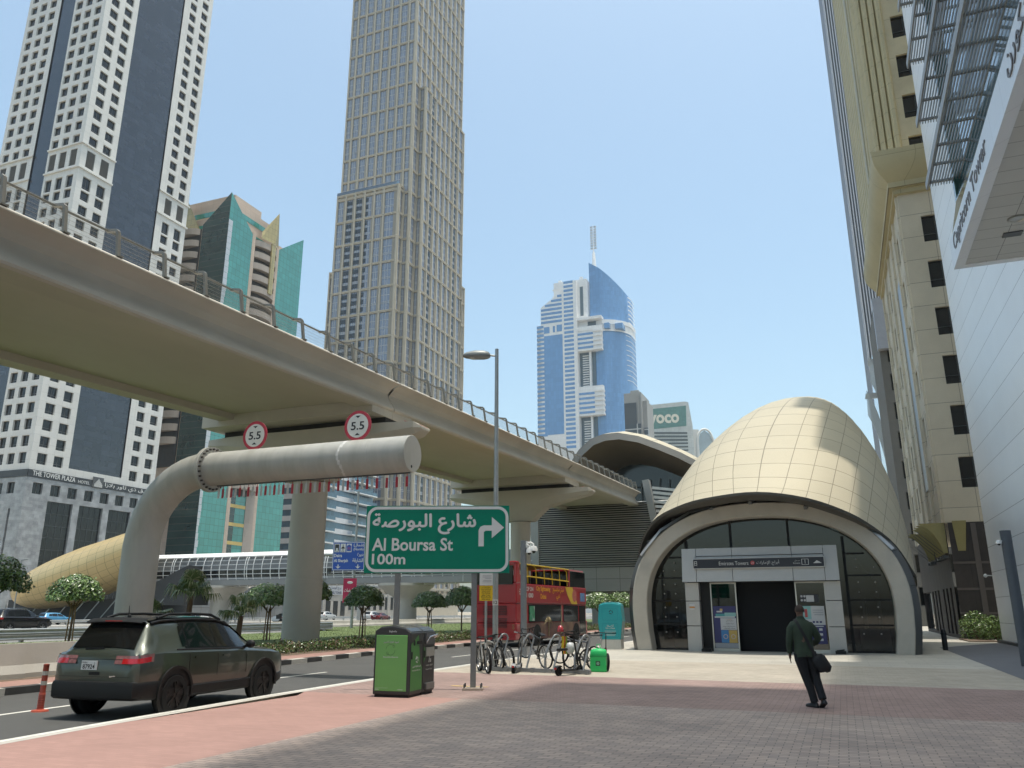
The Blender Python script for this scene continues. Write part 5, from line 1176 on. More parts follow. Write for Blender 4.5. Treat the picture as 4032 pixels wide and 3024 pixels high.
# stations: y, z bottom, half width, belt z, roof z, half roof width
SUVT = [(0, .46, .66, .70, .74, .6), (.02, .40, .78, .92, .97, .66), (.07, .36, .86, 1.03, 1.07, .70), (.13, .34, .885, 1.06, 1.115, .70), (.26, .33, .90, 1.075, 1.32, .665), (.40, .32, .905, 1.08, 1.52, .63), (.46, .32, .908, 1.08, 1.585, .615), (.62, .31, .91, 1.08, 1.615, .605), (1.0, .30, .91, 1.075, 1.635, .60), (1.7, .30, .905, 1.06, 1.64, .60), (2.3, .30, .905, 1.045, 1.615, .595), (2.6, .30, .905, 1.04, 1.555, .585), (2.85, .30, .905, 1.03, 1.43, .60), (3.1, .30, .905, 1.02, 1.27, .64), (3.32, .30, .905, 1.01, 1.12, .70), (3.42, .30, .905, 1.0, 1.07, .73), (3.8, .31, .90, .975, 1.035, .72), (4.15, .33, .88, .93, .985, .68), (4.32, .36, .82, .86, .90, .62), (4.42, .42, .68, .68, .74, .55)]
SEDT = [(0, .42, .64, .66, .72, .56), (.03, .34, .78, .85, .92, .64), (.12, .30, .85, .93, .98, .66), (.5, .27, .895, .97, 1.02, .64), (.75, .26, .90, .97, 1.06, .63), (1.05, .25, .905, .97, 1.22, .60), (1.35, .25, .905, .97, 1.37, .55), (1.7, .25, .905, .965, 1.44, .53), (2.2, .25, .905, .955, 1.45, .53), (2.6, .25, .905, .945, 1.40, .54), (3.0, .25, .905, .93, 1.22, .58), (3.3, .25, .905, .92, 1.04, .64), (3.45, .25, .90, .91, .97, .68), (4.1, .27, .88, .86, .90, .66), (4.5, .31, .80, .74, .79, .58), (4.64, .38, .66, .60, .65, .48)]
class Car:
    def __init__(s, table, L, Wd, H, z0=0):
        k = L / table[-1][0]; w = Wd / 1.82; h = H / max(r[4] for r in table)
        s.t = [(y * k, zb * h, a * w, zl * h, zr * h, b * w) for y, zb, a, zl, zr, b in table]; s.L, s.W, s.H, s.k, s.w, s.h = L, Wd, H, k, w, h
    def at(s, y):
        t = s.t
        for a, b in zip(t, t[1:]):
            if a[0] <= y <= b[0]:
                f = (y - a[0]) / (b[0] - a[0]); return tuple(a[i] + (b[i] - a[i]) * f for i in range(6))
        return t[-1] if y > t[-1][0] else t[0]
    def section(s, r):
        y, zb, w, zl, zr, wr = r; m = lambda a, b, f: a + (b - a) * f
        half = [(0, zb), (.8 * w, zb), (w - .035, m(zb, zl, .14)), (w, m(zb, zl, .38)), (w, m(zb, zl, .72)), (w - .015, zl - .035), (w - .045, zl), (m(w - .05, wr, .5), m(zl, zr - .06, .5)), (wr, zr - .065 * min(1, (zr - zl) / .2)), (wr - .09, zr - .012), (wr * .5, zr + .012), (0, zr + .018)]
        return [(x, y, z) for x, z in half] + [(-x, y, z) for x, z in half[-2:0:-1]]
    def body(s):
        mb = MB(); rows = [s.section(r) for r in s.t]; mb.grid(rows, None, True); mb.poly(rows[0]); mb.poly(rows[-1][::-1]); return mb
    def side(s, y0, y1, f0, f1, sx, off=.006, n=8, taper=(0, 0)):
        """pane lying on the greenhouse flank"""
        rows = []
        for i in range(n + 1):
            q = i / n; y = y0 + (y1 - y0) * q; a = s.at(y); row = []
            g1 = f1 - taper[0] * max(0, .25 - q) * 4 - taper[1] * max(0, q - .75) * 4
            for f in (f0, (f0 + g1) / 2, g1):
                x = a[2] - .045 + (a[5] - a[2] + .045) * f; z = a[3] + (a[4] - .065 - a[3]) * f; row.append((sx * (x + off), y, z + off * .4))
            rows.append(row)
        return MB().grid(rows)
    def top(s, y0, y1, inset, off=(0, .0, .008), n=5):
        rows = []
        for i in range(n + 1):
            y = y0 + (y1 - y0) * i / n; a = s.at(y); w = a[5] - inset
            rows.append([(x * w + off[0], y + off[1], a[4] + off[2] + .018 * (1 - abs(x) ** 2) - .004 * abs(x)) for x in (-1, -.5, 0, .5, 1)])
        return MB().grid(rows)
def wheel(root, x, y, r, w, rim, detail=False):
    sx = 1 if x > 0 else -1; mb = MB()
    mb.lathe([(r * .62, -w / 2), (r * .9, -w / 2), (r * .97, -w / 2 + .03), (r, -w / 2 + .06), (r, w / 2 - .06), (r * .97, w / 2 - .03), (r * .9, w / 2), (r * .62, w / 2)], 32, (x, y, r), None, 'x')
    ty = mb.build('wheel', rubber, root, (0, 0, 0), 40)
    mb = MB(); o = w / 2 - .02; X = x + sx * o
    mb.lathe([(r * .66, -o), (r * .66, o * .9), (r * .60, o), (r * .58, o * .7)], 28, (x, y, r), None, 'x'); mb.disc(r * .6, 28, (x + sx * o * .45, y, r), 1, 'x')
    for k in range(5):
        a = 2 * math.pi * k / 5 + .3
        for da in ((-.14, .14) if detail else (0,)):
            p = (X, y + math.cos(a) * r * .1, r + math.sin(a) * r * .1); q = (X - sx * .005, y + math.cos(a + da) * r * .62, r + math.sin(a + da) * r * .62); mb.bar(p, q, .035, r * (.11 if detail else .2), None, (1, 0, 0))
    mb.disc(r * .13, 14, (X + sx * .012, y, r), None, 'x'); mb.build('rim', [rim, dark_void], ty, (0, 0, 0), 40)
def car(name, label, cat, loc, rz, table, L, Wd, H, pm, group=None, rim=None, wr=.33, trim=None, doors=((.28, .46), (.47, .66)), detail=False, rails=False):
    c = Car(table, L, Wd, H); root = thing(name, label, cat, loc, rz, group); ax0, ax1 = L * .205, L * .80
    c.body().build('body', pm, root, (0, 0, 0), 32)
    suv = table is SUVT; k = c.k
    for sx in (1, -1):
        side = c.side
        for (a, b) in doors: side(a * L, b * L, .10, .90, sx, taper=(0, 0)).build('side_window', car_glass, root, (0, 0, 0), 60)
        if suv: side(.17 * L if not detail else .245 * L, .275 * L, .12, .82, sx, taper=(.3, 0)).build('side_window', car_glass, root, (0, 0, 0), 60)
        for ay in (ax0, ax1):
            mb = MB(); w = c.at(ay)[2]; mb.lathe([(0, 0), (wr * 1.22, 0), (wr * 1.26, -.05)], 28, (sx * (w + .004), ay, wr + .03), None, 'x') if sx > 0 else mb.lathe([(0, 0), (wr * 1.22, 0), (wr * 1.26, .05)], 28, (sx * (w + .004), ay, wr + .03), None, 'x')
            mb.build('wheel_arch', trim or dark_void, root, (0, 0, 0), 40)  # dark disc on the body side stands in for the shaded wheel well
            wheel(root, sx * (w - .085), ay, wr, .22, rim or rim_sil, detail)
        my = L * (.655 if suv else .62); a = c.at(my); mb = MB(); mb.ball((sx * (a[2] + .09), my, a[3] + .09), .1, 10, 6, None, (1.1, .6, .8)); mb.bar((sx * (a[2] - .06), my, a[3] + .03), (sx * (a[2] + .05), my, a[3] + .07), .05, .05); mb.build('mirror', trim or pm, root, (0, 0, 0), 50)
        if not detail:
            a = c.at(.05 * L); mb = MB(); z1 = a[3] - .02
            mb.grid([[(sx * a[2] * .55, .01 * L, z), (sx * a[2] * .9, .012 * L, z), (sx * (c.at(.02 * L)[2] + .012), .02 * L, z), (sx * (c.at(.07 * L)[2] + .012), .07 * L, z)] for z in (z1 - .15, z1)]); mb.build('tail_light', tail_red, root)
            mb = MB(); z1 = c.at(.95 * L)[3] - .03; mb.grid([[(sx * .45, .992 * L, z), (sx * c.at(.975 * L)[2], .98 * L, z), (sx * (c.at(.93 * L)[2] + .008), .93 * L, z)] for z in (z1 - .16, z1 - .04)]); mb.build('headlight', lamp_clear, root)
    if suv: c.top(.14 * k, .43 * k, .06, (0, -.008, .006)).build('rear_window', car_glass, root, (0, 0, 0), 60); c.top(2.62 * k, 3.30 * k, .05, (0, .006, .006)).build('windscreen', car_glass, root, (0, 0, 0), 60)
    else: c.top(.72 * k, 1.45 * k, .07, (0, -.006, .008)).build('rear_window', car_glass, root, (0, 0, 0), 60); c.top(2.55 * k, 3.28 * k, .05, (0, .006, .008)).build('windscreen', car_glass, root, (0, 0, 0), 60)
    if not detail:
        mb = MB(); mb.box(-.26, .26, -.012, .02, c.h * .78, c.h * .89); mb.build('number_plate', plate_m, root)
    if rails:
        for sx in (1, -1):
            mb = MB(); mb.tube([(sx * (c.at(y)[5] - .06), y, c.at(y)[4] + (.05 if 0 < i < 6 else .0)) for i, y in enumerate([L * (.16 + .4 * q / 6) for q in range(7)])], .025, 6); mb.build('roof_rail', chrome if rails == 2 else black, root, (0, 0, 0), 50)
    return root, c
# ---- the olive SUV at the kerb
olive = paint('olive_paint', (.048, .058, .043), .35, .3)
JL = 4.42
jl = Vector((-7.0, 14.2, -.10)); jr = -.30
jeep, jc = car('suv', 'dark olive green SUV at the plaza kerb with black wheels and black roof rails', 'car', jl, jr, SUVT, JL, 1.84, 1.65, olive, None, rim_blk, .355, black, ((.285, .455), (.465, .66)), True, 1)
mb = MB(); c = jc
for sx in (1, -1):
    rows = []
    for y in [JL * q / 30 for q in range(0, 31)]:
        a = c.at(y); rows.append([(sx * (a[2] - .03), y, a[1] - .01), (sx * (a[2] + .012), y, a[1] + .03), (sx * (a[2] + .014), y, a[1] + .17), (sx * (a[2] - .01), y, a[1] + .19)])
    mb.grid(rows)
wrap = [(.932, .52), (.93, .25), (.905, .09), (.83, -.02), (.62, -.045), (.3, -.055)]; wrap = wrap + [(0, -.058)] + [(-x, y) for x, y in wrap[::-1]]
mb.grid([[(x * k, y + d, z) for x, y in wrap] for z, k, d in ((.33, .97, .05), (.37, .995, .01), (.56, 1, 0), (.61, .99, .02), (.63, .97, .06))]); mb.build('lower_cladding', black, jeep, (0, 0, 0), 40)
mb = MB()
for sx in (1, -1):
    for ay in (JL * .205, JL * .80):
        w = c.at(ay)[2]; rows = []
        for q in range(15):
            a = R(-12 + 204 * q / 14); rows.append([(sx * (w - .02), ay + .455 * math.cos(a), .385 + .455 * math.sin(a)), (sx * (w + .035), ay + .45 * math.cos(a), .385 + .45 * math.sin(a)), (sx * (w + .03), ay + .40 * math.cos(a), .385 + .40 * math.sin(a))])
        fl = MB().grid(rows).build('arch_flare', black, jeep, (0, 0, 0), 40)
for sx in (1, -1):
    rows = lambda z0, z1, o: [[(sx * .40, -.012 + sl, z), (sx * .60, -.012 + sl, z), (sx * .76, -.004 + sl, z), (sx * .868, .05 + sl, z + .005), (sx * .905, .12, z + .015), (sx * .92, .2, z + .02), (sx * .925, .31, z + .035)] for z, sl in ((z0, 0), (z1, .045))]
    MB().grid(rows(.90, 1.03, .012)).build('tail_light', M('tail_lamp_smoked', (.22, .10, .10), .12, 0, .3, 14., coat=.8), jeep, (0, 0, 0), 60)
    MB().grid([[(sx * .56, -.018 + sl, z), (sx * .76, -.010 + sl, z), (sx * .873, .045 + sl, z + .005), (sx * .910, .12, z + .015), (sx * .927, .25, z + .03)] for z, sl in ((.905, 0), (.985, .026))]).build('lamp_strip', tail_red, jeep, (0, 0, 0), 60)
    MB().grid([[(sx * .60, .0, z), (sx * .80, .035, z)] for z in (.66, .73)]).build('reflector', tail_red, jeep)
    for y in (.305 * JL, .485 * JL):
        mb = MB(); a = c.at(y); mb.bar((sx * (a[2] + .03), y, .95), (sx * (a[2] + .03), y + .2, .945), .025, .035); mb.build('door_handle', olive, jeep)
    mb = MB()
    for y0 in (.28, .462, .665):
        pts = []
        for f in (.2, .5, .8, 1): a = c.at(y0 * JL); pts.append((sx * (a[2] + .002 - (.03 if f == 1 else 0)), y0 * JL, a[1] + .2 + (a[3] - a[1] - .22) * f))
        mb.tube(pts, .004, 4)
    pts = [(sx * (c.at(y)[2] - .005), y, c.at(y)[3] - .12) for y in [JL * (.06 + .86 * q / 12) for q in range(13)]]
    mb.build('door_gap', black, jeep)
    rail_y = [JL * (.03 + .63 * q / 14) for q in range(15)]
    mb = MB(); mb.tube([(sx * (c.at(y)[2] - .045 + (c.at(y)[5] - c.at(y)[2] + .045) * .05 + .008), y, c.at(y)[3] + .015) for y in rail_y if y > .9], .012, 5)
    mb.tube([(sx * (c.at(y)[5] + .012), y, c.at(y)[4] - .05) for y in [JL * (.105 + .5 * q / 10) for q in range(11)]], .022, 6); mb.build('window_trim', black, jeep)
mb = MB(); mb.grid([[(x * .60, .36 + .06 * 0 + dy, z - .02 * x * x) for x in (-1, -.5, 0, .5, 1)] for dy, z in ((.10, 1.645), (-.03, 1.60), (-.06, 1.575), (.0, 1.555))]); mb.build('rear_spoiler', black, jeep, (0, 0, 0), 60); MB().grid([[p + Vector((0, 0, .004)) for p in map(Vector, r_)] for r_ in [[(x * (c.at(y)[5] - .02), y, c.at(y)[4] + .018 - .03 * abs(x) ** 3) for x in (-1, -.8, -.4, 0, .4, .8, 1)] for y in [.47 + 2.05 * q / 12 for q in range(13)]]]).build('black_roof', M('roof_black', (.018, .018, .018), .18, 0, .05, 2., coat=.5), jeep, (0, 0, 0), 60)
for sx in (1, -1): c.side(.26 * JL, .665 * JL, .06, .97, sx, .004).build('window_surround', M('gloss_black', (.008, .008, .008), .2, 0, .05, 2., spec=.35), jeep, (0, 0, 0), 60)
mb = MB(); mb.grid([[(x, .298, 1.577 - .001), (x, .297, 1.592)] for x in (-.18, 0, .18)]); mb.build('brake_light', tail_red, jeep)
mb = MB(); mb.tube([(0.02, .62, 1.66), (.02, .60, 1.84)], [.012, .005], 6); mb.ball((.02, .63, 1.66), .035); mb.build('antenna', black, jeep)
mb = MB(); mb.bar((-.33, .118, 1.13), (.05, .128, 1.15), .05, .03); mb.build('rear_wiper', black, jeep)
mb = MB(); mb.box(-.27, .05, -.012, .012, .80, .945); pl_ = mb.build('number_plate', plate_m, jeep)
mb = MB(); letter(mb, '87924', (-.235, -.016, .815), (1, 0, 0), (0, 0, 1), h=.075, w=.25, weight=.012); letter(mb, 'L', (.0, -.016, .90), (1, 0, 0), (0, 0, 1), h=.03); letter(mb, 'DUBAI', (-.25, -.016, .905), (1, 0, 0), (0, 0, 1), h=.025); mb.build('plate_digits', black, pl_)
mb = MB(); letter(mb, 'Jeep', (-.09, .045, 1.0), (1, 0, 0), (0, 0, 1), h=.06, weight=.01); mb.build('badge', M('dark_badge', (.02, .02, .02), .3, .6, .05, 3.), jeep)
mb = MB(); mb.bar((.33, -.0, .70), (.56, .01, .71), .01, .022); mb.build('badge', chrome, jeep)
mb = MB(); mb.box(-.1, .12, -.006, .01, .72, .77); mb.build('tailgate_handle', black, jeep)
mb = MB(); mb.box(-.62, -.52, -.035, .02, .50, .53); mb.build('tow_hook', M('tow_hook_red', (.5, .06, .04), .4, 0, .05, 3.), jeep)
mb = MB()
mb.tube([(-.70, .02, .80 + .0), (-.72, .02, .97)], .004, 4); mb.bar((-.72, .0, .695), (.72, .0, .695), .006, .006); mb.bar((-.70, .012, .97), (.70, .012, .97), .006, .006); mb.build('tailgate_gap', black, jeep)
# ---- traffic on the highway
blackp = paint('black_paint', (.008, .008, .009), .3, .2); whitep = paint('white_paint_gloss', (.55, .55, .54), 0, .3); redp = paint('dark_red_paint', (.16, .012, .018), .4, .25); bluep = paint('light_blue_paint', (.08, .30, .52), .1, .3); silverp = paint('silver_paint', (.32, .33, .34), .6, .3)
TR = ROT
def hw(n, t): return W(n, t, -.115)
car('suv', 'big black SUV with a chrome roof line passing behind the left guardrail', 'car', hw(-66.5, 48.8), TR, SUVT, 5.2, 2.0, 1.93, blackp, 'vehicles on the highway', rim_sil, .40, None, ((.29, .46), (.47, .66)), False, 2)
TRAF = [('sedan', 'dark red sedan beside a white SUV beyond the low concrete wall', redp, SEDT, -79, 131, 4.6, 1.8, 1.45), ('suv', 'white SUV just behind the dark red sedan', whitep, SUVT, -82.5, 134, 4.6, 1.85, 1.7),
        ('sedan', 'white sedan half hidden by the viaduct pier, behind the motorbike', whitep, SEDT, -76, 99, 4.8, 1.85, 1.5), ('taxi', 'cream taxi with a red roof stripe behind the palms', paint('cream_paint', (.5, .46, .38), 0, .3), SEDT, -78, 82, 4.8, 1.85, 1.5),
        ('suv', 'white SUV beyond the second guardrail, left of a pale blue car', whitep, SUVT, -101, 74, 4.7, 1.9, 1.7), ('hatchback', 'pale blue car with coloured door graphics on the far side of the highway', bluep, SUVT, -98.5, 79, 4.5, 1.8, 1.55),
        ('sedan', 'white sedan on the far carriageway under the street sign banner', whitep, SEDT, -104, 147, 4.7, 1.8, 1.45), ('sedan', 'silver sedan on the far carriageway near the low annex', silverp, SEDT, -109, 152, 4.7, 1.8, 1.45), ('suv', 'white SUV on the far carriageway behind the grey sign post', whitep, SUVT, -99, 143, 4.6, 1.85, 1.65),
        ('sedan', 'white sedan on the far carriageway seen between the trees beside the bus', whitep, SEDT, -84, 190, 4.7, 1.8, 1.45), ('sedan', 'silver sedan at the far left edge ahead of the black SUV', silverp, SEDT, -97, 55, 4.7, 1.8, 1.45), ('sedan', 'white sedan beyond the palms on the far carriageway', whitep, SEDT, -101, 108, 4.7, 1.8, 1.45), ('sedan', 'small red car on the far carriageway behind the palms', paint('red_gloss', (.45, .03, .03), 0, .3), SEDT, -99, 103, 4.3, 1.75, 1.45)]
for nm, lab, pm, tab, n, t, L, w, h in TRAF: car(nm, lab, 'car', hw(n, t), TR, tab, L, w, h, pm, 'vehicles on the highway')
van, _ = car('pickup', 'pale car parked in the lane between the dome and the cream building', 'car', W(1.9, 84, 0), ROT + math.pi, SUVT, 4.8, 1.9, 1.8, whitep)
# ---- open-top sightseeing bus
bus_red = paint('bus_red', (.36, .008, .016), 0, .35); bus_dk = paint('bus_maroon', (.14, .022, .024), 0, .35); yel_p = M('bus_yellow', (.62, .42, .03), .45, 0, .06, 3.)
bus = thing('sightseeing_bus', 'red open top double decker sightseeing bus with yellow upper rails', 'bus', W(-16.5, 38.9, -.1), ROT + R(-3))
BW, BL = 1.25, 10.6
mb = MB()
pr = [(-BW, .36), (BW, .36), (BW, 1.22), (-BW, 1.22)]
mb.box(-BW, BW, .06, BL, .34, 1.18); mb.box(-BW + .02, BW - .02, .06, BL - .15, 1.18, 2.12); mb.box(-BW, BW, .06, BL - .1, 2.12, 3.12)
mb.box(-BW, -BW + .18, .05, .5, 3.12, 4.2); mb.box(BW - .18, BW, .05, .5, 3.12, 4.2); mb.box(-BW, BW, .05, .35, 4.0, 4.22)
mb.extr([(-BW, .36, 3.12), (-BW, 1.2, 3.12), (-BW, .36, 3.7)], (.12, 0, 0)); mb.extr([(BW - .12, .36, 3.12), (BW - .12, 1.2, 3.12), (BW - .12, .36, 3.7)], (.12, 0, 0))
mb.box(-BW, BW, 7.6, BL - .5, 4.02, 4.12); mb.box(-BW, -BW + .1, 7.6, 7.75, 3.1, 4.1); mb.box(BW - .1, BW, 7.6, 7.75, 3.1, 4.1)
bevel(mb.build('body', bus_red, bus), .05, 2)
mb = MB(); mb.box(-BW - .012, BW + .012, .5, BL - .25, .36, 1.15); mb.build('mural_panel', M('bus_mural', (.13, .055, .045), .4, 0, .6, 1.6, stain=((.30, .22, .12), 1.1, .55, .6)), bus)
mb = MB(); mb.box(BW - .02, BW + .008, 1.6, 6.2, 1.2, 2.08); mb.build('lower_window', car_glass, bus); mb = MB(); mb.box(-BW - .008, -BW + .02, 1.4, BL - .6, 1.2, 2.08); mb.build('lower_window', car_glass, bus)
mb = MB(); mb.extr([(BW - .02, 6.6, 1.2), (BW - .02, 7.9, .9), (BW - .02, BL - 1.6, .9), (BW - .02, BL - 1.6, 2.05), (BW - .02, 6.6, 2.08)], (.03, 0, 0)); mb.build('lower_window', car_glass, bus)
mb = MB(); mb.box(BW - .01, BW + .012, BL - 1.4, BL - .35, .45, 2.05); mb.build('door', car_glass, bus)
mb = MB(); mb.box(-BW + .2, BW - .2, .02, .1, 3.05, 3.98); mb.build('rear_upper_window', car_glass, bus)
mb = MB(); mb.box(-BW + .03, BW - .03, 7.75, BL - .25, 3.12, 4.02); mb.build('upper_window', car_glass, bus)
mb = MB(); mb.box(-BW + .08, BW - .08, BL - .2, BL - .05, 1.1, 4.0); mb.build('windscreen', car_glass, bus)
mb = MB(); mb.grid([[(-BW + .05, y, 4.08), (-BW * .5, y, 4.2), (0, y, 4.24), (BW * .5, y, 4.2), (BW - .05, y, 4.08)] for y in (.4, 7.6)]); mb.build('canopy', M('bus_canopy', (.50, .28, .03), .6, 0, .1, 1.), bus, (0, 0, 0), 50)
for sx in (1, -1):
    x = sx * (BW - .04); mb = MB(); mb.tube([(x, .9, 3.45), (x, 1.8, 3.5), (x, 7.6, 3.42)], .035, 6); mb.tube([(x, .5, 4.1), (x, 7.6, 4.1)], .035, 6)
    for q in range(6): y = 1.6 + q * 1.15; mb.tube([(x - sx * .1, y - .25, 4.1), (x, y - .1, 3.95), (x, y, 3.15)], .03, 6)
    mb.build('yellow_rail', yel_p, bus, (0, 0, 0), 50)
mb = MB()
for q in range(7):
    for x in (-.85, -.4, .4, .85): mb.box(x - .2, x + .2, 1.4 + q * .85, 1.5 + q * .85, 2.9, 3.55)
mb.build('seat_rows', M('bus_seat', (.03, .032, .036), .7, 0, .2, 3.), bus)
mb = MB()
for z0, z1 in ((1.55, 2.0), (.95, 1.35)):
    for q in range(6): z = z0 + q * .08; mb.box(-.62, .72, .02, .07, z, z + .045)
mb.build('rear_grille', M('grille_red_dark', (.10, .008, .01), .5, 0, .1, 3.), bus)
for sx in (1, -1):
    mb = MB()
    for z in (.92, 1.05): mb.lathe([(0, -.03), (.06, -.03), (.06, .03)], 12, (sx * 1.08, .05, z), None, 'y')
    mb.build('tail_light', M('tail_amber_ring', (.32, .10, .05), .3, 0, .2, 9.), bus, (0, 0, 0), 50)
    for y in (2.7, 8.6):
        mb = MB(); mb.lathe([(0, 0), (.56, 0), (.58, -.03 * sx)], 26, (sx * (BW + .016), y, .52), None, 'x'); mb.build('wheel_arch', dark_void, bus, (0, 0, 0), 50)  # dark disc painted as the shaded well behind the bus wheel
        wheel(bus, sx * (BW - .14), y, .48, .3, rim_blk)
mb = MB(); mb.box(-BW, BW, -.03, .08, .36, .62); mb.build('bumper', bus_red, bus)
X = BW + .006; mb = MB()
letter(mb, 'City Sightseeing', (X, 2.6, 2.72), (0, 1, 0), (0, 0, 1), h=.32, w=2.0, weight=.03); letter(mb, 'Dubai', (X, 3.2, 2.38), (0, 1, 0), (0, 0, 1), h=.26, w=.8, weight=.03); letter(mb, arab('سيتي سايتسينج'), (X, 4.95, 2.68), (0, 1, 0), (0, 0, 1), h=.4, w=1.7, weight=.02); letter(mb, arab('دبي'), (X, 5.5, 2.32), (0, 1, 0), (0, 0, 1), h=.34, w=.55, weight=.02); mb.build('orange_lettering', M('bus_orange', (.75, .34, .02), .5, 0, .05, 3.), bus)
mb = MB(); letter(mb, '11 000', (X, 1.1, 2.42), (0, 1, 0), (0, 0, 1), h=.24, w=1.1, weight=.03); letter(mb, 'HOP ON', (X, 1.1, 2.75), (0, 1, 0), (0, 0, 1), h=.22, w=1.1, weight=.02)
for q in range(6): a = q * math.pi / 3; mb.add([(X, .55 + .06 * math.cos(a), 2.7 + .06 * math.sin(a)), (X, .55 + .17 * math.cos(a - .3), 2.7 + .17 * math.sin(a - .3)), (X, .55 + .17 * math.cos(a + .3), 2.7 + .17 * math.sin(a + .3))], [(0, 1, 2)])
mb.build('white_lettering', M('bus_white', (.6, .58, .56), .5, 0, .05, 3.), bus)
mb = MB(); mb.add([(X, 6.9, 3.1), (X, 8.1, 3.1), (X, 8.9, 2.14), (X, 7.9, 2.14), (X, 7.3, 2.6)], [(0, 1, 2, 3, 4)]); mb.build('yellow_panel', yel_p, bus); mb = MB(); mb.disc(.36, 24, (X + .004, 8.4, 2.62), None, 'x'); mb.build('round_emblem', M('bus_pink', (.45, .12, .10), .5, 0, .2, 8.), bus)
mb = MB(); mb.box(BW, X, 9.4, 10.2, 2.3, 2.8); mb.build('poster_panel', M('bus_blue', (.10, .22, .45), .4, 0, .5, 2.), bus)
mb = MB()
for q in range(9):
    a = R(20 + q * 17.5); pts = [(BW + .018, 4.25 + .55 * math.cos(a) * f, 1.2 + .5 * math.sin(a) * f - .25 * f * f) for f in (0, .4, .8, 1.15)]; mb.tube(pts, [.03, .045, .03, .01], 4)
mb.bar((BW + .016, 4.25, .45), (BW + .016, 4.25, 1.2), .02, .1)
mb.extr([(BW + .016, 6.1, .5), (BW + .016, 6.32, .5), (BW + .016, 6.24, 1.6), (BW + .016, 6.21, 2.4), (BW + .016, 6.18, 1.6)], (.006, 0, 0)); mb.build('palm_graphic', M('mural_tan', (.36, .28, .15), .5, 0, .2, 4.), bus)
mb = MB(); mb.box(BW + .01, BW + .04, 1.65, 2.3, 1.25, 2.0); mb.build('green_graphic', M('mural_green', (.05, .26, .14), .5, 0, .5, 4., stain=((.6, .6, .6), 3, .52, .8)), bus)
# ---- motorbike and rider
mk = thing('motorbike', 'dark delivery motorbike riding past the viaduct pier', 'motorbike', hw(-66, 86.5), ROT, 'vehicles on the highway'); mb = MB()
mb.tube([(0, .2, .6), (0, .7, .62), (0, 1.2, .7), (0, 1.35, 1.0)], [.13, .16, .14, .05], 8); mb.box(-.17, .17, .35, .9, .72, .84); mb.bar((-.35, 1.3, 1.05), (.35, 1.3, 1.05), .04, .04); mb.bar((0, 1.3, 1.0), (0, 1.5, .3), .06, .06); mb.build('frame', blackp, mk, (0, 0, 0), 50)
for y in (.1, 1.5):
    mb = MB(); mb.lathe([(.2, -.06), (.29, -.05), (.3, 0), (.29, .05), (.2, .06)], 20, (0, y, .3), None, 'x'); mb.disc(.2, 16, (0, y, .3), None, 'x'); mb.build('wheel', rubber, mk, (0, 0, 0), 50)
mb = MB(); mb.box(-.25, .25, -.25, .25, .8, 1.3); mb.build('cargo_box', black, mk)
# ================================================================== barriers and guardrails
cb = city('concrete_barrier', 'long cast concrete barrier with stained face beside the service road at left', 'barrier', -18.4, 8)
def jersey(n, t0, t1, h=.82, w=.5):
    mb = MB(); pr_ = [(-w / 2, 0), (-w / 2, .12), (-w * .28, .32), (-w * .16, h), (w * .16, h), (w * .28, .32), (w / 2, .12), (w / 2, 0)]
    rows = [[(n + x, t, .05 + z) for x, z in pr_] for t in (t0, t1)]; mb.grid(rows); mb.poly(rows[0]); mb.poly(rows[1][::-1]); return mb
t = -12
while t < 17: P(cb, 'barrier_unit', jersey(-18.75 - max(0, t - 4) * .045, t + .01, t + 2.98), concrete_lt); t += 3
lw = city('concrete_barrier', 'low straight concrete wall along the back edge of the lawn', 'barrier', -50.6, 70)
for k in range(20): P(lw, 'barrier_unit', jersey(-50.6, 64 + k * 5, 64 + k * 5 + 4.98, .62, .5), concrete_lt)
def guardrail(n, t0, t1, lab, z=-.11, step=4., two=True):
    g = city('guardrail', lab, 'guardrail', n, t0, 'steel guardrails along the highway'); k = 0; t = t0
    while t <= t1:
        mb = MB(); mb.box(n - .07, n + .07, t - .1, t + .1, z, z + .82); P(g, 'post', mb, galv); t += step
    for zz in ((.42, .70) if two else (.58,)):
        mb = MB(); mb.grid([[(n + x, tt, z + zz + h) for x, h in ((.10, -.16), (.16, -.10), (.11, -.02), (.11, .02), (.16, .10), (.10, .16))] for tt in (t0 - 1, t1 + 1)]); P(g, 'rail', mb, galv)
guardrail(-41, 0, 60, 'near steel guardrail behind the left end of the lawn'); guardrail(-87.5, 20, 260, 'steel guardrail on the central strip of the highway', two=False, step=6)
cs = MB(); cs.box(-89.5, -86.2, -60, 500, -.13, -.02); S('central_strip', cs, kerb_white)
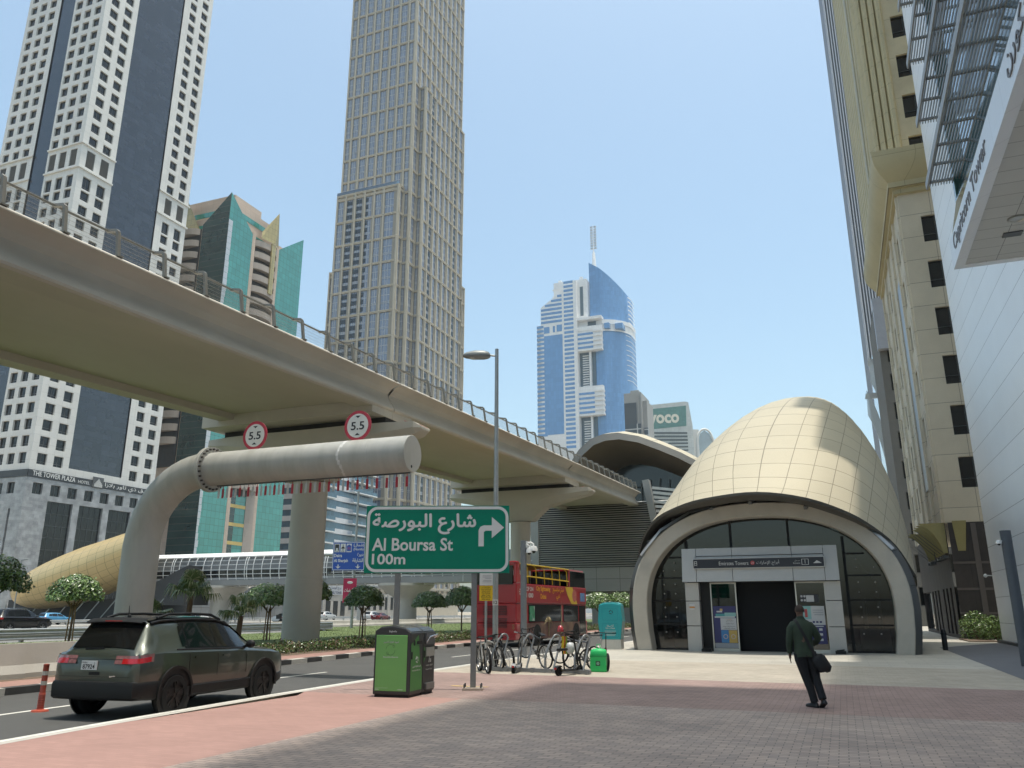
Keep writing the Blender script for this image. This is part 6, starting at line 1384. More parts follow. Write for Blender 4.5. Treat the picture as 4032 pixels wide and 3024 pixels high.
# ================================================================== palm-lined lawn: clipped trees, hedge, palms
leafA = M('leaf_green', (.085, .155, .03), .34, 0, .45, 1.8, spec=.7); leafB = M('leaf_light', (.17, .26, .07), .32, 0, .35, 1.8, spec=.8); leafD = M('leaf_dusty', (.34, .38, .26), .45, 0, .3, 2., spec=.7)
bark = M('bark', (.16, .10, .06), .85, 0, .25, 6., .5, 30, stretch=(1, 1, .25)); stake_m = M('timber_stake', (.25, .15, .075), .8, 0, .2, 6.)
def crown_mesh(seed, rx, rz, n, size, flat_=.35):
    rg = random.Random(seed); mb = MB(); lumps = [(rg.uniform(0, 6.28), rg.uniform(-.5, .9), rg.uniform(.75, 1.1)) for _ in range(14)]
    for i in range(n):
        a = rg.uniform(0, 6.283); s = rg.uniform(-flat_, 1); rr = (rg.random() ** .28)
        d = 1.0
        for la, ls, lr in lumps:
            w = math.exp(-((math.atan2(math.sin(a - la), math.cos(a - la))) ** 2) / .18 - (s - ls) ** 2 / .1); d += (lr - 1) * w
        if rg.random() < .05: rr *= 1.1
        ch = math.sqrt(max(0, 1 - s * s)); z = s * rz * rr * d
        c = Vector((rx * rr * d * ch * math.cos(a), rx * rr * d * ch * math.sin(a), z if z > 0 else z * .9))
        sz = size * rg.uniform(.6, 1.3); nrm = (c.normalized() + Vector((rg.uniform(-.7, .7), rg.uniform(-.7, .7), rg.uniform(-.1, .9)))).normalized()
        u = nrm.orthogonal().normalized(); q = Matrix.Rotation(rg.uniform(0, 6.28), 3, nrm); u = q @ u; v = nrm.cross(u)
        mb.cur = 0 if rg.random() < .62 else (1 if rg.random() < .75 else 2)
        mb.add([c - u * sz, c - v * sz * .55 + nrm * sz * .12, c + u * sz * 1.1 - nrm * sz * .15, c + v * sz * .55 + nrm * sz * .12], [(0, 1, 2, 3)])
    return mb
def clipped_tree(name, lab, n, t, zc, rx, rz, seed, group, stakes=True, z0=.06, leaves=2300, size=.055):
    r = city(name, lab, 'tree', n, t, group); rg = random.Random(seed)
    mb = MB(); mb.tube([(n, t, z0), (n + rg.uniform(-.05, .05), t, z0 + (zc - z0) * .5), (n + rg.uniform(-.08, .08), t, zc - rz * .5)], [.055, .048, .05], 8)
    for k in range(6):
        a = k * 1.05 + rg.random(); mb.tube([(n, t, zc - rz * .75), (n + math.cos(a) * rx * .35, t + math.sin(a) * rx * .35, zc - rz * .2), (n + math.cos(a) * rx * .7, t + math.sin(a) * rx * .7, zc + rz * .2)], [.035, .025, .012], 5)
    P(r, 'trunk', mb, bark, 60)
    if stakes:
        for k in (-1, 1):
            mb = MB(); mb.tube([(n + k * .17, t + k * .05, z0), (n + k * .10, t + k * .03, zc - rz * .4)], .033, 7); P(r, 'stake', mb, stake_m, 60)
        mb = MB(); mb.bar((n - .15, t - .04, z0 + (zc - z0) * .45), (n + .15, t + .04, z0 + (zc - z0) * .45), .02, .03); P(r, 'tie', mb, black)
    cm = crown_mesh(seed, rx, rz, leaves, size); cm.v = [p + Vector((n, t, zc)) for p in cm.v]
    P(r, 'crown', cm, [leafA, leafB, leafD])
def nt_(x, y): return (x * DY - y * DX, x * DX + y * DY)
GT_ = 'clipped round-headed trees along the median'
for i, (x, y, zc, rx, rz, lab) in enumerate([(-13.75, 47.0, 2.25, 1.28, .85, 'clipped round tree on two stakes left of the viaduct pier'), (-10.15, 41.0, 2.45, 1.15, .80, 'clipped round tree growing right in front of the viaduct pier'), (-8.55, 47.8, 2.2, 1.15, .8, 'clipped round tree on stakes between the viaduct pier and the green bin'),
        (-5.75, 58.0, 2.15, 1.2, .75, 'smaller clipped tree on stakes just right of the grey sign post, beside a twin'), (-3.35, 55.5, 2.3, 1.12, .9, 'clipped tree without stakes next to the red bus'), (-19.6, 31.0, 2.65, 1.28, .95, 'clipped tree cut by the left edge of the picture'), (-20.6, 39.0, 2.4, 1.18, .85, 'clipped round tree beside the bent pipe leg, before the gold shell'),
        (6.6, 62.0, 2.1, 1.3, .8, 'clipped tree behind the front of the bus'), (8.3, 63.5, 2.2, 1.1, .8, 'clipped tree behind the turquoise bin'), (10.0, 66.0, 2.2, 1.1, .8, 'clipped tree touching the left edge of the dome entrance')]):
    n, t = nt_(x, y); clipped_tree('clipped_tree', lab, n, t, zc, rx * 1.06, rz * 1.12, 40 + i, GT_, i not in (4,), .06, 3300, .085)
# low hedge along the median walk: separate bushy plants
def shrub_mesh(seed, r, h, n, size):
    rg = random.Random(seed); mb = MB()
    for i in range(n):
        a = rg.uniform(0, 6.28); rr = r * rg.random() ** .5; z = h * rg.random() ** .7 * (1 - .4 * (rr / r) ** 2); c = Vector((rr * math.cos(a), rr * math.sin(a), z)); sz = size * rg.uniform(.6, 1.4)
        nrm = Vector((rg.uniform(-1, 1), rg.uniform(-1, 1), rg.uniform(.1, 1.2))).normalized(); u = Matrix.Rotation(rg.uniform(0, 6.28), 3, nrm) @ nrm.orthogonal().normalized(); v = nrm.cross(u); mb.cur = rg.choice((0, 0, 1, 2))
        mb.add([c - u * sz, c - v * sz * .4, c + u * sz, c + v * sz * .4], [(0, 1, 2, 3)])
    return mb
sh_mats = [leafA, M('shrub_light', (.10, .13, .03), .5, 0, .3, 2.), M('shrub_pinkish', (.20, .13, .085), .6, 0, .35, 2.)]
protos = [shrub_mesh(70 + i, .42, .46, 260, .05).mesh('shrub', sh_mats) for i in range(4)]
rg = random.Random(11); rows_h = MB()
for k in range(150):
    t = 25.5 + k * .42; base = -18.2 - 2.35
    if t < 30: base = -18.2 - 2.35 + (30 - t) * .075
    n = base + rg.uniform(-.4, .4); m_ = protos[k % 4]; s = rg.uniform(.8, 1.25); a = rg.uniform(0, 6.28); w = W(n, t, .05)
    o0 = len(rows_h.v)
    Mx = Matrix.Translation(w) @ Matrix.Rotation(a, 4, 'Z') @ Matrix.Scale(s, 4)
    rows_h.v += [Mx @ v.co for v in m_.vertices]; rows_h.f += [[o0 + i for i in p.vertices] for p in m_.polygons]; rows_h.m += [p.material_index for p in m_.polygons]
tag(rows_h.build('hedge_planting', sh_mats), 'low mixed green hedge planting along the median walk', 'ground cover', None, 'stuff')
# fan palms beside the pipe leg
pg_ = M('palm_green', (.13, .19, .055), .5, 0, .3, 1.5, spec=.6); pgl = M('palm_pale', (.36, .37, .20), .5, 0, .2, 2.)
def palm(lab, x, y, hs, seed, nf, L, lean=0.):
    n, t = nt_(x, y); r = city('fan_palm', lab, 'palm', n, t, 'young fan palms on the lawn'); rg = random.Random(seed)
    mb = MB(); mb.tube([(n, t, .05), (n + lean * .5, t, hs * .6), (n + lean, t, hs)], [.13, .11, .10], 8); P(r, 'trunk', mb, bark, 60)
    for k in range(nf):
        a = 6.283 * k / nf + rg.uniform(-.3, .3); el = rg.uniform(.0, 1.35); mb = MB(); o = Vector((n + lean, t, hs)); d = Vector((math.cos(a) * math.cos(el), math.sin(a) * math.cos(el), math.sin(el)))
        pl_len = L * rg.uniform(.5, .8); tip = o + d * pl_len; mb.tube([o, o + d * pl_len * .5 + Vector((0, 0, .05)), tip], .014, 4); sd_ = d.cross(Vector((0, 0, 1))).normalized(); up_ = sd_.cross(d)
        for j in range(15):
            b = R(-105 + 15 * j); dr = (d * math.cos(b) + sd_ * math.sin(b)); l = L * .62 * (.75 + .25 * math.cos(b)); w = sd_ * .032 * math.cos(b) - d * .032 * math.sin(b); p1 = tip + dr * l * .6 + up_ * .03; p2 = tip + dr * l * .95 - Vector((0, 0, .22 + .25 * rg.random())); mb.cur = 1 if rg.random() < .35 else 0
            mb.add([tip - w * .5, tip + w * .5, p1 + w, p1 - w], [(0, 1, 2, 3)]); mb.add([p1 - w, p1 + w, p2], [(0, 1, 2)])
        P(r, 'frond', mb, [pg_, pgl])
palm('tallest fan palm, upright between the pipe leg and the pier', -13.2, 34, 2.25, 1, 20, 1.0); palm('low drooping fan palm close beside the bent pipe leg', -14.9, 34, 1.35, 2, 13, .95); palm('leaning fan palm nearest the viaduct pier, fronds drooping', -11.3, 34.5, 1.45, 3, 13, .95, .1)
# bushes in front of the granite base at right
for i, (n, t, s, lab) in enumerate([(7.2, 55.8, 1.5, 'leafy bush by the granite wall, leftmost of the planting'), (8.0, 54.6, 1.25, 'low bush in the middle of the planting by the granite wall'), (8.9, 54.2, 1.35, 'bush nearest the white tower wall')]):
    o = city('bush', lab, 'bush', n, t, 'bushes by the granite base'); sm = shrub_mesh(90 + i, .95, 1.1 * s, 1500, .075); sm.v = [p + Vector((n, t, .05)) for p in sm.v]; P(o, 'foliage', sm, [leafA, MATS['shrub_light'], leafB]); mb = MB()
    for q in range(6): a = q * 1.05; mb.tube([(n, t, 0), (n + .5 * math.cos(a), t + .5 * math.sin(a), .9)], [.03, .01], 5)
    P(o, 'stem', mb, bark)
mb = MB(); mb.box(6.3, 7.8, 52.6, 57, .0, .06); S('plant_bed', mb, soil)
# ================================================================== street furniture
ds = thing('direction_sign', 'big green street name sign on two grey posts', 'road sign', (-1.72, 18.5, 0), R(-1.0))
gs = M('sign_green', (.0, .19, .115), .5, 0, .05, .8, spec=.2); ws = M('sign_reflective_white', (.62, .62, .60), .4, 0, .03, 3.)
mb = MB(); mb.box(-1.62, 1.66, -.03, .0, 2.47, 3.98); P0 = mb.build('sign_panel', gs, ds)
def rrect(x0, x1, z0, z1, r, n=6):
    pts = []
    for cx_, cz_, a0 in ((x1 - r, z1 - r, 0), (x0 + r, z1 - r, 90), (x0 + r, z0 + r, 180), (x1 - r, z0 + r, 270)):
        for k in range(n + 1): a = R(a0 + 90 * k / n); pts.append((cx_ + r * math.cos(a), cz_ + r * math.sin(a)))
    return pts
def border(mb, x0, x1, z0, z1, r, w, y):
    a = rrect(x0, x1, z0, z1, r); b = rrect(x0 + w, x1 - w, z0 + w, z1 - w, r - w)
    mb.grid([[(p[0], y, p[1]) for p in a], [(p[0], y, p[1]) for p in b]], None, True)
mb = MB(); border(mb, -1.60, 1.64, 2.49, 3.96, .24, .065, -.034); mb.build('border', ws, ds)
mb = MB(); Y = -.034
letter(mb, arab('شارع البورصة'), (-1.46, Y, 3.34), (1, 0, 0), (0, 0, 1), h=.46, w=2.35, weight=.022); letter(mb, 'Al Boursa St', (-1.46, Y, 2.96), (1, 0, 0), (0, 0, 1), h=.29, w=1.84, weight=.02); letter(mb, '100m', (-1.45, Y, 2.66), (1, 0, 0), (0, 0, 1), h=.24, w=.76, weight=.02); mb.build('lettering', ws, ds)
mb = MB(); mb.add([(x, Y, z) for x, z in [(.96, 3.06), (.96, 3.42), (1.0, 3.50), (1.08, 3.53), (1.26, 3.53), (1.26, 3.72), (1.54, 3.48), (1.26, 3.24), (1.26, 3.41), (1.12, 3.41), (1.08, 3.38), (1.08, 3.06)]], [(0, 1, 10, 11), (1, 2, 3, 9, 10), (3, 4, 8, 9), (4, 5, 6, 7, 8)]); mb.build('turn_arrow', ws, ds)
for x in (-.86, .87):
    mb = MB(); mb.box(x - .06, x + .06, .0, .10, .02, 3.9); mb.build('post', M('sign_post_grey', (.20, .20, .19), .5, .4, .12, 4.), ds)
    mb = MB(); mb.box(x - .22, x + .22, -.16, .26, .0, .05); mb.build('base_plate', M('base_concrete', (.42, .34, .27), .85, 0, .15, 6.), ds)
    for dx in (-.18, .18):
        for dy in (-.1, .2): mb = MB(); mb.lathe([(.018, .05), (.018, .13), (0, .13)], 8, (x + dx, dy, 0)); mb.build('anchor_bolt', steel_dk, ds)
mb = MB()
for z in (2.7, 3.2, 3.75): mb.box(-1.55, 1.6, .0, .04, z, z + .05)
mb.build('stiffener', galv, ds)
# bins: two solar compactors side by side, long side facing the plaza
br_ = math.atan2(1.2, .37) - math.pi / 2
grn = M('bin_green', (.15, .38, .10), .45, 0, .05, 1.2); grn_d = M('bin_green_dark', (.05, .20, .04), .45, 0, .05, 1.2); gry = M('bin_charcoal', (.03, .03, .028), .45, 0, .1, 2.); bin_w = M('bin_print', (.5, .52, .48), .5, 0, .03, 3.)
def compactor(lab, y0, first):
    o = thing('waste_bin' if not first else 'recycling_bin', lab, 'bin', (-2.79, 17.06, 0), br_, 'solar compactor bins')
    w, d = .80, .63; mb = MB()
    mb.extr([(0, y0, .05), (w, y0, .05), (w, y0, 1.22), (w - .12, y0, 1.31), (w * .5, y0, 1.36), (.12, y0, 1.33), (0, y0, 1.26)], (0, d, 0)); bevel(mb.build('body', gry, o), .02, 2)
    mb = MB(); mb.box(.03, w - .03, y0 + .03, y0 + d - .03, 0, .05); mb.build('plinth', black, o)
    mb = MB(); mb.extr([(.02, y0 + .02, 1.27), (.14, y0 + .02, 1.342), (w * .5, y0 + .02, 1.372), (w - .13, y0 + .02, 1.322), (w - .02, y0 + .02, 1.25)], (0, d - .04, 0)); mb.build('lid', M('bin_lid', (.06, .06, .05), .25, 0, .1, 2., coat=.4), o)
    xs = w + .004
    if first:
        mb = MB(); mb.box(.045, w - .07, y0 - .012, y0 - .0005, .12, 1.18); bevel(mb.build('end_panel', grn, o), .006, 2)
        mb = MB(); letter(mb, 'Recyclable Materials', (w * .47, y0 - .014, .74), (1, 0, 0), (0, 0, 1), h=.035, w=.33, align='c', weight=.02); letter(mb, arab('المواد القابلة للتدوير'), (w * .47, y0 - .014, 1.02), (1, 0, 0), (0, 0, 1), h=.05, w=.34, align='c', weight=.01); letter(mb, 'Bigbelly', (w * .40, y0 - .006, 1.225), (1, 0, 0), (0, 0, 1), h=.045, w=.17, weight=.01)
        mb.box(.06, .33, y0 - .0135, y0 - .012, .175, .178); mb.box(.06, .14, y0 - .0135, y0 - .012, .145, .155); mb.box(.55, .66, y0 - .0135, y0 - .012, .145, .155); mb.build('lettering', bin_w, o)
        mb = MB(); cx_, cz_ = w * .46, .90
        for a0, a1 in ((40, 175), (220, 355)): mb.grid([[(cx_ + r * math.cos(R(a0 + (a1 - a0) * q / 14)), y0 - .0135, cz_ + r * math.sin(R(a0 + (a1 - a0) * q / 14))) for q in range(15)] for r in (.098, .104)])
        mb.lathe([(.022, 0), (.027, 0)], 14, (cx_ + .07, y0 - .0135, cz_ + .07), None, 'y'); mb.lathe([(.022, 0), (.027, 0)], 14, (cx_ - .07, y0 - .0135, cz_ - .07), None, 'y'); mb.build('leaf_ring', M('ring_dark', (.02, .05, .02), .5, 0, .05, 3.), o)
        mb = MB(); mb.add([(xs, y0 + .02, .12), (xs, y0 + d - .04, .12), (xs, y0 + d - .04, .55), (xs, y0 + d - .14, .62), (xs, y0 + .38, 1.18), (xs, y0 + .02, 1.0)], [(0, 1, 2, 3, 4, 5)]); mb.build('side_panel', grn_d, o)
        mb = MB(); mb.disc(.055, 16, (xs + .003, y0 + .17, 1.03), None, 'x'); mb.box(xs, xs + .006, y0 + .28, y0 + .55, 1.0, 1.06); mb.build('bottle_slot', dark_void, o)
        mb = MB(); letter(mb, 'Recyclable Materials', (xs + .003, y0 + .1, .48), (0, 1, 0), (0, 0, 1), h=.035, w=.4, weight=.02); letter(mb, arab('المواد القابلة للتدوير'), (xs + .003, y0 + .1, .55), (0, 1, 0), (0, 0, 1), h=.045, w=.4, weight=.01)
        for q in range(3):
            a = R(90 + 120 * q); b = R(90 + 120 * q + 85); mb.bar((xs + .003, y0 + .32 + .06 * math.cos(a), .70 + .06 * math.sin(a)), (xs + .003, y0 + .32 + .06 * math.cos(b), .70 + .06 * math.sin(b)), .004, .025)
        mb.build('lettering', bin_w, o)
    else:
        mb = MB(); mb.box(w - .002, w + .03, y0 + .08, y0 + d - .08, .98, 1.2); mb.build('hopper_door', M('hopper_grey', (.12, .12, .12), .4, .4, .1, 3.), o)
        mb = MB(); mb.tube([(w + .02, y0 + .12, 1.02), (w + .09, y0 + .12, 1.13), (w + .09, y0 + d - .1, 1.17), (w + .02, y0 + d - .1, 1.1)], .016, 8); mb.build('pull_handle', chrome, o, (0, 0, 0), 60)
        mb = MB(); mb.box(w - .002, w + .02, y0 + .12, y0 + d - .08, .74, .92); mb.build('ash_plate', steel, o)
        mb = MB(); mb.box(w - .002, w + .05, y0 + .1, y0 + d - .1, .10, .22); mb.build('foot_pedal', M('pedal_grey', (.2, .2, .19), .4, .5, .1, 3.), o)
        mb = MB(); mb.add([(xs, y0 + .02, .62), (xs, y0 + .02, .95), (xs, y0 + .2, .78)], [(0, 1, 2)]); mb.build('side_panel', grn_d, o)
        mb = MB(); letter(mb, 'General Waste', (xs + .003, y0 + .14, .47), (0, 1, 0), (0, 0, 1), h=.035, w=.34, weight=.02); letter(mb, arab('النفايات العامة'), (xs + .003, y0 + .14, .54), (0, 1, 0), (0, 0, 1), h=.045, w=.34, weight=.01); mb.ball((xs, y0 + .33, .74), .02, 8, 5); mb.bar((xs, y0 + .33, .71), (xs, y0 + .30, .62), .008, .03); mb.box(xs, xs + .004, y0 + .36, y0 + .41, .62, .69); mb.build('lettering', bin_w, o)
    mb = MB(); mb.box(w - .002, w + .012, y0 + .03, y0 + .09, .72, .86); mb.build('latch', black, o)
compactor('charcoal recycling bin with a bright green end panel, nearer of the joined pair', 0, True); compactor('charcoal general waste bin with a chrome pull handle, behind the green panelled one', .64, False)
# street lamp
sl_ = thing('street_lamp', 'tall slim grey street lamp with one grey head reaching left', 'street lamp', (-.52, 26.1, 0)); mb = MB()
mb.lathe([(.09, 0), (.085, 3), (.06, 10.3), (0, 10.3)], 14); mb.build('pole', galv, sl_, (0, 0, 0), 50); mb = MB(); mb.tube([(0, 0, 10.05), (-.28, 0, 10.08)], .035, 8); mb.build('arm', galv, sl_)
mb = MB(); rows = []
for x, h, w in ((-.22, .08, .07), (-.3, .16, .14), (-.45, .2, .18), (-.75, .2, .19), (-1.05, .13, .15), (-1.16, .05, .09)): rows.append([(x, w * math.cos(a), 10.05 + h * math.sin(a) * (1 if math.sin(a) > 0 else .6)) for a in [R(30 * q) for q in range(12)]])
mb.grid(rows, None, True); mb.poly(rows[0]); mb.poly(rows[-1][::-1]); lh = mb.build('lamp_head', M('lamp_grey', (.22, .23, .225), .45, .2, .1, 3.), sl_, (0, 0, 0), 45); mb = MB(); mb.ball((-.78, 0, 10.0), .16, 12, 6, None, (1.4, .9, .45)); mb.build('lamp_glass', M('lamp_lens', (.42, .42, .40), .15, 0, .1, 3.), lh, (0, 0, 0), 60)
mb = MB(); mb.box(-.09, .08, -.1, -.088, 1.82, 2.0); tg = mb.build('number_tag', M('tag_white', (.6, .6, .58), .5, 0, .05, 3.), sl_); mb = MB(); letter(mb, '12', (0, -.104, 1.86), (1, 0, 0), (0, 0, 1), h=.1, align='c', weight=.02); mb.build('tag_digits', black, tg)
# no-parking sign
ns = thing('notice_sign', 'white and yellow bicycle parking notice on a slim grey post', 'sign', (-.79, 25.2, 0)); mb = MB(); mb.lathe([(.038, 0), (.038, 2.9), (0, 2.9)], 10); mb.build('post', galv, ns, (0, 0, 0), 50)
mb = MB(); mb.box(-.2, .2, -.055, -.04, 2.40, 2.86); mb.build('white_panel', MATS['tag_white'], ns); mb = MB(); mb.box(-.2, .2, -.055, -.04, 1.95, 2.39); mb.build('yellow_panel', M('notice_yellow', (.66, .43, .01), .45, 0, .04, 3.), ns)
mb = MB()
for i, s_ in enumerate((arab('ممنوع الوقوف بعد'), arab('الساعة الواحدة صباحا'), arab('الدراجات المخالفة'), 'No Parking', 'after 1 am.', 'Missing Bicycles', 'will be removed')): letter(mb, s_, (0, -.058, 2.325 - i * .058), (1, 0, 0), (0, 0, 1), h=.042, w=.30 if i in (1, 5) else .25, align='c', weight=.015)
mb.build('lettering', sign_black, ns); mb = MB()
for i, (w_, z) in enumerate([(.28, 2.68), (.28, 2.64), (.2, 2.60), (.26, 2.54), (.28, 2.50)]): mb.box(.17 - w_, .17, -.058, -.0555, z, z + .015)
mb.build('small_print', M('print_grey', (.2, .2, .22), .6, 0, .1, 3.), ns)
# CCTV pole behind the rack, dark pole at the right edge
cc = thing('camera_pole', 'grey pole with two white dome cameras behind the bike rack', 'camera pole', (.44, 31.2, 0)); mb = MB(); mb.lathe([(.115, 0), (.115, 4.25), (0, 4.26)], 16); mb.lathe([(.125, 3.9), (.125, 4.0)], 16); mb.build('pole', M('pole_bluegrey', (.20, .21, .22), .5, .3, .1, 3.), cc, (0, 0, 0), 50)
for dx, z, k in ((.28, 3.75, 1), (.12, 3.68, .8)):
    mb = MB(); mb.tube([(.1, -.05, z + .4), (dx, -.1, z + .42), (dx + .1, -.1, z + .36), (dx + .1, -.1, z + .28)], .035, 8); mb.lathe([(0, z + .3), (.12 * k, z + .28), (.16 * k, z + .16), (.16 * k, z + .1), (.1 * k, z + .1)], 16, (dx + .1, -.1, 0)); cd = mb.build('camera', white, cc, (0, 0, 0), 50); mb = MB(); mb.ball((dx + .1, -.1, z + .1), .09 * k, 12, 6); mb.build('camera_dome', black, cd, (0, 0, 0), 60)
mb = MB(); mb.box(.09, .16, -.12, .0, 3.98, 4.22); mb.build('camera_bracket', white, cc)
rp = thing('camera_pole', 'thick blue grey pole with a small white dome camera at the right edge', 'camera pole', (15.95, 26.2, 0)); mb = MB(); mb.lathe([(.16, 0), (.16, 4.15), (0, 4.16)], 20); mb.lathe([(.163, 3.98), (.163, 4.0)], 20); mb.lathe([(.163, 3.8), (.163, 3.82)], 20); mb.build('pole', M('pole_dark', (.085, .095, .11), .5, .3, .1, 3.), rp, (0, 0, 0), 50)
mb = MB(); mb.lathe([(0, 3.86), (.07, 3.84), (.09, 3.74), (.06, 3.73)], 14, (-.26, 0, 0)); mb.bar((-.26, 0, 3.82), (-.1, 0, 3.82), .05, .04); cd = mb.build('camera', white, rp, (0, 0, 0), 50); mb = MB(); mb.ball((-.26, 0, 3.73), .05, 10, 5); mb.build('camera_dome', black, cd, (0, 0, 0), 60)
bo = thing('bollard', 'black round-topped bollard right of the dome entrance', 'bollard', (18.9, 36.7, 0)); mb = MB(); mb.lathe([(.11, 0), (.11, .78), (.08, .87), (0, .91)], 18); mb.build('shaft', M('bollard_black', (.012, .012, .013), .4, .2, .1, 3.), bo, (0, 0, 0), 50); mb = MB(); mb.lathe([(.125, .66), (.125, .72)], 18); mb.build('ring', black, bo)
lp = thing('flexible_post', 'orange flexible lane post with pale bands standing on the road', 'lane post', (-8.55, 15.55, -.1)); mb = MB(); mb.lathe([(.15, 0), (.14, .025), (.06, .04)], 20); mb.build('base', M('post_orange', (.42, .075, .04), .55, 0, .15, 4.), lp, (0, 0, 0), 50)
mb = MB(); pf = [(.055, .03)]
for q in range(9): pf += [(.062, .05 + q * .03), (.054, .065 + q * .03)]
mb.lathe(pf + [(.05, .34), (.05, .80), (.052, .81), (0, .82)], 18); mb.build('tube', M('post_red', (.34, .055, .03), .5, 0, .15, 4.), lp, (0, 0, 0), 40)
for z in (.45, .62): mb = MB(); mb.lathe([(.052, z), (.052, z + .07)], 18); mb.build('reflective_band', M('band_pale', (.48, .44, .38), .5, 0, .15, 4.), lp)
# turquoise smart bin
tq = thing('smart_bin', 'turquoise rounded-top street bin on a steel base beside the dome entrance', 'bin', (4.52, 37.9, 0), R(-18)); tm = M('turquoise', (.01, .30, .32), .4, 0, .05, 1.5, coat=.2); mb = MB()
mb.extr([(-.46, -.35, .42), (.46, -.35, .42), (.56, -.35, 1.2), (.50, -.35, 1.92), (.25, -.35, 1.98), (-.25, -.35, 1.98), (-.50, -.35, 1.92), (-.56, -.35, 1.2)], (0, .75, 0)); bevel(mb.build('body', tm, tq), .03, 2); mb = MB(); mb.box(-.46, .46, -.33, .38, 0, .42); mb.build('base', steel, tq)
mb = MB(); mb.extr([(-.47, -.3, 1.95), (-.3, -.3, 2.02), (0, -.3, 2.05), (.3, -.3, 2.02), (.47, -.3, 1.95)], (0, .68, 0)); mb.build('lid', M('turquoise_lid', (.12, .46, .46), .4, 0, .05, 2.), tq)
mb = MB(); Y = -.353
for a, b, c, d in ((-.36, .36, .5, 1.12), (-.36, .36, 1.25, 1.75)): border(mb, a, b, c, d, .06, .012, Y)
mb.build('panel_groove', M('turquoise_dark', (.008, .20, .22), .5, 0, .05, 2.), tq); mb = MB()
letter(mb, arab('أنا سلة'), (0, Y, .97), (1, 0, 0), (0, 0, 1), h=.10, w=.3, align='c', weight=.02); letter(mb, arab('مهملات ذكية'), (0, Y, .86), (1, 0, 0), (0, 0, 1), h=.10, w=.42, align='c', weight=.02)
for q in range(5): mb.box(-.26 + .02 * (q % 2), .26 - .03 * q % .07, Y - .001, Y, .78 - q * .05, .795 - q * .05)
mb.build('lettering', bin_w, tq); mb = MB()
for q in range(3): a = R(90 + 120 * q); b = a + R(85); mb.bar((.05 + .09 * math.cos(a), Y, 1.6 + .09 * math.sin(a)), (.05 + .09 * math.cos(b), Y, 1.6 + .09 * math.sin(b)), .004, .035)
mb.build('recycling_mark', M('mark_dark', (.01, .05, .06), .5, 0, .05, 2.), tq)
# blue motorway sign, banner, far lamps
gsn = city('motorway_sign', 'blue overhead motorway sign with arrows on a grey mast beyond the pier', 'road sign', *nt_(-16, 80)); n0, t0 = nt_(-16, 80)
gsn.rotation_euler = (0, 0, R(-3)); gsn.location = (-16, 80, 0)
bl = M('motorway_blue', (.012, .07, .36), .4, 0, .04, .6); mb = MB(); mb.box(-1.6, 1.6, 0, .06, 5.45, 8.2); mb.build('sign_panel', bl, gsn); mb = MB(); border(mb, -1.57, 1.57, 5.48, 8.17, .12, .05, -.004); mb.build('border', ws, gsn)
mb = MB(); letter(mb, 'Deira', (-1.45, -.006, 6.72), (1, 0, 0), (0, 0, 1), h=.32, w=.8, weight=.03); letter(mb, 'Al Sharjah', (-1.45, -.006, 6.15), (1, 0, 0), (0, 0, 1), h=.4, w=1.4, weight=.03); letter(mb, arab('ديرة'), (1.45, -.006, 6.75), (1, 0, 0), (0, 0, 1), h=.36, w=.6, align='r', weight=.02); letter(mb, arab('الشارقة'), (1.45, -.006, 6.15), (1, 0, 0), (0, 0, 1), h=.45, w=1.05, align='r', weight=.02)
letter(mb, '(North)', (.45, -.006, 7.3), (1, 0, 0), (0, 0, 1), h=.3, w=1.0, weight=.02); letter(mb, arab('(شمال)').replace('(', '\0').replace(')', '(').replace('\0', ')'), (.45, -.006, 7.68), (1, 0, 0), (0, 0, 1), h=.36, w=1.0, weight=.02)
for x in (-1.0, .95): mb.add([(x + a, -.006, 5.62 + b) for a, b in [(0, 0), (.26, .24), (.1, .19), (.05, .19), (.05, .4), (-.05, .4), (-.05, .19), (-.1, .19), (-.26, .24)]], [(0, 1, 2), (0, 2, 3, 6, 7), (3, 4, 5, 6), (0, 7, 8)])
mb.build('lettering', ws, gsn); mb = MB()
for x in (-1.45, -.85, -.25): mb.box(x, x + .5, -.012, 0, 7.2, 8.02)
mb.build('pictogram_panel', MATS['tag_white'], gsn); mb = MB(); Y = -.016
mb.add([(-1.4 + a, Y, 7.35 + b) for a, b in [(0, 0), (.1, 0), (.1, .25), (.3, .25), (.3, 0), (.4, 0), (.4, .6), (0, .6)]], [(0, 1, 2, 7), (2, 3, 6, 7), (3, 4, 5, 6)]); mb.bar((-.6, Y, 7.35), (-.6, Y, 7.95), .01, .06); mb.add([(-.82, Y, 7.55), (-.38, Y, 7.55), (-.6, Y, 7.8)], [(0, 1, 2)]); letter(mb, 'DXB', (-.6, Y, 7.22), (1, 0, 0), (0, 0, 1), h=.1, align='c', weight=.02); letter(mb, '7.0 km', (-1.2, Y, 7.22), (1, 0, 0), (0, 0, 1), h=.1, w=.4, align='c', weight=.02); mb.build('pictogram', sign_black, gsn)
mb = MB(); mb.add([(-.2, Y, 7.3), (.2, Y, 7.3), (.22, Y, 7.8), (0, Y, 7.95), (-.22, Y, 7.8)], [(0, 1, 2, 3, 4)]); mb.build('route_shield', bl, gsn); mb = MB(); letter(mb, '11', (0, Y - .004, 7.45), (1, 0, 0), (0, 0, 1), h=.26, align='c', weight=.03); mb.build('route_number', M('route_red', (.45, .06, .05), .5, 0, .05, 3.), gsn)
mb = MB(); mb.lathe([(.14, 0), (.11, 13.2), (0, 13.2)], 12, (0.55, .35, 0)); mb.build('mast', galv, gsn, (0, 0, 0), 50); mb = MB(); mb.tube([(-2.4, .3, 7.0), (7.5, .3, 7.0)], .16, 10); mb.box(-2, 12, .2, .4, 5.0, 5.12); mb.build('cross_arm', galv, gsn)
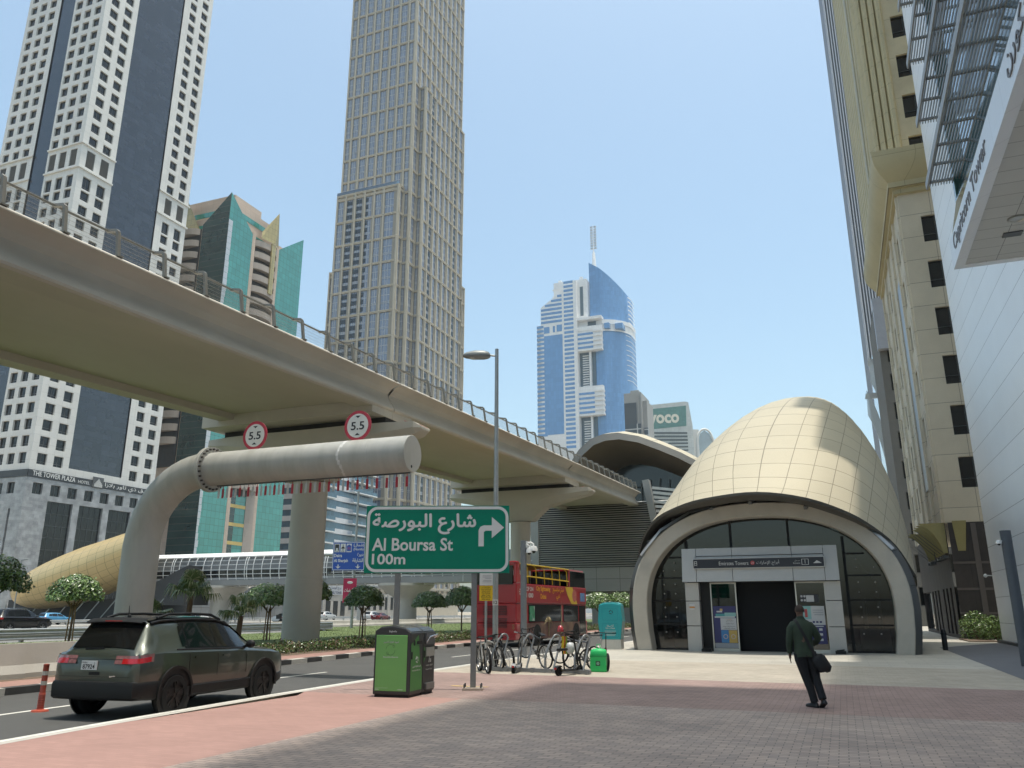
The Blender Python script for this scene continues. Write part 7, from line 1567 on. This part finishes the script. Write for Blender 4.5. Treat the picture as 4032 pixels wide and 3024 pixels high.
for q in range(7): mb = MB(); x = -1.8 + q * 1.6; mb.box(x - .18, x + .18, -.35, .1, 5.12, 5.3); mb.build('flood_lamp', steel_dk, gsn)
mb = MB(); mb.box(-.35, .95, -.1, -.06, 2.4, 4.7); bnr = mb.build('banner', M('banner_red', (.42, .015, .07), .6, 0, .05, 1.), gsn); mb = MB(); letter(mb, arab('تخفيضات'), (.9, -.108, 3.35), (1, 0, 0), (0, 0, 1), h=.42, w=1.15, align='r', weight=.02); letter(mb, arab('دبي'), (.9, -.108, 2.75), (1, 0, 0), (0, 0, 1), h=.42, w=.8, align='r', weight=.02); mb.ball((.3, -.1, 4.3), .18, 10, 5, None, (1.6, .1, .7)); mb.build('banner_lettering', ws, bnr)
for (n, t, h, lab) in ((-86.5, 66, 7.2, 'small single-arm lamp standing in front of the gold shell'), (-87.5, 150, 8, 'far lamp post by the low annex')):
    o = city('street_lamp', lab, 'street lamp', n, t, 'far lamps'); mb = MB(); mb.lathe([(.08, 0), (.05, h), (0, h)], 8, (n, t, 0)); P(o, 'pole', mb, galv, 50); mb = MB(); mb.bar((n, t, h), (n + .9, t, h + .08), .2, .1); P(o, 'lamp_head', mb, M('lamp_grey', (.22, .23, .225)))
sp = city('bent_pipe', 'small pale bent pipe gantry far off by the footbridge pier', 'gantry', -74, 118); mb = MB(); mb.tube([(-74, 118, 0), (-74, 118, 4), (-73.6, 118, 5), (-72.6, 118, 5.5), (-68, 118, 5.6)], .45, 14); P(sp, 'pipe', mb, M('pale_far_pipe', (.48, .48, .46), .5, .1, .05, 1.), 50)
mb = MB(); mb.lathe([(.6, -.05), (.6, .05)], 14, (-72.4, 118, 5.5), None, 'x'); P(sp, 'flange', mb, galv)
fe = city('railing_fence', 'slim dark railing fence under the gold shell', 'fence', -122.5, 60); mb = MB()
for q in range(80): mb.box(-122.53, -122.47, 40 + q * 1.0 - .02, 40 + q * 1.0 + .02, -.1, 2.0)
mb.box(-122.53, -122.47, 40, 120, 1.9, 1.96); mb.box(-122.53, -122.47, 40, 120, .2, .26); P(fe, 'bars', mb, steel_dk)
for q in range(7): mb = MB(); mb.box(-122.6, -122.4, 40 + q * 13 - .09, 40 + q * 13 + .09, -.1, 2.6); P(fe, 'post', mb, galv)
# ================================================================== bike rack, bikes, scooters
rk = thing('bike_rack', 'grey steel bike rack with bent hoops on a long floor rail', 'bike rack', (-.97, 24.5, 0), math.atan2(-1.65, 3.07)); RL = 3.5
rk_m = M('rack_steel', (.24, .245, .25), .45, .5, .1, 5.)
for a, b in ((0, 1.2), (1.22, 2.35), (2.37, RL)): mb = MB(); mb.box(a, b, -.06, .06, .015, .11); mb.build('floor_rail', rk_m, rk)
for q in range(5): mb = MB(); x = .12 + q * .82; mb.box(x - .04, x + .04, -.075, .075, 0, .125); mb.build('rail_clamp', rk_m, rk)
for x in (.45, 1.30, 2.15, 3.05):
    mb = MB(); pth = [(x - .06, .1, .05), (x - .05, .1, .45), (x + .02, .35, .85)] + [(x + .05 + .02 * q, .40 + .25 * (1 - math.cos(R(30 * q))) / 2, .90 + .10 * math.sin(R(30 * q))) for q in range(7)] + [(x + .14, .5, .5), (x + .12, .25, .05)]
    mb.tube(pth, .028, 10); mb.build('hoop', rk_m, rk, (0, 0, 0), 60)
for x in (1.0, 2.0): mb = MB(); mb.tube([(x, .05, .05), (x - .02, .05, .35), (x + .02, .3, .42), (x + .04, .32, .05)], .009, 6); mb.build('wheel_holder', rk_m, rk, (0, 0, 0), 60)
def ring(mb, c, r, w, n=30, m=None):
    mb.lathe([(r - w, -w * .7), (r - w * .2, -w), (r, 0), (r - w * .2, w), (r - w, w * .7), (r - w, -w * .7)], n, c, m, 'x')
def bicycle(lab, loc, rz, lean, col, pitch=0., small=False, drop=False, rough=.35):
    b = thing('bicycle', lab, 'bicycle', loc, rz, 'bicycles at the rack'); b.rotation_euler = (pitch, lean, rz)
    wr = .25 if small else .335; fm = M('frame_' + '_'.join('%02d' % int(v * 99) for v in col), col, rough, .3, .08, 6., coat=.3)
    r0, r1 = Vector((0, -.52, wr)), Vector((0, .52 + (.02 if small else 0), wr)); bb = Vector((0, -.08, .28)); st = Vector((0, -.22, .80 if not small else .55)); hd = Vector((0, .36, .80)); hb = Vector((0, .39, .62))
    if small: hd, hb = Vector((0, .40, .62)), Vector((0, .42, .48))
    mb = MB()
    for p, q, rr in ((bb, st, .019), (bb, hb, .023), (st * .92 + bb * .08, hd, .019), (hb, hd, .022)): mb.tube([p, q], rr * 1.25, 8)
    for s in (-1, 1):
        o = Vector((s * .05, 0, 0)); mb.tube([bb + o * .6, r0 + o], .011, 6); mb.tube([st * .9 + bb * .1 + o * .4, r0 + o], .009, 6)
    mb.build('frame', fm, b, (0, 0, 0), 60)
    mb = MB()
    for s in (-1, 1): mb.tube([hb + Vector((s * .045, .01, -.02)), r1 + Vector((s * .05, 0, 0))], .013, 6)
    mb.build('fork', fm, b, (0, 0, 0), 60)
    for c_ in (r0, r1):
        mb = MB(); ring(mb, c_, wr, (.028 if drop else .038)); wl_ = mb.build('wheel', rubber, b, (0, 0, 0), 60); mb = MB(); ring(mb, c_, wr - .03, .012)
        for k in range(14): a = 2 * math.pi * k / 14; mb.tube([c_ + Vector(((-1) ** k * .03, 0, 0)), c_ + Vector((0, (wr - .035) * math.cos(a), (wr - .035) * math.sin(a)))], .0022, 3, False)
        mb.lathe([(.018, -.05), (.018, .05)], 8, c_, None, 'x'); mb.build('rim', M('rim_grey', (.22, .22, .22), .35, .8, .1, 5.), wl_, (0, 0, 0), 60)
    mb = MB(); tp = st + Vector((0, -.02, .12 if not small else .42)); mb.tube([st, tp], .013, 6); mb.build('seat_post', steel, b)
    mb = MB(); rows = []
    for f, w, h in ((-.14, .075, .0), (-.08, .08, .01), (0, .05, .012), (.08, .025, .006), (.13, .018, 0)): rows.append([tp + Vector((w * x, f, .02 + h - .02 * abs(x))) for x in (-1, -.5, 0, .5, 1)])
    mb.grid(rows); mb.grid([[p - Vector((0, 0, .035)) for p in r_] for r_ in rows][::-1]); mb.build('saddle', black, b, (0, 0, 0), 60)
    mb = MB(); tb_ = hd + Vector((0, -.02 if not small else -.04, .12 if not small else .40)); mb.tube([hd, tb_], .014, 6)
    if drop:
        for s in (-1, 1): mb.tube([tb_, tb_ + Vector((s * .19, .02, 0)), tb_ + Vector((s * .2, .12, -.01)), tb_ + Vector((s * .2, .15, -.08)), tb_ + Vector((s * .2, .05, -.14))], .014, 6)
    else: mb.tube([tb_ + Vector((-.31, -.06, .03)), tb_ + Vector((-.1, .02, .02)), tb_ + Vector((.1, .02, .02)), tb_ + Vector((.31, -.06, .03))], .013, 6); mb.bar(tb_ + Vector((-.31, -.06, .03)), tb_ + Vector((-.2, -.02, .025)), .034, .034); mb.bar(tb_ + Vector((.31, -.06, .03)), tb_ + Vector((.2, -.02, .025)), .034, .034)
    mb.build('handlebar', black, b, (0, 0, 0), 60)
    mb = MB(); mb.lathe([(.085, -.004), (.09, 0), (.085, .004), (.05, .003), (.05, -.003), (.085, -.004)], 20, bb + Vector((.05, 0, 0)), None, 'x')
    for s in (-1, 1): mb.bar(bb + Vector((s * .06, 0, 0)), bb + Vector((s * .075, s * .06, -s * .15)), .014, .022); mb.box(bb.x + s * .12 - .045, bb.x + s * .12 + .045, bb.y + s * .06 - .03, bb.y + s * .06 + .03, bb.z - s * .15 - .01, bb.z - s * .15 + .01)
    mb.bar(bb + Vector((.05, 0, .05)), r0 + Vector((.05, 0, .04)), .006, .006); mb.bar(bb + Vector((.05, 0, -.06)), r0 + Vector((.05, 0, -.04)), .006, .006); mb.build('crankset', steel_dk, b, (0, 0, 0), 60)
    return b
bicycle('white framed bicycle with wide flat bars, leftmost at the rack behind the sign post', (-.78, 23.75, 0), R(195), R(4), (.50, .48, .44))
bicycle('grey white bicycle with dusty frame, second from the left, behind the white one', (-.52, 24.75, 0), R(22), R(-6), (.42, .40, .36))
bicycle('dark racing bicycle with drop handlebars leaning at the second hoop', (.66, 24.95, .17), R(34), R(-5), (.035, .03, .03), R(14), False, True)
bicycle('black bicycle carrying a red helmet and coloured cloth on its bars', (1.76, 24.55, .06), R(52), R(-6), (.02, .02, .02), R(12))
bicycle('small dark red folding bicycle behind the green delivery bag', (2.62, 24.55, 0), R(186), R(-3), (.16, .02, .025), 0, True)
bicycle('black mountain bicycle with muddy tyres, half hidden behind the white framed one', (-.30, 25.25, 0), R(28), R(-9), (.03, .03, .035))
bicycle('grey bicycle leaning behind the black one that carries the helmet', (2.05, 24.95, 0), R(38), R(4), (.10, .10, .11))
def scooter(lab, loc, rz, deck_c, lean):
    s = thing('electric_scooter', lab, 'scooter', loc, rz, 'electric scooters at the rack'); s.rotation_euler = (0, lean, rz); dm = M('scooter_' + ('grey' if deck_c > .1 else 'black'), (deck_c,) * 3, .45, .3, .1, 5.)
    mb = MB(); mb.box(-.085, .085, -.42, .18, .10, .16); mb.extr([(-.05, .14, .13), (-.05, .34, .24), (-.05, .38, .22), (-.05, .2, .10)], (.1, 0, 0)); bevel(mb.build('deck', dm, s), .012, 2)
    mb = MB(); mb.tube([(0, .40, .14), (0, .33, .55), (0, .25, 1.02)], [.03, .024, .022], 10); mb.build('stem', dm if deck_c > .1 else black, s, (0, 0, 0), 60)
    mb = MB(); mb.tube([(-.25, .22, 1.05), (-.1, .25, 1.04), (.1, .25, 1.04), (.25, .22, 1.05)], .014, 8); mb.build('handlebar', black, s, (0, 0, 0), 60)
    for q in (-1, 1): mb = MB(); mb.bar((q * .25, .22, 1.05), (q * .15, .245, 1.045), .036, .036); mb.build('grip', M('grip_pale', (.42, .41, .39), .6, 0, .1, 4.) if deck_c > .1 else black, s)
    for y in (-.47, .42):
        mb = MB(); ring(mb, (0, y, .12), .12, .038, 22); mb.disc(.085, 18, (-.02, y, .12), None, 'x'); mb.disc(.085, 18, (.02, y, .12), None, 'x'); mb.build('wheel', rubber, s, (0, 0, 0), 60)
    mb = MB(); rows = [[(x, -.47 - .14 * math.sin(R(a)), .12 + .145 * math.cos(R(a))) for x in (-.06, .06)] for a in range(-50, 80, 13)]; mb.grid(rows); mb.build('mudguard', dm, s, (0, 0, 0), 60); mb = MB(); mb.box(-.03, .03, -.625, -.60, .16, .21); mb.build('rear_lamp', tail_red, s)
    return s
scooter('grey electric scooter with pale grips parked at the left of the rack', (.13, 23.75, 0), R(-12), .17, R(7))
sc2 = scooter('black electric scooter with a small seat parked in front of the rack', (1.55, 22.75, 0), R(-42), .03, R(-3)); mb = MB(); mb.tube([(0, -.22, .15), (0, -.26, .62)], .02, 8); mb.build('seat_post', black, sc2); mb = MB(); mb.box(-.11, .11, -.40, -.14, .62, .69); bevel(mb.build('seat', black, sc2), .03, 3)
he = thing('helmet', 'glossy red and black cycling helmet hanging on the black bicycle', 'helmet', (1.42, 24.55, 1.10)); mb = MB(); rows = []
for i in range(9):
    ph = R(8 + 95 * i / 8); rows.append([(.105 * math.sin(ph) * math.cos(a) * (1 + .05 * math.cos(6 * a)), .13 * math.sin(ph) * math.sin(a), .15 * math.cos(ph)) for a in [2 * math.pi * q / 24 for q in range(24)]])
mb.grid(rows, None, True); mb.build('shell', M('helmet_red', (.38, .03, .035), .2, 0, .1, 4., coat=.6), he, (0, 0, 0), 60); mb = MB()
for q in range(6): a = R(60 * q + 20); mb.bar((.075 * math.cos(a), .09 * math.sin(a), .105), (.112 * math.cos(a), .137 * math.sin(a), .0), .022, .01)
mb.build('vent', black, he)
cl = thing('cloth', 'yellow and orange striped cloth hanging over the black bicycle frame', 'cloth', (1.52, 24.4, .62)); rows = []
for i in range(8): rows.append([(-.08 + .022 * j + .01 * math.sin(i), .03 * math.sin(j * 1.3 + i * .4), .32 - .07 * i) for j in range(8)])
for k, (j0, j1, c_) in enumerate(((0, 3, (.62, .42, .02)), (3, 5, (.50, .10, .02)), (5, 7, (.20, .30, .04)))): MB().grid([r_[j0:j1 + 1] for r_ in rows]).build('stripe', M('cloth_%s' % ('yellow', 'orange', 'lime')[k], c_, .8, 0, .1, 6.), cl, (0, 0, 0), 60)
pb = thing('plastic_bag', 'crumpled pale plastic bag tied to the black bicycle', 'bag', (1.68, 24.35, .62)); mb = MB(); rg = random.Random(8); mb.ball((0, 0, 0), .13, 14, 10, None, (1, .8, 1.25)); mb.v = [p * rg.uniform(.82, 1.12) for p in mb.v]; mb.build('bag_skin', M('bag_pale', (.52, .53, .52), .35, 0, .15, 7.), pb, (0, 0, 0), 60)
# green delivery bag
gbag = thing('delivery_bag', 'bright green square delivery backpack on the ground by the red folding bicycle', 'bag', (2.46, 23.95, 0), R(-14)); gm_ = M('delivery_green', (.02, .50, .13), .5, 0, .06, 2.)
mb = MB(); rows = []
for z, w, d in ((0, .20, .15), (.02, .22, .17), (.22, .225, .175), (.40, .215, .17), (.42, .225, .18), (.53, .21, .165), (.58, .195, .155), (.61, .15, .11), (.625, .05, .05)): rows.append([(x * w, y * d, z) for x, y in ((-1, -1), (0, -1.08), (1, -1), (1.05, 0), (1, 1), (0, 1.08), (-1, 1), (-1.05, 0))])
mb.grid(rows, None, True); mb.poly(rows[0][::-1]); mb.poly(rows[-1]); mb.build('body', gm_, gbag, (0, 0, 0), 50); mb = MB(); mb.tube([(-.05, 0, .62), (-.04, 0, .74), (.04, 0, .74), (.05, 0, .62)], .014, 6); mb.build('handle', gm_, gbag, (0, 0, 0), 60)
mb = MB(); rows = [[(x * w, y * d, z) for x, y in ((-1, -1), (0, -1.08), (1, -1), (1.05, 0), (1, 1), (0, 1.08), (-1, 1), (-1.05, 0))] for z, w, d in ((.40, .232, .187), (.435, .234, .189))]; mb.grid(rows, None, True); mb.build('zip_flap', M('delivery_green_dark', (.012, .34, .09), .5, 0, .06, 2.), gbag)
mb = MB(); q = [(.0, -.197, .22)]
pts = [(.09 * math.cos(R(45 * k)) * (1 if k % 2 else .72), -.19, .23 + .09 * math.sin(R(45 * k)) * (1 if k % 2 else .72)) for k in range(8)]; mb.poly(pts); lgp = mb.build('logo', M('logo_dark', (.015, .05, .03), .6, 0, .05, 3.), gbag); mb = MB()
for dz in (-.03, .0, .03): mb.box(-.045 + abs(dz) * .3, .045 - abs(dz) * .3, -.194, -.191, .225 + dz, .24 + dz)
mb.build('logo_stripe', M('logo_pale', (.35, .62, .45), .6, 0, .05, 3.), lgp)
# ================================================================== the walking man, seen from behind
def skin_mesh(name, joints, bones, radii, sub=2):
    me = bpy.data.meshes.new(name + '_cage'); me.from_pydata(joints, bones, []); o = bpy.data.objects.new(name + '_cage', me); COL.objects.link(o)
    sk = o.modifiers.new('skin', 'SKIN'); sk.use_smooth_shade = True
    for i, r in enumerate(radii):
        v = me.skin_vertices[0].data[i]; v.radius = r if isinstance(r, tuple) else (r, r); v.use_root = (i == 0)
    sb = o.modifiers.new('sub', 'SUBSURF'); sb.levels = sub; sb.render_levels = sub
    dg = bpy.context.evaluated_depsgraph_get(); out = bpy.data.meshes.new_from_object(o.evaluated_get(dg)); out.name = name
    bpy.data.objects.remove(o); out.polygons.foreach_set('use_smooth', [True] * len(out.polygons)); return out
def part_mesh(name, me, mat, parent):
    me.materials.clear(); me.materials.append(mat); o = bpy.data.objects.new(name, me); COL.objects.link(o); o.parent = parent; return o
man = thing('person', 'man in a dark green shirt and black trousers walking towards the entrance, seen from behind', 'person', (5.33, 15.25, 0), R(-4))
skin_c = M('dark_skin', (.11, .055, .035), .5, 0, .1, 9.); shirt_m = M('green_shirt', (.028, .045, .026), .8, 0, .25, 7., .4, 22); trs = M('black_trousers', (.008, .008, .010), .8, 0, .2, 5.); shoe_m = M('black_shoes', (.012, .012, .013), .45, 0, .2, 8.); hair_m = M('cropped_hair', (.035, .022, .016), .85, 0, .3, 60.)
# local axes: x to his right (picture right), y away from the viewer. Pose: weight on the left foot, right foot pushing off behind
J = {'pel': (-.03, 0, .95), 'sp': (-.04, .0, 1.12), 'ch': (-.05, .01, 1.32), 'nk': (-.05, .02, 1.50), 'hd0': (-.05, .04, 1.58), 'hd': (-.045, .04, 1.66), 'hdt': (-.045, .045, 1.735),
     'ls': (-.215, .02, 1.43), 'le': (-.275, .03, 1.15), 'lw': (-.275, .09, .90), 'lh': (-.275, .11, .84), 'rs': (.125, .0, 1.42), 're': (.235, .02, 1.16), 'rw': (.15, .20, 1.06), 'rh': (.11, .26, 1.06),
     'lhip': (-.12, 0, .90), 'lk': (-.03, .04, .49), 'la': (.06, -.02, .085), 'lt': (.02, .12, .035), 'rhip': (.08, 0, .90), 'rk': (.13, .03, .49), 'ra': (.18, -.12, .13), 'rt': (.19, -.0, .045)}
names = ['pel', 'sp', 'ch', 'nk', 'hd0', 'hd', 'hdt', 'ls', 'le', 'lw', 'lh', 'rs', 're', 'rw', 'rh', 'lhip', 'lk', 'la', 'lt', 'rhip', 'rk', 'ra', 'rt']
rad = {'pel': (.15, .11), 'sp': (.135, .10), 'ch': (.155, .105), 'nk': .056, 'hd0': (.058, .066), 'hd': (.075, .092), 'hdt': (.058, .07), 'ls': .062, 'le': .043, 'lw': .03, 'lh': (.038, .02), 'rs': .062, 're': .043, 'rw': .03, 'rh': (.036, .02), 'lhip': .092, 'lk': .058, 'la': .042, 'lt': .034, 'rhip': .092, 'rk': .058, 'ra': .042, 'rt': .034}
ix = {n: i for i, n in enumerate(names)}
B = [('pel', 'sp'), ('sp', 'ch'), ('ch', 'nk'), ('nk', 'hd0'), ('hd0', 'hd'), ('hd', 'hdt'), ('ch', 'ls'), ('ls', 'le'), ('le', 'lw'), ('lw', 'lh'), ('ch', 'rs'), ('rs', 're'), ('re', 'rw'), ('rw', 'rh'), ('pel', 'lhip'), ('lhip', 'lk'), ('lk', 'la'), ('la', 'lt'), ('pel', 'rhip'), ('rhip', 'rk'), ('rk', 'ra'), ('ra', 'rt')]
jl_ = [J[n] for n in names]; bl_ = [(ix[a], ix[b]) for a, b in B]; rl_ = [rad[n] for n in names]
def finger(base, d, L, r, curl):
    """a three-joint chain rooted in the palm"""
    b = Vector(base); d = Vector(d).normalized(); p = b
    i0 = len(jl_); pts = [p]
    for k in range(3): d = (d + Vector(curl) * .45).normalized(); p = p + d * L * (.45, .32, .23)[k]; pts.append(p)
    for k, q in enumerate(pts): jl_.append(tuple(q)); rl_.append(r * (1 - .12 * k))
    for k in range(3): bl_.append((i0 + k, i0 + k + 1))
    return i0
for k in range(4):
    i0 = finger((-.278 + .003 * k, .075 + .021 * k, .815), (0, .1, -1), (.075, .085, .08, .065)[k], .0085, (.25, .15, 0)); bl_.append((ix['lh'], i0))
i0 = finger((-.262, .135, .86), (.2, .5, -.8), .065, .010, (.1, .1, -.2)); bl_.append((ix['lh'], i0))
for k in range(4):
    i0 = finger((.09, .285, 1.085 - .021 * k), (-.9, .5, 0), (.075, .085, .08, .065)[k], .0085, (-.2, -.4, 0)); bl_.append((ix['rh'], i0))
i0 = finger((.115, .27, 1.10), (-.4, .5, .6), .06, .010, (-.3, 0, 0)); bl_.append((ix['rh'], i0))
body = part_mesh('body', skin_mesh('body', jl_, bl_, rl_), skin_c, man)
# features of the head: ears, nose, brow
mb = MB()
for s in (-1, 1): mb.ball((-.045 + s * .076, .035, 1.655), .022, 8, 6, None, (.45, .8, 1.5))
mb.build('ear', skin_c, man, (0, 0, 0), 60); mb = MB(); mb.ball((-.045, .135, 1.645), .016, 8, 6, None, (.8, 1.1, 1.4)); mb.ball((-.045, .118, 1.60), .02, 8, 5, None, (1.2, .5, .4)); mb.build('nose_and_mouth', skin_c, man, (0, 0, 0), 60)
mb = MB()
for s in (-1, 1): mb.ball((-.045 + s * .03, .118, 1.672), .011, 8, 6)
mb.build('eye', M('eye_dark', (.03, .025, .02), .2, 0, .1, 3.), man, (0, 0, 0), 60)
mb = MB(); rows = []
for i in range(8):
    ph = R(4 + 92 * i / 7); rows.append([(-.045 + .0815 * math.sin(ph) * math.cos(a), .036 + .098 * math.sin(ph) * math.sin(a) * (1 if math.sin(a) < 0 else .82), 1.67 + .094 * math.cos(ph) - (.02 if math.sin(a) > .2 and i == 7 else 0) + (.012 if math.sin(a) < 0 else 0) * -i / 7 * 2) for a in [2 * math.pi * q / 24 for q in range(24)]])
mb.grid(rows, None, True); mb.build('hair', hair_m, man, (0, 0, 0), 70)
# shirt: torso shell with sleeves, cut at collar, hem and cuffs
mb = MB(); rows = []
for z, cx_, w, d, cy in ((.855, -.04, .175, .125, .0), (.90, -.04, .178, .13, .0), (1.0, -.04, .168, .122, 0), (1.12, -.042, .163, .118, 0), (1.25, -.045, .178, .122, .0), (1.36, -.047, .196, .12, .0), (1.43, -.048, .188, .105, .005), (1.475, -.05, .135, .085, .015), (1.50, -.05, .085, .072, .02), (1.53, -.05, .066, .068, .03)):
    rows.append([(cx_ + w * math.copysign(abs(math.cos(a)) ** .85, math.cos(a)) + .004 * math.sin(7 * a + z * 40), cy + d * math.copysign(abs(math.sin(a)) ** .9, math.sin(a)) + .006 * math.sin(5 * a + z * 33), z + (.008 * math.sin(3 * a) if z < .9 else 0)) for a in [2 * math.pi * q / 32 for q in range(32)]])
mb.grid(rows, None, True); mb.build('shirt', shirt_m, man, (0, 0, 0), 70)
for s_, chain in ((-1, [(-.12, .01, 1.40), (-.19, .012, 1.395), (-.238, .02, 1.33), (-.272, .03, 1.16), (-.282, .055, 1.05), (-.277, .088, .915)]), (1, [(.03, .0, 1.40), (.10, .003, 1.39), (.155, .005, 1.32), (.235, .02, 1.17), (.21, .1, 1.11), (.158, .19, 1.062)])):
    mb = MB(); mb.tube(chain, [.072, .08, .078, .066, .058, .044], 18); mb.build('sleeve', shirt_m, man, (0, 0, 0), 70)
mb = MB(); mb.tube([(-.05, .02, 1.505), (-.05, .03, 1.545)], [.072, .066], 20); mb.build('collar', shirt_m, man, (0, 0, 0), 60)
mb = MB(); rows = []
for side_, ch in ((-1, [(-.115, 0, .92), (-.105, .01, .80), (-.065, .03, .62), (-.03, .035, .48), (.02, .0, .28), (.055, -.02, .09)]), (1, [(.05, 0, .92), (.085, .01, .80), (.115, .03, .62), (.13, .025, .48), (.155, -.05, .30), (.175, -.11, .15)])):
    mb = MB(); mb.tube(ch, [.115, .112, .090, .078, .070, .068], 20); mb.build('trouser_leg', trs, man, (0, 0, 0), 70)
mb = MB(); mb.ball((-.035, 0, .90), .165, 20, 12, None, (1.06, .78, .62)); mb.build('trouser_seat', trs, man, (0, 0, 0), 70)
def shoe(x, y, z, rz, pitch):
    Mx = Matrix.Translation((x, y, z)) @ Matrix.Rotation(rz, 4, 'Z') @ Matrix.Rotation(pitch, 4, 'X'); mb = MB(); mb.xf = Mx; rows = []
    for yy, w, h in ((-.09, .028, .05), (-.07, .042, .085), (-.02, .045, .095), (.04, .046, .075), (.10, .05, .055), (.16, .045, .045), (.19, .025, .03)): rows.append([(w * math.cos(a), yy, .012 + (h if math.sin(a) > 0 else .012) * math.sin(a)) for a in [2 * math.pi * q / 16 for q in range(16)]])
    mb.grid(rows, None, True); mb.poly(rows[0]); mb.poly(rows[-1][::-1]); return mb.build('shoe', shoe_m, man, (0, 0, 0), 60)
shoe(.045, -.01, 0.0, R(28), 0); shoe(.185, -.12, .045, R(4), R(-24))
bagm = M('black_bag', (.007, .007, .008), .7, 0, .2, 6.); sbg = thing('shoulder_bag', 'black shoulder bag hanging at the walking man’s right hip on a cross strap'.replace('’', "'"), 'bag', (5.33, 15.25, 0), R(-4))
mb = MB(); rows = []
for z, w, d in ((.60, .06, .05), (.62, .12, .07), (.70, .15, .085), (.80, .145, .08), (.88, .10, .06), (.905, .04, .04)): rows.append([(.185 + (.05 if z < .8 else 0) + w * math.cos(a), -.11 + d * math.sin(a), z + .01 * math.sin(3 * a)) for a in [2 * math.pi * q / 18 for q in range(18)]])
mb.grid(rows, None, True); mb.poly(rows[0][::-1]); mb.poly(rows[-1]); mb.build('pouch', bagm, sbg, (0, 0, 0), 60)
mb = MB(); mb.grid([[(x - .022, y, z - .012), (x + .022, y, z + .012)] for x, y, z in ((-.165, .05, 1.50), (-.165, -.03, 1.505), (-.15, -.10, 1.45), (-.10, -.128, 1.33), (-.03, -.132, 1.18), (.04, -.138, 1.02), (.12, -.15, .88))]); mb.build('strap', bagm, sbg, (0, 0, 0), 60)
# ================================================================== dusty summer air over the whole place
hz = bpy.data.materials.new('dusty_air'); hz.use_nodes = True; t_ = hz.node_tree
for nd in list(t_.nodes):
    if nd.type != 'OUTPUT_MATERIAL': t_.nodes.remove(nd)
pv = t_.nodes.new('ShaderNodeVolumePrincipled'); pv.inputs['Color'].default_value = (.78, .91, 1, 1); pv.inputs['Density'].default_value = HAZE_DENSITY; pv.inputs['Anisotropy'].default_value = .2
t_.links.new(pv.outputs[0], t_.nodes['Material Output'].inputs['Volume'])
mb = MB(); mb.box(-1700, 1700, -700, 1900, -1.3, 335); o = mb.build('haze', hz); tag(o, 'thin bright dusty air that pales the distant towers', 'haze', None, 'stuff')
